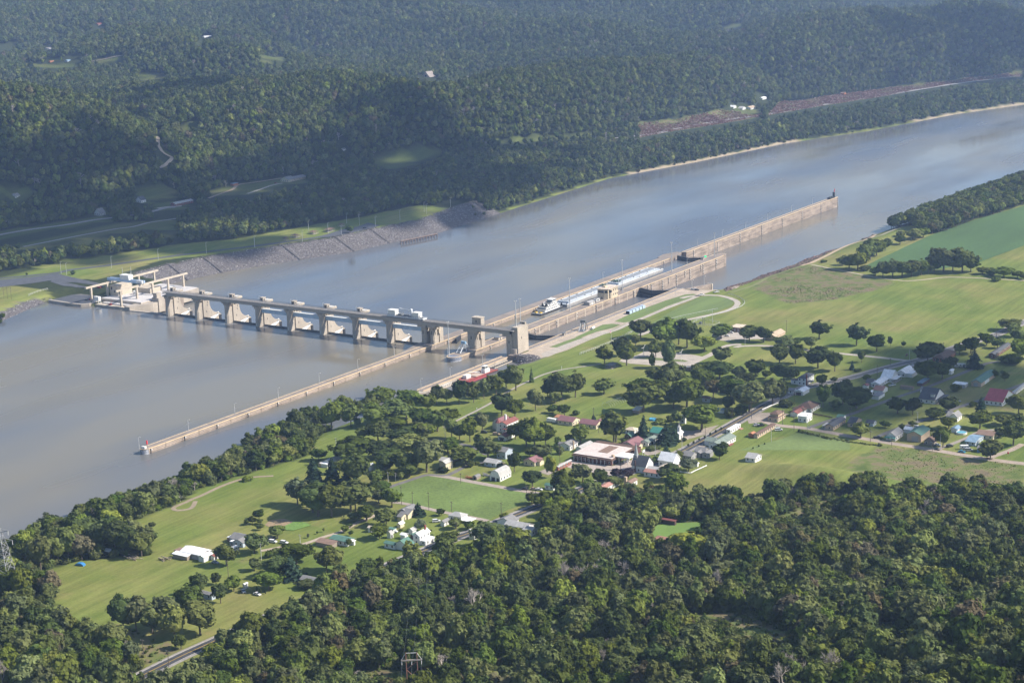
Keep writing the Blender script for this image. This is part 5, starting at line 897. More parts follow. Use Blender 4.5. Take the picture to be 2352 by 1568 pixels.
r, a, b = H('D', 562, 624, 104, 72, 2.9, 'y', 'cream', 'maroon', 'small cream cottage with maroon roof', 'cottage'); block(r, -a*.4, 2.5, 2.5, 7.5, 2.8, 'x', 'cream', 'rust', win=False)
r, a, b = H('D', 195, 634, 108, 60, 2.8, 'x', 'blue', 'light', 'pale blue outbuilding with white metal roof', 'outbuilding', door=False); block(r, .02, 3.4, 1.5, 5.5, 2.4, 'x', 'wood', 'light', win=False)
r, a, b = H('D', 288, 556, 84, 68, 5., 'x', 'blue', 'grey', 'two storey blue grey house behind the white roofed outbuilding', 'house')
r, a, b = H('D', 238, 768, 98, 104, 3., 'gambrel', 'white', 'light', 'white gambrel roofed garage with two dark doors', 'garage', door=False); gdoor(r, 'y', -a*.85, -a*.5, 2.4); gdoor(r, 'y', -a*.35, -a*.12, 2.2)
r, a, b = H('A', 722, 1222, 38, 38, 1.6, 'arch', 'wood', 'grey', 'small grey shed with rounded roof on the lawn', 'shed', win=False, door=False); gdoor(r, 'y', -a*.7, -a*.3, 1.8)
r, a, b = H('D', 738, 850, 80, 30, 2.9, 'x', 'white', 'green', 'small white house with green roof in front of the tall dark tree', 'house')
r, a, b = H('D', 1225, 872, 62, 140, 3.2, 'y', 'white', 'pink', 'house with large pinkish red roof in the trees', 'house', pitch=.3)
r, a, b = H('D', 1468, 824, 48, 60, 3.2, 'y', 'white', 'rust', 'white house with brown roof and stone chimney in the trees', 'house'); chimney(r, -a-.4, .5, 0, 6.5, 'tan', .8)
r, a, b = H('D', 1735, 735, 145, 40, 3., 'x', 'white', 'pink', 'house with reddish brown roof below the church', 'house')
r, a, b = H('H', 1716, 1272, 72, 82, 5., 'y', 'cream', 'light', 'two storey cream house with white roof at the bend of the lane', 'house', pitch=.6); block(r, -a-3, -a*.4, b*.5, b+3, 5, 'x', 'cream', 'light', win=False)
r, a, b = H('H', 365, 1222, 92, 120, 2.9, 'y', 'white', 'light', 'white bungalow with pale roof among the pines', 'house'); block(r, -a*.9, -.5, -3.4, 0, 2.2, 'flat', 'white', 'white', win=False)
r, a, b = H('H', 250, 1226, 34, 24, 2.2, 'y', 'tan', 'light', 'tiny tan shed beside the bungalow in the pines', 'shed', win=False, door=False)
r, a, b = H('H', 832, 1276, 24, 34, 4.4, 'y', 'white', 'white', 'white gable end showing beside the big maples', 'house', win=False)
# --- lower left cluster
r, a, b = H('E', 540, 616, 42, 60, 2.9, 'x', 'cream', 'grey', 'cream house with grey roofs beside the blue spruce', 'house'); block(r, -a-2, 1, b*.9, b+9, 2.9, 'x', 'cream', 'grey', win=False); block(r, -a-6, -a*.2, b+2, b+13, 3., 'y', 'cream', 'grey', win=False)
r, a, b = H('E', 528, 684, 36, 40, 2.4, 'y', 'cream', 'white', 'small cream shed on the grass below the cream house', 'shed', win=False, door=False, pitch=.7)
r, a, b = H('E', 1163, 622, 130, 66, 3.2, 'hip', 'white', 'light', 'white house with pale hip roof and broad white porch', 'house', pitch=.5); MB().box(.1, 7, -1, b*.9, 1.6, 1.8).build('porch_roof', RF['white'], r)
r, a, b = H('E', 985, 666, 38, 56, 2.6, 'y', 'white', 'grey', 'small white outbuilding beside the hip roofed house', 'outbuilding', pitch=.7)
r, a, b = H('E', 732, 862, 70, 106, 5.4, 'y', 'white', 'white', 'white two storey farmhouse with white roof and enclosed front porch', 'house', pitch=.7); block(r, .02, 3.6, .6, b*.95, 2.6, 'flat', 'white', 'white'); MB().box(-2, -1.2, b*.75, b*.85, 7, 9.6).build('chimney', WM['brick'], r)
r, a, b = H('E', 470, 908, 110, 40, 2.9, 'x', 'white', 'green', 'long low house with green metal roof by the wood edge', 'house'); block(r, -1, 8, 0*b+1, b+4, 3.2, 'y', 'white', 'green', win=False, pitch=.6)
r, a, b = H('E', 575, 802, 46, 34, 2.6, 'x', 'white', 'white', 'small white shed with flat pale roof by the farmhouse', 'shed', win=False); 
r, a, b = H('E', 655, 752, 40, 40, 2.6, 'y', 'white', 'light', 'small white shed with steep pale roof by the farmhouse', 'shed', win=False, pitch=.8)
r, a, b = H('E', 668, 800, 34, 50, 2.4, 'y', 'dark', 'green', 'dark shed with pale green roof squeezed beside the farmhouse', 'shed', win=False)
r, a, b = H('E', 455, 738, 60, 30, 2.3, 'flat', 'white', 'green', 'open white carport with green roof edge and parked car', 'carport', win=False, door=False)
r, a, b = H('E', 428, 792, 40, 26, 2.6, 'gambrel', 'white', 'light', 'white barn shaped shed below the carport', 'shed', win=False, door=False); gdoor(r, 'x', .4, b*.7, 2)
r, a, b = H('E', 225, 732, 34, 30, 3., 'x', 'white', 'cream', 'white shed with cream roof behind the round tree', 'shed', win=False)
r, a, b = H('E', 42, 864, 32, 14, 2.4, 'shed', 'white', 'white', 'small open white lean to at the tree edge', 'shed', win=False, door=False)
r, a, b = H('E', 1300, 806, 42, 90, 3.2, 'y', 'white', 'white', 'white cottage with tall chimney behind the sycamores', 'house'); chimney(r, -a, .3, 0, 6, 'white', .6)
r, a, b = H('E', 1900, 768, 90, 60, 3.2, 'x', 'white', 'light', 'long white house with pale grey roof at the end of the road, right wing', 'house'); block(r, -a-14, -a+1, 2, 10, 3.4, 'x', 'white', 'light', win=False); block(r, -a-22, -a-12, 6, 14, 3.4, 'y', 'white', 'grey', win=False)
r, a, b = H('F', 972, 756, 92, 60, 3., 'y', 'blue', 'grey', 'pale blue farmhouse with grey roofs beside the round tree', 'house'); block(r, -a-6, -a*.2, b*.6, b+7, 3., 'x', 'blue', 'grey', win=False); block(r, -a-9, -a-5, b*.8, b+3, 2.4, 'flat', 'brown', 'white', win=False); porch(r, -a-3, -a, -.5, 3, 2.4, 'white')
r, a, b = H('F', 388, 892, 148, 40, 2.4, 'shed', 'wood', 'white', 'low open barn with bright white metal roofs', 'barn', win=False, door=False); block(r, -a*.75, 7.5, b+.5, b+10, 3.2, 'x', 'grey', 'white', win=False, pitch=.34); block(r, 7, 11, b-1, b+6, 3.2, 'y', 'white', 'white', win=False); block(r, -a-4, -a-.4, b+2, b+7, 2, 'flat', 'wood', 'rust', win=False)
r, a, b = H('F', 672, 888, 36, 52, 2.4, 'y', 'white', 'red', 'small white shed with rusty red roof under the round tree', 'shed', win=False, door=False); gdoor(r, 'x', .6, 2.6, 2)
r, a, b = H('F', 2062, 746, 180, 78, 2.9, 'x', 'white', 'green', 'white mobile home with green roof beside the farm track', 'mobile home', pitch=.3)
r, a, b = H('F', 1900, 768, 168, 56, 2.3, 'shed', 'wood', 'rust', 'weathered shed with rusty flat roof below the mobile home', 'shed', win=False, door=False)
r, a, b = H('F', 1742, 1172, 170, 70, 2.8, 'x', 'white', 'grey', 'long low white house with grey roof at the wood edge', 'house', pitch=.4); gdoor(r, 'x', 1, 3.8, 2.2)
r, a, b = H('F', 648, 1306, 130, 40, 2.9, 'x', 'blue', 'grey', 'pale blue house with grey roof under the lower trees', 'house')
r, a, b = H('F', 992, 1190, 22, 36, 2.4, 'arch', 'white', 'white', 'small white rounded shed behind the lower trees', 'shed', win=False, door=False)
r, a, b = H('G', 938, 482, 66, 26, 3., 'shed', 'wood', 'white', 'open white shed with a pickup in front at the riverbank trees', 'shed', win=False, door=False); gdoor(r, 'y', -a*.95, -.3, 2.6)  # dark panel paints the shade inside the open front, no door here
# --- right hand town
r, a, b = H('C', 290, 690, 74, 78, 5.6, 'hip', 'white', 'dark', 'white two storey house with brick chimney and dark hip roof', 'house'); chimney(r, .35, .8, 0, 9, 'brick', .5); block(r, -a-6, -a, 1, 6, 3, 'flat', 'white', 'dark'); porch(r, .1, 4.4, 1, 6, 2.9, 'dark')
r, a, b = H('C', 172, 772, 50, 32, 2.6, 'x', 'white', 'grey', 'small white shed with grey roof left of the green doored garage', 'shed')
r, a, b = H('C', 262, 785, 72, 62, 2.9, 'y', 'white', 'white', 'white garage with dark green door across from the bungalow', 'garage', door=False, win=False); gdoor(r, 'y', -a*.9, -a*.2, 2.3, WM['dark'])
r, a, b = H('C', 345, 945, 140, 86, 3., 'hip', 'white', 'brown', 'white bungalow with brown hip roofs in the shade', 'house', pitch=.5); block(r, -a-1, -a*.3, -5, 0, 2.8, 'hip', 'white', 'brown', win=False)
r, a, b = H('C', 212, 986, 66, 92, 2.6, 'y', 'white', 'red', 'low white shed with dark red roof below the bungalow', 'shed', win=False)
r, a, b = H('B', 1672, 1032, 94, 72, 2.9, 'flat', 'tan', 'brown', 'tan two level shop with brown roof on the gravel lot', 'shop'); block(r, -a+1, -.6, 2, b-1, 5.2, 'hip', 'tan', 'brown', z0=3.2, win=False)
r, a, b = H('B', 1945, 1036, 82, 52, 4.2, 'flat', 'white', 'white', 'plain white flat roofed block building on the grass', 'building')
r, a, b = H('B', 1228, 1140, 40, 96, 2.6, 'flat', 'white', 'white', 'long white office trailer beside the main road', 'trailer'); MB().box(.2, 2.4, b*.75, b*.95, 0, .6).build('deck', RF['pink'], r)
r, a, b = H('B', 1482, 1184, 36, 172, 2.7, 'y', 'tan', 'brown', 'long narrow tan mobile home with brown roof on the lawn', 'mobile home', pitch=.35)
r, a, b = H('B', 1442, 1174, 46, 26, 2.2, 'y', 'orange', 'orange', 'small orange shed at the end of the tan mobile home', 'shed', win=False, door=False)
r, a, b = H('C', 552, 1114, 78, 116, 2.9, 'y', 'tan', 'dark', 'tan brick house with dark grey roof beside the side street', 'house'); porch(r, -a-2.5, -a, 0, b*.4, 2.4, 'light')
r, a, b = H('C', 752, 1086, 66, 68, 2.9, 'x', 'tan', 'dark', 'tan house with dark roof behind the rounded yellow green tree', 'house')
r, a, b = H('C', 925, 1077, 66, 32, 2.5, 'x', 'blue', 'dark', 'small blue grey garage with dark roof beyond the yellow green tree', 'garage', door=False)
r, a, b = H('C', 640, 1028, 56, 30, 2.8, 'x', 'white', 'green', 'small white house with green roof behind the tan brick house', 'house')
r, a, b = H('C', 1138, 1214, 90, 72, 3.4, 'y', 'white', 'grey', 'white house with teal porch roof by the side street', 'house', pitch=.7); MB().box(-a-.3, .2, -2.6, -.1, 2.4, 2.6).build('porch_roof', RF['teal'], r)
r, a, b = H('C', 1378, 1226, 132, 84, 5., 'y', 'tan', 'green', 'large tan workshop barn with green roof and wide grey door', 'workshop', win=False, door=False); gdoor(r, 'y', -a*.66, -a*.18, 3.8, WM['grey'])
r, a, b = H('C', 1496, 1258, 88, 30, 2.8, 'y', 'wood', 'brown', 'weathered gabled shop beside the green roofed workshop', 'shop', pitch=.8)
r, a, b = H('C', 1285, 1142, 66, 28, 2.6, 'x', 'white', 'white', 'white roofed shed behind the green roofed workshop', 'shed', win=False)
r, a, b = H('C', 1722, 1135, 60, 36, 2.4, 'y', 'white', 'blue', 'pool house with bright blue metal roof', 'shed', win=False)
r, a, b = H('C', 2058, 1204, 158, 50, 2.8, 'x', 'cream', 'rust', 'cream mobile home with rusty roof by the gravel lane', 'mobile home', pitch=.25)
r, a, b = H('C', 1890, 1262, 92, 80, 2.6, 'x', 'blue', 'blue', 'blue roofed trailer behind the parked camper', 'trailer', pitch=.2)
r, a, b = H('C', 1965, 1325, 56, 30, 2.6, 'x', 'skyblue', 'grey', 'low building with bright blue wall near the street corner', 'shed', win=False)
r, a, b = H('C', 1505, 866, 146, 92, 3.2, 'x', 'white', 'dark', 'white house with dark roof dormer and corner porch', 'house', pitch=.6); MB().box(-a*.32, -a*.08, b*.1, b*.45, 4.4, 6.6).build('dormer', WM['white'], r); MB().box(-a*.35, -a*.05, b*.06, b*.5, 6.6, 6.8).build('dormer_roof', RF['dark'], r); porch(r, .1, 4, 1, b, 2.6, 'dark')
r, a, b = H('C', 1415, 758, 42, 28, 2.6, 'x', 'white', 'grey', 'small white shed between the two back streets', 'shed')
r, a, b = H('C', 1095, 660, 96, 70, 3.2, 'x', 'white', 'white', 'white house with large bright metal roof beside the main road', 'house', pitch=.6); porch(r, .1, 4, 0, b*.8, 2.6, 'white'); 
r, a, b = H('C', 1232, 612, 84, 76, 3.2, 'y', 'white', 'white', 'white house with crossed bright metal roofs, nearer the tree clump', 'house', pitch=.6); block(r, 0.02, 5, 1, b*.7, 2.8, 'flat', 'white', 'white', win=False)
r, a, b = H('C', 985, 712, 76, 86, 3., 'y', 'white', 'white', 'white house with white front roof and dark rear roof', 'house'); block(r, -a-5, -a-.1, 2, 10, 3, 'x', 'grey', 'dark', win=False)
r, a, b = H('C', 1017, 769, 88, 48, 2.6, 'x', 'white', 'pink', 'white double garage with pinkish roof', 'garage', door=False, win=False)
r, a, b = H('C', 978, 824, 66, 58, 2.4, 'flat', 'white', 'grey', 'open grey roofed carport below the pinkish garage', 'carport', win=False, door=False)
r, a, b = H('C', 905, 785, 14, 20, 3., 'y', 'white', 'white', 'narrow white shed beside the pinkish garage', 'shed', win=False, door=False)
r, a, b = H('C', 868, 725, 40, 20, 2.8, 'y', 'white', 'red', 'house with reddish roof half hidden by the dark trees', 'house', win=False)
r, a, b = H('C', 1390, 697, 48, 70, 2.4, 'flat', 'dark', 'blue', 'open shed with pale blue metal roof by the back street', 'shed', win=False, door=False)
r, a, b = H('C', 1300, 733, 120, 14, 2., 'flat', 'wood', 'rust', 'cluttered low shed with patched roof in the overgrown yard', 'shed', win=False, door=False)
r, a, b = H('C', 1945, 704, 92, 142, 3.4, 'y', 'tan', 'green', 'tan pole barn with pale green roof in the open yard', 'barn', door=False, win=False, pitch=.5); gdoor(r, 'x', b*.25, b*.55, 2.8, WM['white']); gdoor(r, 'y', -a*.75, -a*.35, 2.8, WM['grey'])
r, a, b = H('C', 1792, 716, 116, 30, 2.6, 'flat', 'grey', 'white', 'grey storage trailer with white roof beside the pole barn', 'trailer', win=False, door=False)
r, a, b = H('C', 2148, 884, 168, 104, 3.2, 'x', 'white', 'bright', 'long white building with bright red roof by the street', 'building', pitch=.45)
r, a, b = H('C', 2240, 802, 20, 150, 2.7, 'y', 'white', 'light', 'white mobile home with pale roof at the right edge', 'mobile home', pitch=.3)
r, a, b = H('C', 1722, 1032, 76, 42, 3.2, 'y', 'white', 'grey', 'white house with steep grey roof among the shade trees', 'house', pitch=.9); block(r, -a-3, -a, 2, b+3, 2.8, 'x', 'white', 'grey', win=False)
r, a, b = H('C', 1600, 470, 110, 110, 3., 'hip', 'brick', 'brown', 'brick ranch house with broad brown roof by the main road', 'house', pitch=.4)
r, a, b = H('C', 2075, 432, 55, 190, 3., 'y', 'dbrick', 'dark', 'long dark roofed brick ranch house with white gable', 'house', pitch=.4)
r, a, b = H('C', 1665, 586, 26, 24, 2.8, 'y', 'white', 'white', 'white flat fronted shed beyond the tree clump', 'shed', win=False, door=False)
r, a, b = H('C', 1308, 552, 52, 46, 3., 'y', 'white', 'grey', 'white house with grey roof between the road and the tree clump', 'house')
r, a, b = H('B', 1320, 186, 96, 60, 3.8, 'flat', 'brown', 'cream', 'maintenance building with pale flat roof and large doors', 'building', door=False, win=False); [gdoor(r, 'y', -a+1+k*a/3.2, -a*.78+k*a/3.2, 3, WM['grey']) for k in range(3)]
r, a, b = H('B', 1648, 266, 92, 96, 3.6, 'y', 'tan', 'tan', 'tan metal warehouse with tan roof beside the work yard', 'warehouse', door=False, win=False, pitch=.5)
r, a, b = H('B', 880, 552, 80, 20, 2.8, 'hip', 'brown', 'grey', 'small brown restroom building beside the visitor parking lot', 'building')
r, a, b = H('B', 1030, 846, 66, 20, 3.2, 'x', 'blue', 'brown', 'house with blue white gable deep under the dark trees', 'house')
r, a, b = H('B', 1160, 945, 62, 10, 2.6, 'x', 'white', 'blue', 'small white building with pale blue roof under the dark trees', 'shed', win=False)
r, a, b = H('B', 800, 1046, 50, 12, 5.5, 'x', 'white', 'grey', 'white two storey house hidden behind the large shade tree', 'house')
r, a, b = H('M', 888, 446, 88, 12, 2.6, 'x', 'dark', 'red', 'dark open barn with rusty red roof at the bright clearing', 'barn', win=False, door=False)
r, a, b = H('M', 850, 592, 110, 30, 2.9, 'hip', 'brown', 'pink', 'house with brownish red roof below the bright clearing', 'house')
r, a, b = H('M', 490, 512, 70, 14, 2.6, 'x', 'dark', 'grey', 'grey roofed shed hidden in the dark trees', 'shed', win=False)
r, a, b = H('Z', 1734, 1062, 22, 15, 2.6, 'x', 'white', 'light', 'lone white garage standing on the broad mown lawn', 'garage', door=False)
# open shelters
def shelter(c, u, v, w, d, label, rcol='grey', grp=None, h=2.5):
    r = empty('picnic_shelter', G(c, u, v), label=label, cat='picnic shelter', group=grp); R = MB(); x, y = w/2, d/2
    R.add([(-x, -y, h), (x, -y, h), (x, y, h), (-x, y, h), (-x+y, 0, h+1.5), (x-y, 0, h+1.5)] if w > d else [(-x, -y, h), (x, -y, h), (x, y, h), (-x, y, h), (0, -y+x, h+1.5), (0, y-x, h+1.5)], [(0, 1, 5, 4), (1, 2, 5), (2, 3, 4, 5), (3, 0, 4), (3, 2, 1, 0)] if w > d else [(0, 1, 4), (1, 2, 5, 4), (2, 3, 5), (3, 0, 4, 5), (3, 2, 1, 0)]); R.build('roof', RF[rcol], r)
    for sx in (-1, 1):
        for sy in (-1, 0, 1): MB().box(sx*(x-.5)-.14, sx*(x-.5)+.14, sy*(y-.5)-.14, sy*(y-.5)+.14, 0, h).build('post', WM['wood'], r)
    MB().box(-x, x, -y, y, -.4, .12).build('floor', CONC, r); MB().box(-1.2, 1.2, -.4, .4, .5, .8).build('table', WM['wood'], r); return r
shelter('B', 110, 512, 7, 11, 'dark roofed picnic shelter at the corner of the visitor parking lot')
for k, (u, v, w, d) in enumerate([(575, 605, 6, 6), (640, 585, 9, 9), (760, 562, 10, 9), (868, 545, 14, 8), (950, 512, 7, 7)]): shelter('V', u, v, d, w, f'brown roofed picnic shelter on the far bank, {WHICH[k]} from the left', 'brown', 'picnic shelters on the far bank', 2.6)
r, a, b = H('B', 365, 950, 58, 44, 2.2, 'shed', 'wood', 'white', 'open garden shed with white roof beside the vegetable plot', 'shed', win=False, door=False)
r = empty('hoop_house', G('B', 60, 880), math.radians(-8), label='bare white hoop house frame over the garden rows', cat='hoop house')
for k in range(9):
    m = MB(); P = [(0*1., 0, 0)]
    q = [(-4+4*(1-math.cos(math.pi*j/8)), k*2.6, 2.8*math.sin(math.pi*j/8)) for j in range(9)]
    for p, p2 in zip(q[:-1], q[1:]): m.bar(p, p2, .12)
    m.build('hoop', WHITE, r)
# --- far shore houses
def FH(c, u, v, lx, ly, h, roof, wall, rcol, label, **k):
    b = G(c, u, v); r = empty('house', b, label=label, cat=k.pop('cat', 'house'), group='houses on the far shore'); block(r, -lx, 0, 0, ly, h, roof, wall, rcol, **k); HOUSES.append((b.x-lx/2, b.y+ly/2, max(lx, ly)/2+8)); return r
FH('T', 950, 1365, 10, 9, 4, 'y', 'white', 'dark', 'white gabled house on the far shore above the brick building', pitch=.9)
r = FH('T', 675, 1447, 11, 9, 3.4, 'y', 'white', 'grey', 'white cottage with grey roof beside the far highway', pitch=1.0)
FH('T', 1180, 1390, 9, 34, 3.2, 'y', 'brick', 'light', 'long orange brick building with pale roof on the far shore')
r = FH('T', 1940, 1226, 15, 14, 3.4, 'y', 'cream', 'grey', 'long cream house with grey roof on the far hillside', pitch=.5); block(r, -12, -1, 14, 40, 3.2, 'y', 'cream', 'grey')
FH('T', 1570, 1248, 6, 10, 3.4, 'flat', 'orange', 'blue', 'small orange shed on the far hillside', win=False, cat='shed'); FH('T', 105, 1342, 9, 8, 3, 'y', 'white', 'grey', 'small white house at the far left edge', pitch=.6)
r = FH('V', 965, 0, 6, 6, 3, 'y', 'white', 'grey', 'tiny white shed in the far meadow', win=False, cat='shed')
r = empty('house', G('Z', 982, 178), label='timber A frame house on the far ridge with white truck', cat='house', group='houses on the far shore'); HOUSES.append((r.location.x, r.location.y, 26)); MB().yprism([(-16, 0), (6, 0), (-5, 12)], 0, 24).build('roof', M('weathered_shingle', (.3, .26, .23), .9), r); MB().yprism([(-12, .1), (3, .1), (-4.6, 9.5)], -.2, 24.2).build('wall', WM['tan'], r); MB().box(-7, -2, -.35, -.2, 1, 5).build('window', GLASS, r)
FH('U', 395, 738, 9, 12, 3.2, 'x', 'white', 'white', 'white house beside the far highway, leftmost of the pair'); FH('U', 455, 742, 9, 14, 3.2, 'x', 'white', 'light', 'white house beside the far highway, middle one'); FH('U', 510, 738, 12, 22, 3.4, 'y', 'white', 'tan', 'house with tan roof beside the far highway')
FH('U', 1140, 640, 8, 10, 3, 'x', 'orange', 'rust', 'rust coloured shed above the far highway', win=False, cat='shed'); FH('U', 590, 678, 8, 18, 3, 'y', 'white', 'white', 'white trailer in the trees above the far highway', win=False, cat='trailer')
FH('T', 660, 172, 10, 14, 4, 'y', 'brown', 'red', 'red roofed farmhouse on the distant ridge field'); FH('T', 1375, 258, 8, 26, 3, 'y', 'white', 'white', 'white barn on the distant wooded ridge', win=False, cat='barn'); FH('T', 455, 424, 9, 30, 3.2, 'y', 'blue', 'blue', 'long pale blue building in the distant field', win=False, cat='building'); FH('T', 340, 424, 6, 20, 2, 'y', 'orange', 'orange', 'row of orange sheds in the distant field', win=False, cat='shed'); FH('T', 320, 335, 10, 14, 3.2, 'y', 'white', 'grey', 'white house at the edge of the distant field', win=False)

# ------------------------------------------------------------------ vehicles
CARM = {k: M('car_'+k, c, .3, .04, spec=.6) for k, c in {'white': (.75, .75, .74), 'black': (.02, .022, .025), 'silver': (.42, .43, .45), 'red': (.35, .03, .03), 'blue': (.05, .12, .35), 'gold': (.4, .3, .2), 'grey': (.12, .12, .13), 'teal': (.03, .22, .32)}.items()}
CARP = {}
def car_proto(kind, col):
    if (kind, col) in CARP: return CARP[kind, col]
    r = empty('parked_car' if kind != 'pickup' else 'pickup_truck', (0, 0, -500)); L, Wd = {'car': (4.6, .9), 'suv': (4.9, .97), 'pickup': (5.6, 1.), 'van': (5.4, 1.0)}[kind]
    P = {'car': [(-L/2, .3), (L/2, .3), (L/2, .75), (L/2-1.1, .95), (L/2-1.8, 1.0), (-L/2+.9, 1.0), (-L/2, .9)], 'suv': [(-L/2, .35), (L/2, .35), (L/2, .85), (L/2-1.1, 1.1), (-L/2, 1.1)], 'pickup': [(-L/2, .4), (L/2, .4), (L/2, .9), (L/2-1.2, 1.1), (-L/2, 1.1)], 'van': [(-L/2, .35), (L/2, .35), (L/2, .9), (L/2-.9, 1.15), (-L/2, 1.15)]}[kind]
    T = {'car': [(-1.7, 1.0), (1.1, 1.0), (.3, 1.45), (-1.1, 1.45)], 'suv': [(-2.35, 1.1), (1.3, 1.1), (.6, 1.75), (-2.2, 1.75)], 'pickup': [(-.4, 1.1), (1.6, 1.1), (1.0, 1.75), (-.3, 1.75)], 'van': [(-2.6, 1.15), (1.8, 1.15), (1.2, 2.0), (-2.5, 2.0)]}[kind]
    MB().yprism(P, -Wd, Wd).build('body', CARM[col], r); MB().yprism(T, -Wd+.1, Wd-.1).build('window', GLASS, r); t = [(T[3][0]-.05, T[3][1]), (T[2][0]+.05, T[2][1]), (T[2][0], T[2][1]+.06), (T[3][0], T[3][1]+.06)]; MB().yprism(t, -Wd+.08, Wd-.08).build('roof', CARM[col], r)
    if kind == 'pickup': MB().box(-2.7, -.5, -.8, .8, 1.1, 1.12).build('bed_floor', BLACK, r)
    for x in (-L/2+.95, L/2-.95):
        for y in (-Wd, Wd): MB().cone((x, y-.12, .34), (x, y+.12, .34), .36, .36, 10).build('wheel', BLACK, r)
    CARP[kind, col] = r; return r
_used = set()
def CAR(c, u, v, kind, col, rz, label, z=None):
    p = car_proto(kind, col); g = G(c, u, v)
    if z is not None: g.z = z
    else: g.z += .14
    if (kind, col) not in _used: _used.add((kind, col)); p.location = g; p.rotation_euler = (0, 0, math.radians(rz)); tag(p, label, 'car' if kind != 'pickup' else 'pickup truck', 'parked vehicles'); o = p
    else: o = dup(p, g, math.radians(rz), label=label, cat='car' if kind != 'pickup' else 'pickup truck', group='parked vehicles')
    return o
CAR('F', 1285, 703, 'suv', 'white', 10, 'white wagon on the farmhouse drive nearer the dark tree'); CAR('F', 1403, 714, 'suv', 'white', 5, 'white wagon on the farm track, right of the other one'); CAR('F', 1285, 670, 'car', 'black', 20, 'dark car in the shade of the dark round tree')
CAR('F', 975, 1222, 'car', 'silver', -30, 'silver car behind the lower trees'); CAR('F', 1122, 1252, 'car', 'white', -5, 'pale covered car beside the three small cypresses'); CAR('F', 684, 920, 'car', 'silver', 0, 'silver car in the shade below the red roofed shed')
CAR('E', 903, 620, 'suv', 'white', 40, 'white wagon on the lawn beside the hip roofed house'); CAR('E', 460, 728, 'car', 'white', 20, 'white car under the green edged carport'); CAR('A', 905, 798, 'suv', 'gold', 20, 'tan car on the drive of the turreted house'); CAR('A', 793, 780, 'suv', 'black', 20, 'black car in the shade left of the turreted house')
CAR('A', 1175, 1313, 'car', 'black', 10, 'black car parked beside the round lawn tree'); CAR('A', 1258, 1313, 'car', 'gold', 10, 'tan car parked on the lane verge'); CAR('A', 1308, 1318, 'car', 'white', 10, 'white car parked on the lane verge beside the green roofed house')
CAR('B', 1472, 1062, 'car', 'silver', 60, 'silver car parked beside the dark pickup'); CAR('B', 1514, 1068, 'pickup', 'black', 60, 'black pickup parked in front of the tan mobile home')
CAR('B', 1680, 1110, 'van', 'white', 40, 'white truck with ladder gear at the end of the tan mobile home'); CAR('C', 968, 1187, 'pickup', 'black', 20, 'dark pickup at the drive mouth on the side street'); CAR('C', 1345, 1090, 'suv', 'white', 0, 'white wagon in the junk yard behind the workshop')
CAR('C', 1108, 692, 'pickup', 'white', 60, 'white pickup on the grass behind the white house'); CAR('C', 1725, 843, 'car', 'silver', 30, 'silver car beside the back street'); CAR('C', 1650, 1268, 'suv', 'black', 60, 'black wagon on the grass beside the gravel lane')
CAR('C', 1765, 1322, 'car', 'teal', -5, 'blue car at the edge of the side street'); CAR('C', 1828, 1306, 'van', 'silver', 30, 'grey van beside the small camper'); CAR('C', 1535, 1258, 'car', 'silver', 10, 'silver car next to the weathered shop'); CAR('C', 1895, 1190, 'car', 'black', 5, 'dark car in front of the cream mobile home'); CAR('C', 2060, 1335, 'car', 'silver', 20, 'grey car behind the small street corner tree')
CAR('Q', 2046, 492, 'car', 'silver', 30, 'grey car at the esplanade end, left of three'); CAR('Q', 2068, 496, 'pickup', 'white', 20, 'white pickup at the esplanade end, middle of three'); CAR('Q', 2088, 498, 'car', 'black', 20, 'dark car at the esplanade end, right of three'); CAR('Q', 2128, 545, 'pickup', 'white', 60, 'white pickup driving on the loop road'); CAR('L', 390, 400, 'pickup', 'white', 60, 'white pickup at the top of the loop road')
CAR('B', 1085, 228, 'van', 'white', 20, 'white van under the tree at the work yard'); CAR('B', 1195, 225, 'car', 'white', 15, 'white car parked in the work yard'); CAR('B', 1225, 195, 'pickup', 'white', 15, 'white pickup close to the maintenance building')
CAR('R', 775, 862, 'car', 'red', 10, 'red car in the powerhouse yard', 10.95); CAR('R', 745, 864, 'car', 'black', 10, 'black car in the powerhouse yard beside the red one', 10.95); CAR('R', 870, 748, 'pickup', 'black', 15, 'black pickup on the ramp behind the crane columns'); CAR('R', 845, 752, 'car', 'red', 15, 'dark red car on the ramp behind the crane columns'); CAR('V', 1108, 530, 'suv', 'black', 30, 'black car in the far bank parking lot')
CAR('T', 1852, 1235, 'car', 'red', 20, 'red car on the far hillside drive'); CAR('G', 882, 492, 'pickup', 'black', 20, 'dark pickup in front of the open shed'); CAR('Z', 958, 180, 'pickup', 'white', 40, 'white truck beside the A frame on the far ridge')
def camper(c, u, v, L, rz, label):
    r = empty('camper_trailer', G(c, u, v), math.radians(rz), label=label, cat='camper'); MB().yprism([(-L/2, .5), (L/2-.3, .5), (L/2, 1.3), (L/2-.6, 2.9), (-L/2+.3, 2.9), (-L/2, 2.4)], -1.2, 1.2).build('body', WHITE, r)
    for k in range(3): MB().box(-L/3+k*L/3.4, -L/3+.9+k*L/3.4, -1.24, -1.2, 1.5, 2.2).build('window', GLASS, r)
    MB().box(L/2-.1, L/2+.02, -.9, .9, 1.6, 2.2).build('windscreen', GLASS, r); MB().box(-L/2, L/2-.2, -1.22, -1.2, .9, 1.15).build('stripe', RF['tan'], r)
    for y in (-1.1, 1.1): MB().cone((-.6, y-.1, .4), (-.6, y+.1, .4), .4, .4, 10).build('wheel', BLACK, r)
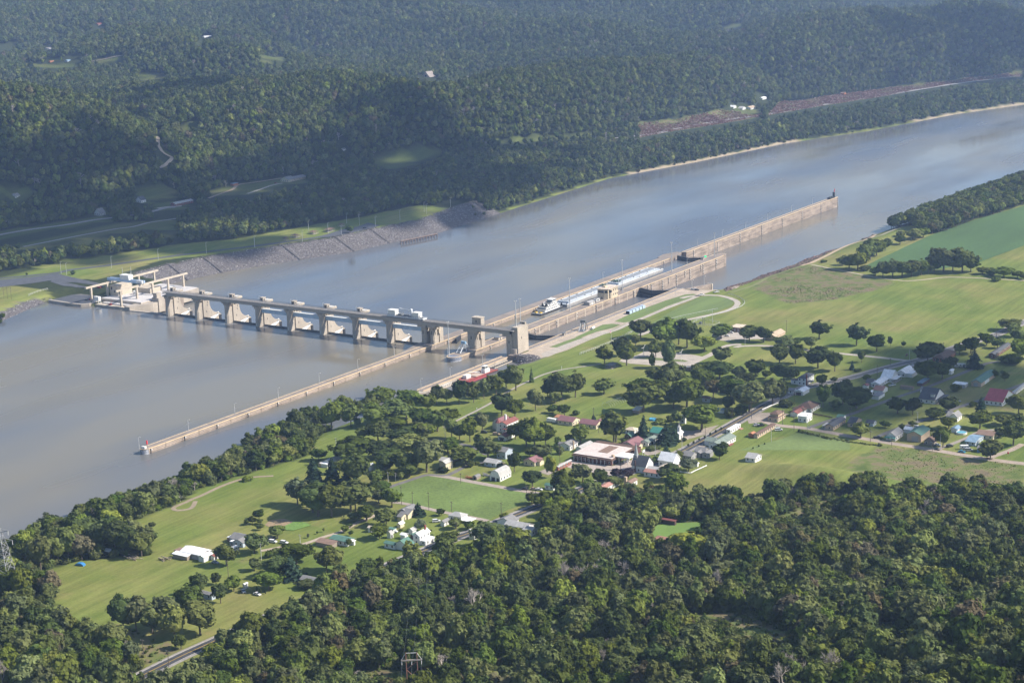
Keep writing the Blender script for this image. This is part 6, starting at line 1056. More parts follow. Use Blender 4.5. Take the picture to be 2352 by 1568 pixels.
camper('D', 722, 206, 8, 175, 'white motor home parked at the end of the maroon roofed house'); camper('F', 892, 790, 4.6, 80, 'white camper behind the round tree at the farmhouse'); camper('C', 1790, 1290, 6, 30, 'white camper among the cluttered trailers'); camper('C', 1750, 515, 9, 20, 'white tanker shaped trailer parked in the shade near the tree clump')
r = empty('tarp_covered_car', G('G', 690, 558), math.radians(12), label='small boat or car under a bright blue tarp on the open field', cat='covered vehicle'); MB().yprism([(-2.8, 0), (2.8, 0), (2.6, .9), (1.0, 1.7), (-1.2, 1.6), (-2.6, 1.)], -1.2, 1.2).build('tarp', M('blue_tarp', (.05, .22, .5), .5, .1), r); MB().box(-2.4, 2.4, -1.25, 1.25, -.1, .25).build('base', BLACK, r)
def pool(c, u, v, rad, label):
    r = empty('swimming_pool', G(c, u, v), label=label, cat='pool'); m = MB(); n = 20; V = [((rad)*math.cos(2*math.pi*k/n), rad*math.sin(2*math.pi*k/n)) for k in range(n)]; W2 = [((rad+.25)*math.cos(2*math.pi*k/n), (rad+.25)*math.sin(2*math.pi*k/n)) for k in range(n)]
    for k in range(n): j = (k+1) % n; m.add([(*W2[k], 0), (*W2[j], 0), (*W2[j], 1.25), (*W2[k], 1.25), (*V[j], 1.25), (*V[k], 1.25), (*V[j], .3), (*V[k], .3)], [(0, 1, 2, 3), (3, 2, 4, 5), (5, 4, 6, 7)])
    m.build('rim', WHITE if rad > 2.5 else M('pool_blue', (.05, .35, .7), .4), r); MB().prism(V, .2, 1.0).build('pool_water', M('pool_water', (.12, .4, .5), .1, .1, spec=.6), r)
pool('C', 1762, 1142, 3.4, 'round above ground pool beside the blue roofed pool house'); pool('B', 498, 1010, 2.3, 'small round blue pool on the church lawn')
def pile(c, u, v, n, rad, mat, label, name='log_pile'):
    r = empty(name, G(c, u, v), label=label, cat=name.replace('_', ' '))
    for k in range(n):
        a = random.uniform(-.5, .5); x, y = random.uniform(-rad, rad), random.uniform(-rad*.6, rad*.6); l = random.uniform(1.2, 2.4); z = .25+.5*(k % 3)
        MB().cone((x-l*math.cos(a), y-l*math.sin(a), z), (x+l*math.cos(a), y+l*math.sin(a), z), .22, .2, 6).build('log', mat, r)
LOG = M('cut_logs', (.42, .34, .26), .9, .2); pile('G', 1145, 500, 24, 4.4, LOG, 'long pile of cut logs below the drooping riverbank trees'); pile('G', 1415, 512, 16, 2.6, LOG, 'brush and log pile left of the white roofed barn'); pile('A', 812, 1182, 9, 2., WM['grey'], 'pile of grey lumber beside the gambrel garage', 'lumber_pile'); pile('A', 645, 1207, 9, 1.8, WM['orange'], 'stack of reddish lumber on the lawn', 'lumber_pile')

# ------------------------------------------------------------------ poles, fences, towers
WOODP = M('pole_wood', (.14, .11, .09), .9, .2); UP_ = None
def upole(c, u, v, h, label, light=False, rz=0.):
    r = empty('utility_pole', G(c, u, v), rz, label=label, cat='utility pole', group='utility poles in the town'); MB().cone((0, 0, 0), (0, 0, h), .17, .12, 6).build('pole', WOODP if not light else POLE, r)
    MB().box(-1.2, 1.2, -.08, .08, h-.9, h-.72).build('crossarm', WOODP, r); [MB().cone((x, 0, h-.72), (x, 0, h-.4), .07, .05, 5).build('insulator', WHITE, r) for x in (-1, 1)]
    return r
for c, u, v, h, l in [('D', 800, 592, 13, 'utility pole with lamps in front of the brick garage'), ('D', 2168, 360, 9, 'utility pole with transformer beside the gravel church lot'), ('D', 1948, 450, 9, 'pale pole at the roadside beside the chapel'), ('D', 1697, 540, 9, 'pale pole on the store forecourt by the main road'), ('D', 1370, 660, 6, 'dark pole at the corner of the store forecourt'), ('D', 1162, 305, 6, 'dark pole in front of the maroon roofed houses'), ('D', 1118, 195, 10, 'light pole beside the little spruce'), ('D', 570, 915, 6, 'short pole at the top of the square lawn'), ('D', 487, 885, 6, 'dark pole beside the car under the round tree'),
        ('E', 1158, 215, 7, 'dark pole at the bend of the lane above the square lawn'), ('E', 540, 438, 12, 'tall dark pole at the left corner of the square lawn'), ('E', 655, 430, 8, 'dark pole on the lower left edge of the square lawn'), ('E', 825, 500, 12, 'dark light pole on the lower edge of the square lawn'), ('E', 1583, 560, 9, 'pole with lamp at the lower right of the square lawn'), ('E', 1063, 515, 7, 'thin pole on the lower edge of the square lawn'), ('E', 400, 220, 8, 'white pole on the verge left of the square lawn'), ('E', 478, 195, 6, 'white pole with box on the verge left of the square lawn'), ('E', 1117, 735, 7, 'pole with transformer in front of the main road bend'),
        ('B', 1427, 1000, 13, 'tall pole at the main road junction'), ('B', 1244, 1015, 9, 'dark pole left of the main road junction'), ('B', 1718, 1055, 11, 'dark pole beside the tan two level shop'), ('B', 1825, 1112, 10, 'dark pole beside the side street'), ('B', 1955, 1100, 11, 'pale pole in front of the white block building'), ('B', 1612, 1215, 9, 'pale pole in front of the tan mobile home'), ('B', 1832, 865, 9, 'dark pole beside the upper main road'), ('B', 1365, 310, 8, 'white pole at the lock office drive'),
        ('C', 900, 1222, 8, 'thin pole at the drive mouth'), ('C', 1102, 1258, 6, 'thin pole in front of the teal porch house'), ('C', 1562, 1292, 11, 'pale pole at the gravel lane mouth'), ('C', 1485, 1308, 6, 'short pole on the side street verge'), ('C', 1347, 1040, 8, 'pale pole at the bend of the back street'), ('C', 966, 600, 9, 'dark pole beside the bright metal roofs'), ('C', 1270, 450, 9, 'pale pole at the drive junction on the main road'), ('C', 1590, 395, 10, 'tall dark pole left of the brick ranch house'), ('C', 2092, 225, 9, 'dark pole at the far right of the main road'), ('C', 708, 985, 7, 'pole with lamp beside the narrow back street'), ('C', 1090, 500, 6, 'dark pole beside the lock office drive'), ('C', 108, 190, 11, 'tall thin light pole behind the tan warehouse'),
        ('F', 820, 1062, 10, 'dark pole on the lawn below the round tree'), ('F', 1165, 885, 10, 'pale pole in front of the hedge bushes'), ('F', 1572, 718, 6, 'pale pole beside the farm track'), ('H', 1710, 915, 10, 'pale pole with lamp panel beside the shaded lane'), ('H', 427, 1030, 9, 'thin pale pole on the long field edge'), ('H', 1055, 800, 8, 'pale pole with lamps among the park trees'), ('G', 1232, 1335, 9, 'pole with crossarms in the overgrown meadow'), ('G', 1450, 1430, 9, 'dark pole beside the lower main road'), ('G', 215, 1060, 9, 'pale pole with crossarms in the wood at the left'), ('R', 18*0+35, 835, 12, 'wooden pole on the powerhouse lawn, left of three'), ('R', 65, 842, 12, 'wooden pole on the powerhouse lawn, middle of three'), ('R', 98, 846, 12, 'wooden pole on the powerhouse lawn, right of three'), ('R', 148, 258, 10, 'dark pole beside the far highway')]: upole(c, u, v, h, l, 'pale' in l or 'white' in l, random.uniform(-.3, .3))
FL = None
for i, (c, u, v) in enumerate([('R', 523, 628), ('R', 570, 640), ('R', 955, 582), ('R', 1355, 516), ('R', 1767, 458), ('R', 2178, 405), ('V', 369, 655), ('V', 689, 614), ('V', 730, 542), ('V', 862, 560), ('V', 951, 576), ('V', 986, 492), ('V', 1072, 508), ('V', 1180, 520), ('V', 1344, 474), ('V', 1507, 418), ('V', 1522, 430), ('V', 1684, 392)]):
    if i == 0: FL = lamp_pole(12.8, 1.8); FL.location = G(c, u, v)
    tag(FL if i == 0 else dup(FL, G(c, u, v)), f'pale street lamp on the far bank lawn, {WHICH[i]} from the powerhouse end', 'street lamp', 'street lamps along the far bank')
for i, (c, u, v, h, l) in enumerate([('B', 410, 412, 8, 'white double headed street lamp at the left of the parking lot'), ('B', 763, 455, 8, 'white double headed street lamp at the right of the parking lot'), ('A', 1521, 190, 3, 'short white lamp on the park walk, farther one'), ('A', 724, 580, 3, 'short white lamp on the park walk, nearer one')]):
    r = empty('street_lamp', G(c, u, v), label=l, cat='street lamp', group='lamps in the riverside park'); MB().cone((0, 0, 0), (0, 0, h), .16, .12, 6).build('pole', WHITE, r)
    if h > 5: MB().bar((0, -2.2, h-.4), (0, 0, h-1), .2).bar((0, 0, h-1), (0, 2.2, h+1), .2).build('arm', WHITE, r); [MB().box(-.25, .25, y-.5, y+.5, z, z+.25).build('lamp_head', WHITE, r) for y, z in ((-2.4, h-.5), (2.5, h+.9))]
    else: MB().ball((0, 0, h), .35).build('lamp_head', WHITE, r)
r = empty('flagpole', G('Q', 1283, 1005), label='white flagpole with a red and white flag beside the lock lawn', cat='flagpole'); MB().cone((0, 0, 0), (0, 0, 13), .13, .06, 6).build('pole', WHITE, r); f = MB().box(-.03, .03, -1.7, -.1, 10.2, 12.6).build('flag', RED, r); MB().box(-.05, .05, -.9, -.1, 11.2, 12.6).build('flag_canton', CARM['blue'], f); m = MB(); [m.box(-.045, .045, -1.7, -.1, 10.3+k*.5, 10.5+k*.5) for k in range(5)]; m.build('flag_stripe', WHITE, f)
def fence(name, c, pts, h, mat, label, sp=2.4, rails=(.45, .95), solid=False):
    P = smooth_line(GP(c, pts), sp) if len(pts) > 2 else smooth_line(GP(c, pts), sp); r = empty(name, (0, 0, 0), label=label, cat='fence'); Z = [gz(p[0], p[1]) for p in P]; k = MB()
    for p, z in zip(P, Z): MB().box(p[0]-.07, p[0]+.07, p[1]-.07, p[1]+.07, z-.2, z+h).build('post', mat, r)
    for (p, z), (q, y) in zip(zip(P, Z), zip(P[1:], Z[1:])):
        for t in rails: k.bar((p[0], p[1], z+h*t), (q[0], q[1], y+h*t), .16 if not solid else h*.42)
    k.build('rail', mat, r)
fence('picket_fence', 'D', [(1930, 678), (1975, 688), (2030, 692), (2060, 676), (2180, 622)], 1.3, WHITE, 'white picket fence enclosing the yard behind the church', 2.4, (.5,), True)
fence('board_fence', 'B', [(1525, 920), (1600, 888), (1676, 858)], 1.5, WHITE, 'white board fence along the upper main road', 2.6, (.5,), True)
fence('board_fence', 'C', [(300, 950), (400, 970), (540, 998)], 1.5, WM['dark'], 'dark board fence behind the white block building', 2.6, (.5,), True)
fence('chain_fence', 'Q', [(985, 1105), (1100, 1065), (1250, 1005), (1470, 900), (1500, 885)], 2.2, POLE, 'pale chain link fence along the lock lawn, lower part', 3, (.5, .98))
fence('chain_fence', 'B', [(880, 100), (960, 70), (1125, 108), (1060, 130), (890, 118), (880, 100)], 2.2, POLE, 'chain link fence round the small electrical yard', 3, (.5, .98))
fence('guard_rail', 'L', [(-170, 700), (0, 640), (200, 595), (400, 555)], .9, POLE, 'pale guard rail beside the lower loop road', 3, (.85,))
fence('guard_rail', 'L', [(500, 415), (590, 440), (650, 480), (650, 510), (600, 545), (450, 590), (250, 645)], 1.1, POLE, 'railing round the outside of the loop road', 3, (.5, .95))
fence('chain_fence', 'R', [(245, 822), (300, 800), (410, 768)], 2, POLE, 'chain link fence on the powerhouse lawn', 3, (.5, .98))
def tower(x, y, z, h, w0, label, rz=0.4):
    r = empty('transmission_tower', (x, y, z), rz, label=label, cat='pylon'); lat = M('galvanised_lattice', (.3, .3, .31), .5, .1); N = 8
    def W_(t): return w0*(1-t)**1.0*.5+.7 if t < .62 else (w0*.38*.5+.7)*(1-(t-.62)/.38)+.25
    lv = [(W_(t), t*h) for t in [0, .16, .3, .42, .52, .62, .72, .82, .91, 1]]
    for sx, sy in ((1, 1), (1, -1), (-1, 1), (-1, -1)):
        m = MB(); [m.bar((sx*a, sy*a, p), (sx*b, sy*b, q), .3) for (a, p), (b, q) in zip(lv[:-1], lv[1:])]; m.build('leg', lat, r)
    m = MB()
    for (a, p), (b, q) in zip(lv[:-1], lv[1:]):
        for s in (1, -1):
            m.bar((a, s*a, p), (-b, s*b, q), .2).bar((-a, s*a, p), (b, s*b, q), .2).bar((s*a, a, p), (s*b, -b, q), .18).bar((s*a, -a, p), (s*b, b, q), .18).bar((-b, s*b, q), (b, s*b, q), .18).bar((s*b, -b, q), (s*b, b, q), .18)
    m.build('bracing', lat, r)
    for t, L in ((.72, 8), (.86, 6)): m = MB(); [m.bar((s*1.2, 0, t*h+.2), (s*L, 0, t*h+1.4), .3).bar((s*1.2, 0, t*h+2.6), (s*L, 0, t*h+1.4), .2) for s in (1, -1)]; m.build('crossarm', lat, r); MB().cone((L-.3, 0, t*h+1.2), (L-.3, 0, t*h-1.2), .15, .15, 5).cone((.3-L, 0, t*h+1.2), (.3-L, 0, t*h-1.2), .15, .15, 5).build('insulator', WHITE, r)
q = at(10, 1352, 15); tower(q[0], q[1], 14, 39, 12, 'steel lattice transmission tower at the left edge of the river bank')
q = at(949, 1590, 40); zq = gz(q[0], q[1]); q = at(949, 1590, zq)
r = empty('h_frame_pole', (q[0], q[1], gz(q[0], q[1])-1), math.radians(35), label='rusty brown H frame power pole rising from the lower forest', cat='power pole'); RUSTP = M('rusty_pole', (.3, .15, .1), .85, .15)
for s in (-2.4, 2.4): MB().cone((s, 0, 0), (s, 0, 22.5), .26, .18, 7).build('pole', RUSTP, r)
MB().bar((-2.4, 0, 9.5), (2.4, 0, 14.5), .2).bar((2.4, 0, 9.5), (-2.4, 0, 14.5), .2).bar((-2.4, 0, 3), (2.4, 0, 9.3), .2).bar((-2.4, 0, 14.6), (2.4, 0, 18.4), .2).build('brace', RUSTP, r); MB().box(-4.6, 4.6, -.2, .2, 18.6, 19.2).build('crossarm', M('pale_timber', (.45, .38, .32), .9), r); MB().bar((-4.6, 0, 19), (-2.4, 0, 22.3), .18).bar((4.6, 0, 19), (2.4, 0, 22.3), .18).bar((-2.4, 0, 22.3), (2.4, 0, 22.3), .22).build('top_brace', POLE, r)
for s in (-4.3, 0, 4.3): MB().cone((s, 0, 18.6), (s, 0, 16.8), .14, .14, 5).build('insulator', WHITE, r)
for s in (-4.3, 0, 4.3):
    M_ = r.matrix_basis; a = M_ @ Vector((s, 0, 16.8)); wv = M_.to_3x3() @ Vector((0, 1, 0)); w = MB()
    for sg in (1, -1):
        pv = a
        for k in range(1, 11): t = k/10; e = a+wv*(sg*170*t); e.z += -14*(t-t*t)*2-(10*t if sg > 0 else -14*t); w.bar(pv, e, .05); pv = e
    w.build('power_wire', STEEL, label='thin power wires strung from the H frame pole', cat='wire', group='wires of the H frame pole')
r = empty('park_sign', G('C', 1243, 412), label='low brown entrance sign beside the lock office drive', cat='sign'); MB().box(-.15, .15, -2, 2, .4, 2).build('panel', WM['dark'], r); MB().box(-.2, .2, -2.2, -1.9, 0, 2.1).box(-.2, .2, 1.9, 2.2, 0, 2.1).build('post', WM['wood'], r)
r = empty('stop_sign', G('C', 2200, 1358), label='bright red stop sign at the right hand street corner', cat='sign'); MB().cone((0, 0, 0), (0, 0, 2.4), .05, .05).build('post', POLE, r); MB().cone((.0, -.06, 2.4), (.05, .06, 2.4), .75, .75, 8).build('panel', M('bright_red', (1, 0, 0)), r)
r = empty('electrical_yard', G('B', 965, 108), label='steel uprights inside the small fenced electrical yard', cat='substation'); [MB().cone((x, y, 0), (x, y, 6), .2, .15).build('post', STEEL, r) for x, y in ((0, 0), (1.5, .5))]; MB().box(-3, -1, -1, 1, 0, 2).build('transformer', STEEL, r)
MB().bar((0, 0, 4.6), (1.5, .5, 4.6), .2).build('beam', STEEL, r); dup(FL, G('B', 1057, 98), label='tall dark lamp pole inside the small fenced electrical yard', cat='street lamp')
# ------------------------------------------------------------------ trees
LEAF = {'dark': leafmat('leaf_dark', (.076, .104, .025)), 'mid': leafmat('leaf_mid', (.12, .15, .034)), 'light': leafmat('leaf_light', (.18, .21, .05)), 'olive': leafmat('leaf_olive', (.122, .142, .048), .015), 'brown': leafmat('leaf_brown', (.14, .12, .062), .02, .25), 'purple': leafmat('leaf_purple', (.045, .033, .04), .02), 'spruce': leafmat('leaf_spruce', (.036, .068, .038)), 'willow': leafmat('leaf_willow', (.13, .16, .08))}
BARK = M('bark', (.16, .13, .1), .95, .25, 1.5); TWIG = M('bare_twig', (.36, .32, .28), .95, .2, 1.)
def quad_cloud(C0, D, size, jit, rng):
    """leaf patches: one bent quad per row of C0, facing roughly along D"""
    n = len(C0); d = D+rng.normal(0, jit, (n, 3)); d /= np.linalg.norm(d, axis=1)[:, None]+1e-9
    r = rng.normal(0, 1, (n, 3)); a = np.cross(d, r); a /= np.linalg.norm(a, axis=1)[:, None]+1e-9; b = np.cross(d, a); s = size*rng.uniform(.65, 1.3, n)[:, None]
    V = np.stack([C0-a*s-b*s*.8, C0+a*s-b*s*.7+d*s*.25, C0+a*s*.9+b*s, C0-a*s*1.05+b*s*.8+d*s*.25], 1).reshape(-1, 3); return V, np.arange(n*4).reshape(-1, 4)
def crown_mesh(seed, kind, mat, nlobe=12, per=13, q=13, size=.44, trunk=False):
    rng = np.random.default_rng(seed); Vs = []; Fs = []; off = 0
    def push(V, F):
        nonlocal off
        Vs.append(V); Fs.extend([tuple(int(i)+off for i in f) for f in F]); off += len(V)
    def ico(c, r):
        bm = bmesh.new(); bmesh.ops.create_icosphere(bm, subdivisions=2, radius=1.); V = np.array([v.co[:] for v in bm.verts]); F = [[v.index for v in f.verts] for f in bm.faces]; bm.free()
        V = V*(1+rng.normal(0, .07, (len(V), 1))); push(V*np.array(r)+np.array(c), F)
    if kind in ('round', 'oval', 'bush'):
        R = {'round': (4.5, 4.5, 4.7), 'oval': (3.1, 3.1, 5.3), 'bush': (4.2, 4.2, 2.9)}[kind]; cz = {'round': 6.7, 'oval': 6.6, 'bush': 2.7}[kind]; R = np.array(R)
        lobes = []
        for k in range(nlobe):
            u = rng.normal(0, 1, 3); u[2] = abs(u[2])*.9-.35 if k else 1.; u /= np.linalg.norm(u); lobes.append((np.array([0, 0, cz])+u*R*rng.uniform(.42, .74), R*rng.uniform(.32, .6)))
        ico((0, 0, cz-.3), R*.74)
        for c, r in lobes:
            ico(c, r*.6)
            u = rng.normal(0, 1, (per, 3)); u /= np.linalg.norm(u, axis=1)[:, None]; cl = c+u*r*rng.uniform(.82, 1.08, (per, 1))
            keep = cl[:, 2] > (1.3 if kind != 'bush' else .2); cl = cl[keep]; u = u[keep]
            w = rng.normal(0, 1, (len(cl), q, 3)); w /= np.linalg.norm(w, axis=2)[:, :, None]; P = cl[:, None]+w*rng.uniform(.35, 1.0, (len(cl), q, 1)); D = w*.8+u[:, None]*.8+np.array([0, 0, .25])
            V, F = quad_cloud(P.reshape(-1, 3), D.reshape(-1, 3), size, .32, rng); push(V, F)
    elif kind in ('spruce', 'pine'):
        for k in range(13):
            t = k/12.; z = 1.2+10.6*t; rr = (3.1*(1-t)**.85+.15)*(1 if kind == 'spruce' else rng.uniform(.7, 1.35)); n = max(3, int(26*(1-t)+4)); a = rng.uniform(0, 6.28, n); rd = rr*rng.uniform(.35, 1.05, n)
            P = np.stack([rd*np.cos(a), rd*np.sin(a), z-rd*.25+rng.normal(0, .2, n)], 1); D = np.stack([np.cos(a), np.sin(a), np.full(n, .7)], 1); V, F = quad_cloud(P, D, .75*(1-t*.55), .4, rng); push(V, F)
        push(np.array([(1.9*math.cos(i*.785), 1.9*math.sin(i*.785), 1.4) for i in range(8)]+[(0, 0, 11.3)]), [(i, (i+1) % 8, 8) for i in range(8)])
    elif kind == 'dead':
        m = MB()
        def br(p, d, l, r, lv):
            e = p+d*l; m.cone(p, e, r, r*.6, 4)
            if lv == 0: return
            for k in range(4 if lv > 1 else 5):
                dd = (d+Vector(rng.normal(0, .55, 3).tolist())).normalized(); dd.z = abs(dd.z)*.9+.1; br(p+d*l*rng.uniform(.45, 1.), dd.normalized(), l*rng.uniform(.5, .75), r*.55, lv-1)
        br(Vector((0, 0, 0)), Vector((0, 0, 1)), 4.6, .46, 4); me = m.mesh('bare_branches', TWIG); return me
    V = np.concatenate(Vs); me = bpy.data.meshes.new('crown'); nt_ = 0
    if trunk:
        tm = MB(); tm.cone((0, 0, -1), (.1, 0, 6.5), .32, .16, 6); tv = np.array(tm.v); Fs += [tuple(i+len(V) for i in f) for f in tm.f]; V = np.concatenate([V, tv]); nt_ = len(tm.f)
    me.from_pydata(V.tolist(), [], Fs); me.materials.append(LEAF[mat])
    if trunk: me.materials.append(BARK); ix = np.zeros(len(Fs), np.int32); ix[-nt_:] = 1; me.polygons.foreach_set('material_index', ix)
    me.update(); return me
def trunk_mesh(seed, h=5.5, r=.3):
    rng = np.random.default_rng(seed); m = MB(); m.cone((0, 0, -.6), (.1, .05, h*.55), r*1.15, r*.8, 7).cone((.1, .05, h*.55), (.15, 0, h), r*.8, r*.45, 6)
    for k in range(5): a = k*1.26+seed; m.cone((.1, .05, h*(.45+.09*k)), (1.9*math.cos(a), 1.9*math.sin(a), h*(.95+.08*k)), r*.42, r*.15, 5)
    return m.mesh('trunk', BARK)
TRUNK = [trunk_mesh(s) for s in (1, 2)]
_CR = {}
def crown(kind, mat, var):
    if (kind, mat, var) not in _CR: _CR[kind, mat, var] = crown_mesh(100*var+hash_(kind), kind, mat)
    return _CR[kind, mat, var]
def hash_(s): return sum(ord(c)*(i+3) for i, c in enumerate(s))
KNAME = {'r': ('round', 'shade_tree'), 'o': ('oval', 'poplar_tree'), 'b': ('bush', 'bush'), 's': ('spruce', 'spruce_tree'), 'p': ('pine', 'pine_tree'), 'd': ('dead', 'bare_tree')}
MATC = {'d': 'dark', 'm': 'mid', 'l': 'light', 'o': 'olive', 'w': 'brown', 'p': 'purple', 's': 'spruce', 'y': 'willow'}
TONE = {'dark': 'dark green', 'mid': 'green', 'light': 'yellow green', 'olive': 'olive green', 'brown': 'brown tinged', 'purple': 'dark purple', 'spruce': 'deep green', 'willow': 'pale grey green'}
KIND = {'r': 'tree', 'o': 'narrow tree', 'b': 'bush', 's': 'spruce', 'p': 'pine', 'd': 'bare tree'}
TREE_XY = []
def TREES(c, where, items):
    """items: u, v of the trunk foot, crown width and tree height in the view, kind, leaf"""
    s = CROP[c][2]; todo = []
    for it in items:
        u, v, w, h = it[:4]; k = it[4] if len(it) > 4 else 'r'; lm = it[5] if len(it) > 5 else random.choice('ddm'); todo.append((u, v, w, h, k, lm))
    todo.sort(key=lambda t: t[0]); cnt = {}
    for t in todo: cnt[(t[4], t[5])] = cnt.get((t[4], t[5]), 0)+1
    seen = {}
    for u, v, w, h, k, lm in todo:
        b = G(c, u, v); pm = FPX/proj(b)[2]; gv = 1.16 if ('grove' in where or 'clump' in where or 'tree row' in where) else 1.; wm_, hm = w*s/pm*1.14*gv, h*s/pm/.955*1.03*(1+(gv-1)*.5); kind, nm = KNAME[k]
        key = (k, lm); seen[key] = seen.get(key, 0)+1; base = f'{TONE[MATC[lm]]} {KIND[k]}' if k != 'd' else 'bare grey tree'
        lab = f'{base} {where}' if cnt[key] == 1 else f'{WHICH[min(seen[key]-1, 19)]} {base} from the left {where}'
        r = empty(nm, b, random.uniform(0, 6.28), label=lab, cat='bush' if k == 'b' else 'tree', group=(f'trees {where}' if len(todo) > 1 else None))
        nomh = {'b': 5.6, 'd': 11.}.get(k, 12.); nomw = {'o': 6.6, 's': 6.2, 'p': 6.2, 'd': 9., 'b': 9.}.get(k, 9.4)
        if k == 'd': lobj('branches', crown_mesh(5, 'dead', 'dark') if not _DEAD else _DEAD[len(TREE_XY) % len(_DEAD)], r)
        else:
            lobj('crown', crown(kind, MATC[lm], random.randrange(3)), r)
            if k != 'b': lobj('trunk', TRUNK[len(TREE_XY) % 2], r)
        r.scale = (wm_/nomw, wm_/nomw, hm/nomh); TREE_XY.append((b.x, b.y, wm_/2))
_DEAD = [crown_mesh(s, 'dead', 'dark') for s in (5, 6, 8)]
TREES('B', 'beside the lock lawn fence', [(380, 238, 195, 182), (335, 312, 62, 110, 'o')])
TREES('B', 'in the clump below the loop road', [(545, 250, 130, 165), (650, 330, 230, 245, 'r', 'm'), (740, 300, 160, 200, 'r', 'm'), (820, 330, 180, 255, 'r', 'd'), (790, 200, 130, 125, 'r', 'm')])
TREES('B', 'left of the visitor parking lot', [(200, 405, 150, 185), (250, 498, 190, 215, 'r', 'm'), (45, 482, 150, 165)])
TREES('B', 'on the visitor parking lot island', [(525, 418, 130, 152, 'r', 'm'), (650, 515, 112, 245, 'o', 'm'), (490, 525, 52, 135, 'o', 'm')])
TREES('B', 'above the visitor parking lot drive', [(982, 368, 205, 158, 'r', 'l')])
TREES('B', 'beside the bend of the access drive', [(1140, 480, 168, 152, 'r', 'o')])
TREES('B', 'in front of the maintenance building', [(1140, 244, 180, 135, 'r', 'm'), (1405, 268, 165, 148, 'r', 'm'), (1540, 278, 128, 148)])
TREES('B', 'below the tan warehouse', [(1690, 482, 168, 190), (1725, 330, 180, 120, 'r', 'm'), (1840, 482, 142, 190), (1850, 305, 110, 70), (1985, 345, 120, 125, 'r', 'm')])
TREES('B', 'on the lawn below the access drive', [(2050, 522, 208, 205), (2208, 552, 142, 188)])
TREES('B', 'at the mown field edge nearest the warehouse', [(2062, 245, 172, 163)])
TREES('B', 'in the grove behind the church lawn', [(545, 665, 185, 135), (690, 702, 225, 208), (370, 790, 190, 160), (410, 935, 265, 258, 'r', 'm'), (570, 770, 145, 150), (815, 905, 255, 262), (690, 900, 190, 180), (640, 830, 130, 130, 'r', 'm'), (1065, 800, 140, 165, 'r', 'w'), (960, 700, 165, 165), (1125, 620, 205, 140), (1085, 560, 185, 92), (1290, 605, 120, 92), (1460, 605, 155, 148), (1350, 690, 165, 128, 'r', 'o'), (1230, 830, 225, 205), (1405, 935, 268, 275, 'r', 'o'), (1010, 660, 120, 110), (1200, 925, 92, 135, 'r', 'm'), (1290, 760, 130, 130)])
TREES('B', 'at the right end of the dark grove', [(1730, 655, 170, 165), (1625, 865, 180, 215), (1560, 620, 70, 70), (1832, 620, 85, 80), (1640, 560, 70, 70), (1700, 850, 110, 190)])
TREES('B', 'beside the upper main road', [(955, 1105, 335, 258, 'r', 'm'), (725, 1052, 92, 120), (1752, 885, 112, 66, 'b', 'd'), (1330, 945, 140, 60, 'b', 'm'), (1220, 985, 110, 60, 'b', 'm')])
TREES('B', 'behind the church hall', [(150, 1215, 235, 265), (412, 1182, 135, 210, 'p', 's'), (620, 1240, 165, 195, 's', 's'), (700, 1215, 95, 130, 's', 's'), (560, 1040, 110, 40, 'b', 'm'), (660, 1020, 80, 50, 'b', 'm')])
TREES('B', 'beside the long green roofed house', [(1150, 1296, 120, 75)])
TREES('B', 'beside the restroom building', [(912, 548, 78, 60, 'b', 'm'), (965, 550, 60, 40, 'b', 'o')])
TREES('B', 'in the clipped row by the main road', [(830+k*52, 1258-k*26, 18, 26, 'o', 'd') for k in range(7)]+[(1440+k*54, 1282-k*20, 14, 18, 'o', 'd') for k in range(3)])
TREES('A', 'in the row on the riverside lawn', [(1090, 380, 200, 240, 'r', 'm'), (1000, 352, 150, 165, 'r', 'm'), (905, 418, 165, 185, 'r', 'm'), (790, 452, 102, 172, 'r', 'o'), (695, 492, 130, 182, 'r', 'm'), (655, 437, 85, 125, 'r', 'm'), (558, 508, 138, 225), (440, 502, 120, 150, 'r', 'm'), (345, 510, 140, 182), (1240, 302, 46, 140, 's', 'm')])
TREES('A', 'in the park grove left of the walk', [(110, 560, 225, 175, 'r', 'm'), (265, 572, 135, 145, 'r', 'm'), (60, 645, 125, 160, 'r', 'm'), (200, 722, 190, 152), (220, 842, 185, 155, 'r', 'm'), (355, 765, 145, 175), (460, 690, 150, 130, 'r', 'm'), (488, 830, 110, 180, 'r', 'o'), (560, 842, 110, 140, 'r', 'y')])
TREES('A', 'left of the turreted house', [(660, 862, 155, 225), (775, 762, 135, 180, 'r', 'o'), (730, 905, 92, 120), (830, 1022, 225, 192)])
TREES('A', 'on the open park lawn', [(960, 612, 190, 205), (1082, 645, 155, 195, 'r', 'm'), (1275, 568, 125, 206, 'r', 'o'), (1460, 502, 112, 112, 'r', 'o'), (1520, 465, 240, 258), (1388, 442, 120, 130), (1650, 442, 185, 230, 'r', 'm'), (1920, 412, 170, 145, 'r', 'm'), (1440, 592, 100, 78, 'r', 'd'), (1548, 612, 115, 105), (1655, 608, 72, 36, 'b', 'd'), (1822, 660, 46, 60, 's', 's')])
TREES('A', 'between the store and the park', [(1700, 880, 165, 180), (1590, 882, 85, 92), (1490, 902, 62, 92), (2010, 864, 240, 270, 'r', 'm'), (1510, 975, 70, 65, 'b', 'o')])
TREES('A', 'over the turreted house', [(1270, 930, 255, 280, 'r', 'm'), (1190, 905, 210, 250), (1085, 838, 150, 160), (1335, 1032, 185, 140), (1222, 1002, 100, 75, 'r', 'm'), (1370, 900, 150, 200)])
TREES('A', 'beside the two storey blue grey house', [(1075, 1142, 135, 185), (962, 1142, 105, 82), (665, 1098, 45, 42, 'b', 'm')])
TREES('A', 'on the lawn below the cream cottage', [(1245, 1288, 170, 172)])
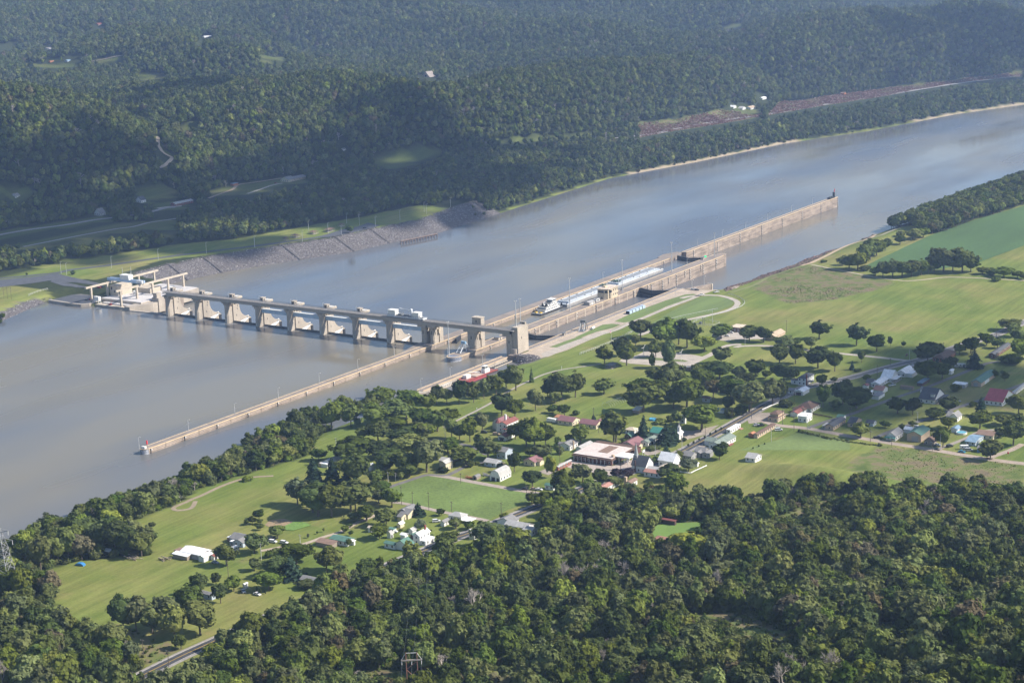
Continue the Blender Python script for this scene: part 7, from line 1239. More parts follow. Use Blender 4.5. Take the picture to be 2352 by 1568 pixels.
TREES('A', 'beside the red brick garage', [(1430, 1200, 112, 210, 'r', 'l'), (1540, 1378, 240, 245, 'r', 'd'), (1720, 1240, 195, 175, 'r', 'o'), (1880, 1270, 145, 155), (2040, 1200, 120, 85, 'r', 'p'), (2150, 1202, 112, 92, 'r', 'p'), (2010, 1275, 165, 85)])
TREES('D', 'beside the church', [(1840, 755, 200, 150, 'r', 'd'), (2010, 672, 165, 130, 'r', 'y'), (2300, 560, 130, 140), (1800, 515, 80, 100, 's', 's'), (1905, 560, 120, 80, 'r', 'm'), (1700, 600, 70, 70), (1900, 590, 0+90, 70), (1965, 385, 50, 30, 'b', 'd')])
TREES('D', 'in front of the maroon roofed garage', [(1420, 415, 110, 40, 'b', 'd'), (1680, 465, 120, 36, 'b', 'm')])
TREES('H', 'on the river bank below the park', [(370, 792, 265, 335, 'r', 'm'), (300, 780, 200, 200, 'r', 'd'), (600, 748, 195, 265, 'r', 'm'), (672, 764, 82, 125, 'r', 'd'), (540, 600, 190, 220, 'r', 'l'), (860, 560, 220, 180, 'r', 'm'), (960, 520, 320, 220, 'r', 'm'), (720, 600, 160, 150, 'r', 'd'), (850, 600, 150, 130, 'r', 'l')])
TREES('H', 'in the park grove by the river', [(1080, 690, 320, 230, 'r', 'm'), (890, 752, 265, 225, 'r', 'm'), (1255, 662, 132, 205, 'r', 'm'), (1160, 790, 240, 130, 'r', 'd'), (1450, 912, 215, 195, 'r', 'm'), (920, 925, 225, 225, 'r', 'o'), (740, 905, 145, 132, 'r', 'm'), (1200, 935, 330, 165, 'r', 'd'), (1420, 760, 240, 190, 'r', 'd'), (1620, 800, 190, 205, 'r', 'd')])
TREES('H', 'in the dark grove round the cream house', [(640, 1160, 365, 260, 'r', 'd'), (925, 1125, 250, 205, 'r', 'd'), (1270, 1100, 330, 240, 'r', 'l'), (1490, 1285, 310, 370, 'r', 'o'), (1240, 1300, 260, 240, 'r', 'd'), (1060, 1230, 260, 200, 'r', 'd'), (1290, 1342, 205, 150, 'r', 'd'), (1070, 1130, 140, 110, 'r', 'l'), (1000, 1290, 200, 180), (1740, 1060, 210, 170, 'r', 'd'), (1950, 1190, 265, 190, 'r', 'm'), (1810, 1200, 130, 110, 'r', 'w'), (1690, 1290, 90, 60, 'b', 'd'), (1590, 1000, 60, 50, 'b', 'm'), (2005, 1228, 80, 60, 'b', 'm'), (2085, 1200, 40, 36, 'b', 'm')])
TREES('H', 'on the verge above the square lawn', [(1010, 1402, 145, 135), (1085, 1352, 105, 95), (1188, 1382, 82, 105), (890, 1440, 165, 185, 'r', 'm'), (960, 1470, 170, 70)])
TREES('H', 'beside the bungalow in the pines', [(660, 1440, 335, 360, 'r', 'd'), (160, 1405, 195, 290, 's', 's'), (385, 1405, 205, 285, 'p', 's'), (222, 1152, 165, 150, 'r', 'd'), (545, 1425, 125, 205, 's', 's'), (470, 1300, 170, 160), (650, 1470, 180, 160, 'p', 's')])
TREES('F', 'in the great clump on the long field', [(1545, 308, 195, 250, 'r', 'y'), (1640, 335, 190, 240, 'r', 'o'), (1760, 430, 330, 320, 'r', 'd'), (1900, 432, 260, 330, 'r', 'm'), (2100, 395, 300, 320, 'r', 'm'), (1700, 390, 230, 260, 'r', 'd')])
TREES('F', 'on the open field above the farmhouse', [(1140, 462, 122, 112), (1072, 508, 84, 82), (1014, 522, 50, 60), (1150, 512, 66, 60), (1152, 572, 72, 70)])
TREES('F', 'round the pale blue farmhouse', [(1335, 660, 165, 150), (1095, 815, 235, 205, 'r', 'm'), (800, 945, 195, 225, 'r', 'm'), (1092, 998, 128, 135, 'r', 'o'), (1240, 858, 80, 60, 'b', 'm'), (1310, 828, 110, 60, 'b', 'm')])
TREES('F', 'in the clump below the farm track', [(1530, 925, 285, 205), (1300, 1062, 225, 195), (1480, 1085, 205, 235, 'p', 's'), (1245, 1202, 210, 185, 'r', 'm'), (1400, 1040, 160, 170)])
TREES('F', 'on the lower lawn', [(520, 1242, 168, 212), (690, 1140, 84, 125), (880, 1212, 170, 160, 'r', 'm'), (740, 1335, 160, 220, 'r', 'm'), (400, 1300, 210, 130), (2040, 602, 80, 75), (2100, 632, 44, 60), (2098, 545, 40, 42), (1655, 655, 22, 46, 'o', 'y'), (1748, 616, 22, 32), (1815, 592, 22, 44), (2028, 442, 16, 28)])
TREES('F', 'in the trio behind the pale covered car', [(1118, 1228, 16, 68, 'o', 'd'), (1160, 1250, 16, 62, 'o', 'd'), (1207, 1246, 14, 40, 'o', 'd')])
TREES('F', 'at the wood edge by the long house', [(1850, 1010, 250, 270, 'r', 'm'), (1640, 1180, 185, 90), (2080, 745, 62, 82), (2150, 480, 155, 110), (2260, 485, 165, 190), (1950, 1000, 200, 240, 'r', 'm')])
TREES('F', 'at the far end of the dirt path', [(1020, 60, 90, 50, 'b', 'm'), (20, 530, 60, 40, 'b', 'o')])
TREES('E', 'beside the square lawn', [(440, 465, 175, 208, 'r', 'm'), (715, 552, 142, 132, 's', 's'), (955, 552, 88, 78), (1630, 608, 122, 82, 'r', 'm'), (1900, 430, 0+140, 120), (1255, 695, 112, 82), (1105, 690, 140, 110, 'r', 'm')])
TREES('E', 'among the farmhouse sheds', [(735, 714, 132, 122, 'r', 'y'), (310, 795, 175, 165, 'r', 'm'), (530, 712, 36, 22, 'b', 'm'), (860, 772, 40, 26, 'b', 'm'), (845, 712, 24, 14, 'b', 'm'), (914, 790, 30, 34, 'b', 'm')])
TREES('E', 'left of the cream house', [(330, 300, 205, 95), (60, 505, 225, 300), (300, 420, 160, 130, 'r', 'o'), (380, 660, 220, 200, 'r', 'm'), (180, 610, 170, 150, 'r', 'o'), (260, 330, 140, 130)])
TREES('E', 'behind the white cottage on the road', [(1040, 870, 225, 160), (1480, 900, 330, 300, 'r', 'm'), (1780, 930, 280, 250, 'r', 'm'), (1700, 690, 90, 80, 'r', 'm'), (2035, 475, 210, 165), (2110, 640, 220, 220), (2230, 560, 220, 210, 'r', 'm')])
TREES('C', 'at the mown field edge, second from the warehouse', [(770, 308, 178, 198, 'r', 'd')])
TREES('C', 'on the shaded lawn by the drive', [(960, 368, 172, 170), (1090, 318, 46, 95), (1213, 325, 48, 55, 'r', 'm'), (818, 470, 72, 115), (728, 542, 50, 88, 's', 's'), (785, 558, 56, 28, 'b', 'd')])
TREES('C', 'along the main road in the shade', [(640, 865, 195, 245), (452, 895, 122, 215), (440, 695, 105, 115), (560, 660, 60, 50), (340, 612, 85, 55), (864, 645, 64, 62, 'r', 'm'), (1060, 592, 62, 62, 'r', 'm'), (770, 905, 270, 195), (560, 920, 110, 100)])
TREES('C', 'in the clump by the bright metal roofs', [(1442, 475, 185, 182), (1552, 392, 68, 95), (1440, 645, 205, 185), (1578, 625, 145, 142), (1530, 535, 62, 92, 's', 's'), (1662, 525, 115, 95)])
TREES('C', 'round the brick ranch houses', [(1850, 385, 155, 155), (1740, 395, 115, 105), (1880, 525, 145, 175, 'p', 's'), (2100, 335, 108, 102), (2000, 305, 125, 105), (2300, 435, 165, 185), (2220, 165, 210, 110, 'r', 'o'), (2310, 300, 140, 140), (2260, 230, 120, 130), (2245, 485, 210, 80, 'b', 'd'), (1960, 250, 70, 60)])
TREES('C', 'beside the tan pole barn', [(2080, 615, 52, 72, 'o', 'd'), (2170, 645, 82, 78), (2147, 592, 48, 46), (1700, 745, 100, 60, 'b', 'm')])
TREES('C', 'between the back streets', [(1155, 955, 165, 155), (1300, 965, 135, 165), (1640, 935, 185, 130), (1500, 1010, 145, 112), (1640, 1095, 145, 112, 'r', 'm'), (1560, 1000, 110, 90)])
TREES('C', 'below the red roofed building', [(1935, 1095, 190, 180), (1945, 970, 125, 165, 'p', 's'), (1870, 885, 60, 44, 'b', 'd'), (2250, 1255, 225, 255), (2150, 1065, 155, 115), (2300, 960, 185, 185), (2330, 1150, 150, 200), (2120, 1180, 110, 90)])
TREES('C', 'beside the side street', [(810, 1172, 185, 130, 'r', 'l'), (1042, 1088, 88, 66), (1300, 1075, 82, 52), (1450, 1140, 90, 70), (1585, 1275, 155, 195), (2035, 1390, 190, 190, 'r', 'o'), (1200, 1110, 70, 50, 'b', 'd'), (1005, 1195, 26, 22, 'b', 'm')])
TREES('K', 'in the left tree row by the bean field', [(700, 890, 150, 120), (780, 895, 170, 150), (850, 830, 150, 150, 'r', 'm'), (900, 800, 150, 170), (960, 760, 140, 140), (1040, 715, 92, 110), (640, 850, 80, 70), (850, 905, 90, 40, 'b', 'm'), (460, 826, 44, 22, 'b', 'm')])
TREES('K', 'in the dark tree row along the bean field', [(950, 945, 90, 70), (1020, 962, 120, 130), (1110, 964, 150, 145, 'r', 'd'), (1200, 965, 160, 140, 'r', 'd'), (1290, 958, 150, 140, 'r', 'o'), (1380, 945, 130, 130), (1450, 925, 120, 110), (1500, 920, 130, 110), (1590, 912, 220, 205, 'r', 'o'), (1680, 912, 150, 150), (1770, 915, 200, 210), (1850, 915, 120, 130), (1960, 935, 110, 60), (2050, 945, 80, 40, 'b', 'd'), (2160, 965, 165, 85), (2290, 970, 90, 60), (2345, 985, 60, 45), (2098, 1000, 76, 36, 'b', 'm')])
TREES('K', 'at the bend of the bean field', [(1180, 655, 112, 82), (1190, 578, 90, 44, 'b', 'm'), (1300, 605, 160, 95), (1400, 590, 120, 90)])
TREES('R', 'on the powerhouse lawn', [(230, 648, 20, 26, 'r', 'd'), (627, 636, 40, 28, 'b', 'd'), (22, 1020, 50, 52, 'r', 'd'), (5, 1060, 34, 40, 'r', 'd')])
TREES('V', 'alone beside the far bank parking lot', [(1012, 560, 52, 54, 'r', 'd')])
TREES('G', 'round the bottom field', [(430, 850, 180, 250, 'r', 'w'), (300, 800, 190, 170, 'r', 'd'), (1215, 480, 180, 220, 'r', 'o'), (1090, 470, 200, 240), (990, 445, 220, 290), (880, 440, 200, 260), (760, 400, 220, 250), (590, 520, 200, 300, 'r', 'm'), (640, 440, 180, 240), (500, 540, 200, 260, 'r', 'm'), (350, 600, 220, 300, 'r', 'o'), (940, 230, 180, 160, 'r', 'l'), (1080, 180, 140, 170), (1190, 150, 90, 140), (1270, 110, 120, 110, 'd', 'w'), (1060, 1130, 210, 330), (1170, 1120, 200, 310, 'r', 'o'), (1310, 1140, 200, 230, 'r', 'o'), (1450, 1090, 240, 280, 'r', 'o'), (1500, 1200, 210, 290, 'r', 'l'), (1555, 1275, 120, 130), (1720, 1150, 260, 300, 'r', 'o'), (1620, 990, 240, 260), (1715, 815, 140, 185), (1855, 725, 72, 105)])

TREES('O', 'in the wood above the H frame pole', [(1530, 500, 120, 170, 'd'), (1600, 560, 130, 170, 'd'), (1180, 760, 120, 110, 'd'), (2240, 500, 150, 250, 'd'), (1400, 680, 130, 120, 'd'), (1830, 470, 110, 130, 'd'), (650, 1230, 130, 110, 'd'), (100, 1235, 140, 110, 'd'), (1000, 640, 110, 90, 'd')])
TREES('M', 'left of the bright clearing', [(90, 890, 110, 220, 'd'), (180, 860, 110, 160, 'd'), (280, 870, 110, 180, 'd'), (380, 830, 120, 160, 'd'), (680, 570, 200, 280, 'r', 'm'), (420, 500, 130, 140, 'r', 'o')])
TREES('M', 'below the bright clearing', [(1000, 720, 260, 220, 'r', 'l'), (1240, 840, 200, 150, 'r', 'o'), (890, 620, 120, 110, 'r', 'm')])

# ------------------------------------------------------------------ woods: the trees that show largest are things, the rest one mass
def scatter(x0, x1, y0, y1, sp, polys=None, fn=None, jit=.42):
    a, b = np.meshgrid(np.arange(x0, x1, sp, dtype=float), np.arange(y0, y1, sp*.87, dtype=float)); a[::2] += sp*.5; a = a+RNG.uniform(-jit, jit, a.shape)*sp; b = b+RNG.uniform(-jit, jit, b.shape)*sp; a = a.ravel(); b = b.ravel()
    if polys is not None:
        k = np.zeros(a.shape, bool)
        for p in polys: k |= inpoly(a, b, p)
        a, b = a[k], b[k]
    if fn is not None: k = fn(a, b); a, b = a[k], b[k]
    return a, b
def inview(a, b, z, mg=90):
    d = np.stack([a, b, z], 1)-CAM; dz = d@FW; u = 1176+FPX*(d@RT)/dz; v = 784-FPX*(d@UP)/dz; return (dz > 0) & (u > -mg) & (u < 2352+mg) & (v > -mg) & (v < 1568+mg*1.6), dz, u, v
def clear_of(a, b, things, pad):
    k = np.ones(a.shape, bool)
    for x, y, r in things: k &= (a-x)**2+(b-y)**2 > (r*.75+pad)**2
    return k
MAINQ = np.array(smooth_line(MAIN, 12))
def off_road(a, b): return np.min((a[:, None]-MAINQ[None, :, 0])**2+(b[:, None]-MAINQ[None, :, 1])**2, axis=1) > 7.5**2
hidden = bpy.data.collections.new('tree stock')
def stock(kind, mats, nv, **kw):
    out = []
    for i in range(nv):
        for m in mats: o = bpy.data.objects.new('tree_stock', crown_mesh(700+17*i+hash_(kind), kind, m, **kw) if kind != 'dead' else _DEAD[i % 3]); hidden.objects.link(o); out.append(o)
    return out
def mass(name, pts, scl, rot, pick, objs, **kw):
    me = bpy.data.meshes.new(name); me.from_pydata(pts.tolist(), [], []); n = len(pts)
    for nm, ty, dat in (('scl', 'FLOAT_VECTOR', scl), ('rot', 'FLOAT', rot), ('pick', 'INT', pick)):
        at_ = me.attributes.new(nm, ty, 'POINT'); at_.data.foreach_set('vector' if ty == 'FLOAT_VECTOR' else 'value', np.ascontiguousarray(dat).ravel())
    c = bpy.data.collections.new(name+' stock')
    for k, o in enumerate(objs):
        q = bpy.data.objects.new(f'stock_{k:03d}', o.data); c.objects.link(q)
    ng = bpy.data.node_groups.new(name, 'GeometryNodeTree'); ng.interface.new_socket('Geometry', in_out='INPUT', socket_type='NodeSocketGeometry'); ng.interface.new_socket('Geometry', in_out='OUTPUT', socket_type='NodeSocketGeometry'); N, L = ng.nodes, ng.links
    gi, go, ip, ci = N.new('NodeGroupInput'), N.new('NodeGroupOutput'), N.new('GeometryNodeInstanceOnPoints'), N.new('GeometryNodeCollectionInfo')
    ci.inputs[0].default_value = c; ci.inputs['Separate Children'].default_value = True; ci.inputs['Reset Children'].default_value = True; ip.inputs['Pick Instance'].default_value = True
    def na(nm, ty): a = N.new('GeometryNodeInputNamedAttribute'); a.data_type = ty; a.inputs[0].default_value = nm; return a.outputs[0]
    cx = N.new('ShaderNodeCombineXYZ'); L.new(na('rot', 'FLOAT'), cx.inputs[2]); L.new(gi.outputs[0], ip.inputs['Points']); L.new(ci.outputs[0], ip.inputs['Instance']); L.new(na('pick', 'INT'), ip.inputs['Instance Index']); L.new(cx.outputs[0], ip.inputs['Rotation']); L.new(na('scl', 'FLOAT_VECTOR'), ip.inputs['Scale']); L.new(ip.outputs[0], go.inputs[0])
    o = lobj(name, me, kind='stuff', **kw); md = o.modifiers.new('instances', 'NODES'); md.node_group = ng; return o
NEARM = ['dark', 'dark', 'mid', 'mid', 'olive', 'olive', 'light', 'brown']
st_near = stock('round', ['dark', 'mid', 'olive', 'light', 'brown'], 3, trunk=True)+stock('oval', ['dark', 'mid', 'olive', 'light', 'brown'], 2, trunk=True)+stock('dead', ['dark'], 2)
def pick_near(n): w = np.array([5, 5, 4.4, 1.7, .7]*3+[.9, .9, .8, .3, .2]*2+[1.5, 1.5]); return RNG.choice(len(w), n, p=w/w.sum())
a, b = scatter(330, 1080, -760, 60, 6.9, FOREST_N, lambda a, b: ~np.any([inpoly(a, b, p) for p in CLEAR_N], axis=0))
a2, b2 = scatter(430, 1000, -300, 200, 7.4, None, lambda a, b: np.zeros(a.shape, bool))
k = clear_of(a, b, [t for t in TREE_XY if t[0] > 350], 1.) & clear_of(a, b, HOUSES, 2.5) & off_road(a, b); a, b = a[k], b[k]
z = hgt(a, b); k, dz, u, v = inview(a, b, z, 150); a, b, z, dz, u, v = a[k], b[k], z[k], dz[k], u[k], v[k]
bad = np.zeros(len(a), bool)
for dzt in (4, 9, 14):
    d = np.stack([a, b, z+dzt], 1)-CAM; dq = d@FW; uu = 1176+FPX*(d@RT)/dq; vv = 784-FPX*(d@UP)/dq
    for p in CLEARPX: bad |= inpoly(uu, vv, p)
    for hx, hy, hr in HOUSES:
        if hx > 400: q = proj((hx, hy, gz(hx, hy)+2.5)); bad |= (np.abs(uu-q[0]) < hr*.62*FPX/q[2]) & (np.abs(vv-q[1]) < 1+hr*.16*FPX/q[2]) & (dq < q[2])
k = ~bad; a, b, z, dz, u, v = a[k], b[k], z[k], dz[k], u[k], v[k]
n = len(a); pk = pick_near(n); sw = (.55+.95*RNG.uniform(0, 1, n)**2.1); sh = np.maximum(sw, .75)*RNG.uniform(.8, 1.25, n)*np.where(v < 1260, .85, 1.); rz = RNG.uniform(0, 6.28, n)
def cell(u, v):
    h = ['at the lower left corner', 'beside the lower main road', 'left of the H frame pole', 'above the H frame pole', 'below the bright clearing', 'right of the bright clearing', 'near the right edge'][int(np.searchsorted([330, 620, 880, 1250, 1600, 2000], u))]
    return ('upper' if v < 1230 else 'middle' if v < 1330 else 'lower' if v < 1440 else 'bottom')+' part of the wood, '+h
order = np.argsort(dz/(sw+.2)); vis = [i for i in order if -20 < u[i] < 2372 and v[i] < 1590]; big = set(vis[:170])
for i in big:
    o = st_near[pk[i]]; mat = o.data.materials[0].name.split('_')[-1]; dead = mat == 'twig'; q = lobj('bare_tree' if dead else 'broadleaf_tree', o.data, loc=(a[i], b[i], z[i])); q.rotation_euler = (0, 0, rz[i]); q.scale = (sw[i], sw[i], sh[i]*(1.15 if dead else 1))
    lab = ('bare grey dead' if dead else {'dark': 'dark green', 'mid': 'mid green', 'olive': 'olive green', 'light': 'light green', 'brown': 'brownish'}[mat])+' tree in the '+cell(u[i], v[i]); tag(q, lab, 'tree', lab)
rest = np.array([i for i in range(n) if i not in big])
mass('foreground_wood', np.stack([a, b, z], 1)[rest], np.stack([sw, sw, sh], 1)[rest], rz[rest], pk[rest].astype(np.int32), st_near, label='dense mixed wood covering the near hillside')
# understorey: dense low bushes under and between the trees, so the wood floor never reads bare
st_bush = stock('bush', ['dark', 'mid', 'olive', 'brown'], 2, per=8, q=7)
a, b = scatter(330, 1080, -760, 60, 4.6, FOREST_N, lambda a, b: ~np.any([inpoly(a, b, p) for p in CLEAR_N], axis=0)); k = clear_of(a, b, HOUSES, 2) & off_road(a, b); a, b = a[k], b[k]; z = hgt(a, b); k = inview(a, b, z, 60)[0]; a, b, z = a[k], b[k], z[k]; n = len(a); s = RNG.uniform(.35, .95, n)
mass('undergrowth', np.stack([a, b, z-.5], 1), np.stack([s, s, s*RNG.uniform(.7, 1.4, n)], 1), RNG.uniform(0, 6.28, n), RNG.choice(8, n, p=np.array([3, 3, 3, 1]*2)/20).astype(np.int32), st_bush, label='tangled undergrowth between the trees of the near wood')
# river bank row, downstream belt
a, b = scatter(390, 700, 300, 2000, 8.2, [BELT]); k = clear_of(a, b, TREE_XY, 1.); a, b = a[k], b[k]; z = hgt(a, b); k = z > .6; a, b, z = a[k], b[k], z[k]; n = len(a); s = RNG.uniform(.8, 1.5, n)
dd = np.hypot(a-CAM[0], b-CAM[1]); o_ = np.argsort(dd)
for j, i in enumerate(o_[:60]): 
    o = st_near[int(pick_near(1)[0]) % 25]; q = lobj('broadleaf_tree', o.data, loc=(a[i], b[i], z[i])); q.rotation_euler = (0, 0, random.uniform(0, 6)); q.scale = (s[i], s[i], s[i]*random.uniform(.8, 1.1)); mat = o.data.materials[0].name.split('_')[-1]; lab = f'{TONE[mat]} tree in the belt by the bean field, '+('near end', 'second quarter', 'third quarter', 'far end')[j//15]; tag(q, lab, 'tree', lab)
i = o_[60:]; mass('riverside_wood', np.stack([a, b, z], 1)[i], np.stack([s, s, s], 1)[i], RNG.uniform(0, 6.28, len(i)), (pick_near(len(i)) % 25).astype(np.int32), st_near, label='tree belt along the near bank of the lower river')
# far shore and hills
st_far = stock('round', ['dark', 'mid', 'olive', 'light', 'brown'], 3, nlobe=8, per=8, q=7, size=.75)+stock('oval', ['dark', 'mid', 'olive'], 1, nlobe=8, per=8, q=7, size=.75)+stock('dead', ['dark'], 2)
pf = np.array([5.5, 4.8, 2.2, .8, .2]*3+[2, 2, 1]+[.5, .5]); pf /= pf.sum()
def farfn(a, b):
    z = hgt(a, b); k = (a < pl(FS, b)-4) & (z > np.where(b > 960, 1.5, .4)) & inview(a, b, z, 60)[0]
    k &= ~np.any([inpoly(a, b, p) for p in FARCLEAR], axis=0)
    k &= ~((b > 98) & (b < 670) & (a > pl(FS, b)-62)) & ~((b > -60) & (b < 205) & (a > -330+.35*np.clip(b, 0, 200)))
    a, b, z, i = a[k], b[k], z[k], np.nonzero(k)[0]; bad = np.zeros(len(a), bool)
    for dzt in (5, 11, 15.5):
        d = np.stack([a, b, z+dzt], 1)-CAM; dz = d@FW; u = 1176+FPX*(d@RT)/dz; v = 784-FPX*(d@UP)/dz
        for p in FARPX: bad |= inpoly(u, v, p)
        for hx, hy, hr in HOUSES:
            if hx < 100: q = proj((hx, hy, gz(hx, hy)+2)); bad |= (np.abs(u-q[0]) < hr*1.1*FPX/q[2]*.8) & (np.abs(v-q[1]) < 4+hr*.1*FPX/q[2]) & (dz < q[2]+5)
    k[i[bad]] = False; return k
A_, B_ = [], []
for (x0, x1, y0, y1, sp) in [(-1400, 700, -100, 2000, 8.2), (-2000, 700, 2000, 3000, 9.), (-2600, -1400, -100, 2000, 9.), (-2600, -2000, 2000, 3000, 9.8), (-5200, 700, 3000, 7000, 11.), (-5200, -2600, -100, 3000, 11.)]:
    a, b = scatter(x0, x1, y0, y1, sp)
    zq = np.full(a.shape, 80.); k = inview(a, b, zq, 420)[0]; a, b = a[k], b[k]; k = farfn(a, b); A_.append(a[k]); B_.append(b[k])
a, b = np.concatenate(A_), np.concatenate(B_); k = clear_of(a, b, [h for h in HOUSES if h[0] < 100 or h[1] > 1200], 3.); a, b = a[k], b[k]
z = hgt(a, b); n = len(a); dd = np.hypot(a-CAM[0], b-CAM[1]); s = (.7+.6*RNG.uniform(0, 1, n)**1.6)*np.where(dd > 4200, 1.3, 1.)*np.where(z < 25, .9, 1.05); pk = RNG.choice(len(pf), n, p=pf)
patch = fbm(a, b, 180, 3, 77); pk = np.where((patch > .16) & (pk < 15) & (RNG.uniform(size=n) < .3), (pk//5)*5+2+RNG.integers(0, 2, n), pk)
mass('far_forest', np.stack([a, b, z], 1), np.stack([s, s, s*RNG.uniform(.85, 1.25, n)], 1), RNG.uniform(0, 6.28, n), pk.astype(np.int32), st_far, label='unbroken forest on the far bank and hills'); print('far trees', n)
# shrubs and brush
def brush(name, polys, sp, smin, smax, mats, label, fn=None, box=None):
    xs = [p[0] for q in polys for p in q]; ys = [p[1] for q in polys for p in q]; a, b = scatter(min(xs), max(xs), min(ys), max(ys), sp, polys, fn); z = hgt(a, b); n = len(a)
    if n == 0: return
    s = RNG.uniform(smin, smax, n)*(1+.8*np.clip(fbm(a, b, 25, 3, 5)*3, -.6, 1.2)); st = stock('bush', mats, 2, per=6, q=6, nlobe=5, size=.8)
    mass(name, np.stack([a, b, z-.2], 1), np.stack([s, s, s*RNG.uniform(.7, 1.3, n)], 1), RNG.uniform(0, 6.28, n), RNG.integers(0, len(st), n).astype(np.int32), st, label=label)
LEAF['dry'] = leafmat('leaf_dry', (.4, .29, .255), .03, .35); LEAF['sage'] = leafmat('leaf_sage', (.16, .185, .055), .04, .4)
brush('bank_shrubs', [RIVERSHRUB], 2.2, .09, .22, ['dry'], 'brownish leafless shrubs along the lower near bank', lambda a, b: hgt(a, b) > .5)
LEAF['russet'] = leafmat('leaf_russet', (.24, .13, .09), .02, .3)
brush('road_bank_scrub', [VERGE], 3., .12, .34, ['russet', 'russet', 'russet', 'dry'], 'purplish brown scrub on the far highway bank')
brush('meadow_brush', [MEADOW], 2.1, .025, .085, ['sage', 'sage', 'dry', 'mid'], 'low brush and tall weeds in the unmown meadow')
brush('rough_grass', [ROUGH_E], 2.2, .02, .075, ['sage', 'sage', 'mid'], 'weedy scrub below the side street'); brush('clearing_brush', CLEAR_N[1:]+[MEADOW_G], 3.6, .05, .28, ['sage', 'mid', 'sage', 'olive'], 'scrub in the sunny clearings of the near wood')
HEDGE = GP('C', [(232, 1118), (500, 1178), (750, 1222), (1000, 1252), (1000, 1262), (740, 1236), (480, 1192), (225, 1130)]); brush('hedge', [HEDGE], 1.6, .16, .26, ['sage', 'mid'], 'rough hedge strip below the side street')
a, b = scatter(-260, 80, 100, 3200, 9, None, lambda a, b: (a < pl(FS, b)-1) & (a > pl(FS, b)-26) & (b > 640)); z = hgt(a, b); k = (z > .8) & (RNG.uniform(size=len(a)) < .5); a, b, z = a[k], b[k], z[k]; n = len(a); s = RNG.uniform(.25, .8, n)
mass('bank_willows', np.stack([a, b, z], 1), np.stack([s, s, s*1.2], 1), RNG.uniform(0, 6.28, n), RNG.integers(0, 8, n).astype(np.int32), st_bush, label='low willows along the far waterline')
# riprap
rk = []
for s_ in range(4):
    bm = bmesh.new(); bmesh.ops.create_icosphere(bm, subdivisions=1, radius=.6); rr_ = np.random.default_rng(s_)
    for v_ in bm.verts: v_.co *= float(rr_.uniform(.7, 1.25))
    me = bpy.data.meshes.new('stone'); bm.to_mesh(me); bm.free(); me.materials.append([M('riprap_stone', (.15, .138, .14), .95, .25, .5), M('riprap_stone_pale', (.36, .34, .33), .95, .2, .5), M('riprap_stone_dark', (.1, .09, .09), .95, .25, .5), M('riprap_stone', (1, 1, 1))][s_]); o = bpy.data.objects.new('stone', me); rk.append(o)
a, b = scatter(-260, -30, 104, 690, 1.55); z = hgt(a, b); k = (z > -.3) & (z < 15.1) & (a < pl(FS, b)+1); a, b, z = a[k], b[k], z[k]
a3, b3 = scatter(-260, -60, -400, 4, 1.8); z3 = hgt(a3, b3); k = (z3 > 8.2) & (z3 < 12.6); a = np.concatenate([a, a3[k]]); b = np.concatenate([b, b3[k]]); z = np.concatenate([z, z3[k]])
a3, b3 = scatter(394, 428, -26, 14, 1.3, None, lambda a, b: np.hypot((a-411)/15., (b+8)/13.) < 1); a = np.concatenate([a, a3]); b = np.concatenate([b, b3]); z = np.concatenate([z, hgt(a3, b3)+1.5*np.clip(1-np.hypot((a3-411)/15., (b3+8)/13.), 0, 1)])
n = len(a); s = RNG.uniform(.5, 1.35, n); gut = (np.mod(b, 63.) < 3.2) & (a < -40) & (b > 150); s = np.where(gut, .25, s)
mass('riprap_stones', np.stack([a, b, z], 1), np.stack([s, s, s*.8], 1), RNG.uniform(0, 6.28, n), RNG.choice(4, n, p=[.42, .13, .3, .15]).astype(np.int32), rk, label='grey stone riprap on the far bank and the rock mound')
# ------------------------------------------------------------------ clouds high above the frame, and the summer haze
cm = bpy.data.materials.new('cloud'); cm.use_nodes = True; t = cm.node_tree; t.nodes.remove(t.nodes['Principled BSDF']); d_ = t.nodes.new('ShaderNodeBsdfDiffuse'); d_.inputs[0].default_value = (.95, .95, .95, 1); l_ = t.nodes.new('ShaderNodeBsdfTranslucent'); l_.inputs[0].default_value = (.9, .92, .95, 1); x_ = t.nodes.new('ShaderNodeMixShader'); x_.inputs[0].default_value = .45; t.links.new(d_.outputs[0], x_.inputs[1]); t.links.new(l_.outputs[0], x_.inputs[2])
tr_ = t.nodes.new('ShaderNodeBsdfTransparent'); y_ = t.nodes.new('ShaderNodeMixShader'); y_.inputs[0].default_value = .16; t.links.new(x_.outputs[0], y_.inputs[1]); t.links.new(tr_.outputs[0], y_.inputs[2]); t.links.new(y_.outputs[0], t.nodes['Material Output'].inputs[0])
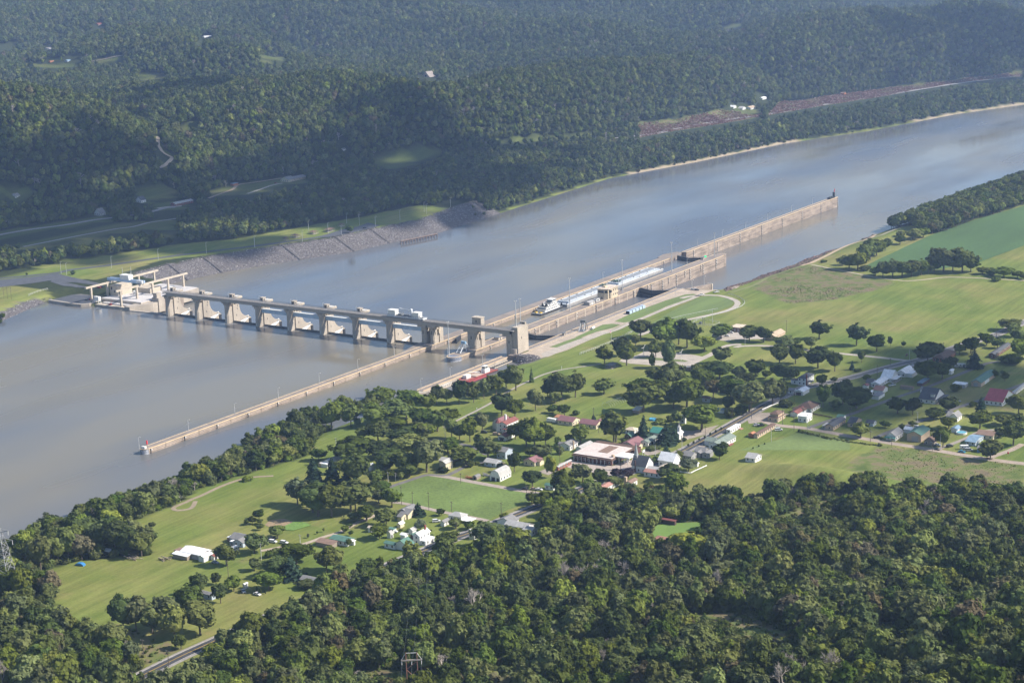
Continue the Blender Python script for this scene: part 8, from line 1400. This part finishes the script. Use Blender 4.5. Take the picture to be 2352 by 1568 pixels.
def cloud(gx_, gy_, rx, ry, n, seed, label, zc=1500., rot=0., z0=15.):
    g = Vector((gx_, gy_, z0)); c = g+TOSUN*((zc-z0)/TOSUN.z); rng = np.random.default_rng(seed); m = MB()
    for k in range(n):
        q = math.sqrt(rng.uniform()); an = rng.uniform(0, 6.28); x, y = rx*q*math.cos(an), ry*q*math.sin(an); x, y = x*math.cos(rot)-y*math.sin(rot), x*math.sin(rot)+y*math.cos(rot); r_ = min(rx, ry)*rng.uniform(.16, .42)*(1.2-q*.85); m.ball((x, y, rng.uniform(0, 40)), (r_, r_*rng.uniform(.7, 1.2), r_*.45), 0, 14, 8)
    m.build('cloud', cm, None, True, c, label=label, cat='cloud', group='fair weather clouds above the valley')
CLOUDS = [(742, 38, 112, 155, 40, 'white cloud drifting above the right hand town', 0, 15), (-310, 670, 260, 510, 120, 'white cloud drifting above the far river bank', .1, 18), (-500, 370, 240, 300, 44, 'white cloud drifting above the far left houses', .2, 50),
          (-980, 980, 190, 330, 36, 'white cloud drifting above the far wooded crest', .3, 120), (-460, 1080, 100, 180, 24, 'white cloud drifting above the near ridge', .2, 100), (-80, 2600, 280, 260, 40, 'white cloud drifting above the right hand hill', 0, 90),
          (-400, 885, 115, 140, 44, 'small unseen cloud added to shade the far meadow', 0, 38), (-425, 690, 90, 110, 30, 'small unseen cloud added to shade the long far house', 0, 30), (-1350, 700, 200, 230, 30, 'white cloud drifting above the far left ridge', .2, 130)]  # the two small clouds are added to fill gaps in the shade
for (X_, Y_, rx, ry, n_, lab, rot, zz) in CLOUDS: cloud(X_, Y_, rx, ry, n_, int(abs(X_)+abs(Y_)), lab, 1500., rot, zz)
hb = MB().box(-5350, 1650, -1560, 7500, -8, 376).build('haze', None, kind='stuff', label='pale summer haze filling the valley'); hb.data.materials.clear(); hm = bpy.data.materials.new('haze'); hm.use_nodes = True; t = hm.node_tree; t.nodes.remove(t.nodes['Principled BSDF']); pv = t.nodes.new('ShaderNodeVolumePrincipled'); pv.inputs['Color'].default_value = (*HAZE_COL, 1); pv.inputs['Density'].default_value = HAZE; pv.inputs['Anisotropy'].default_value = .25; t.links.new(pv.outputs[0], t.nodes['Material Output'].inputs['Volume']); hb.data.materials.append(hm)
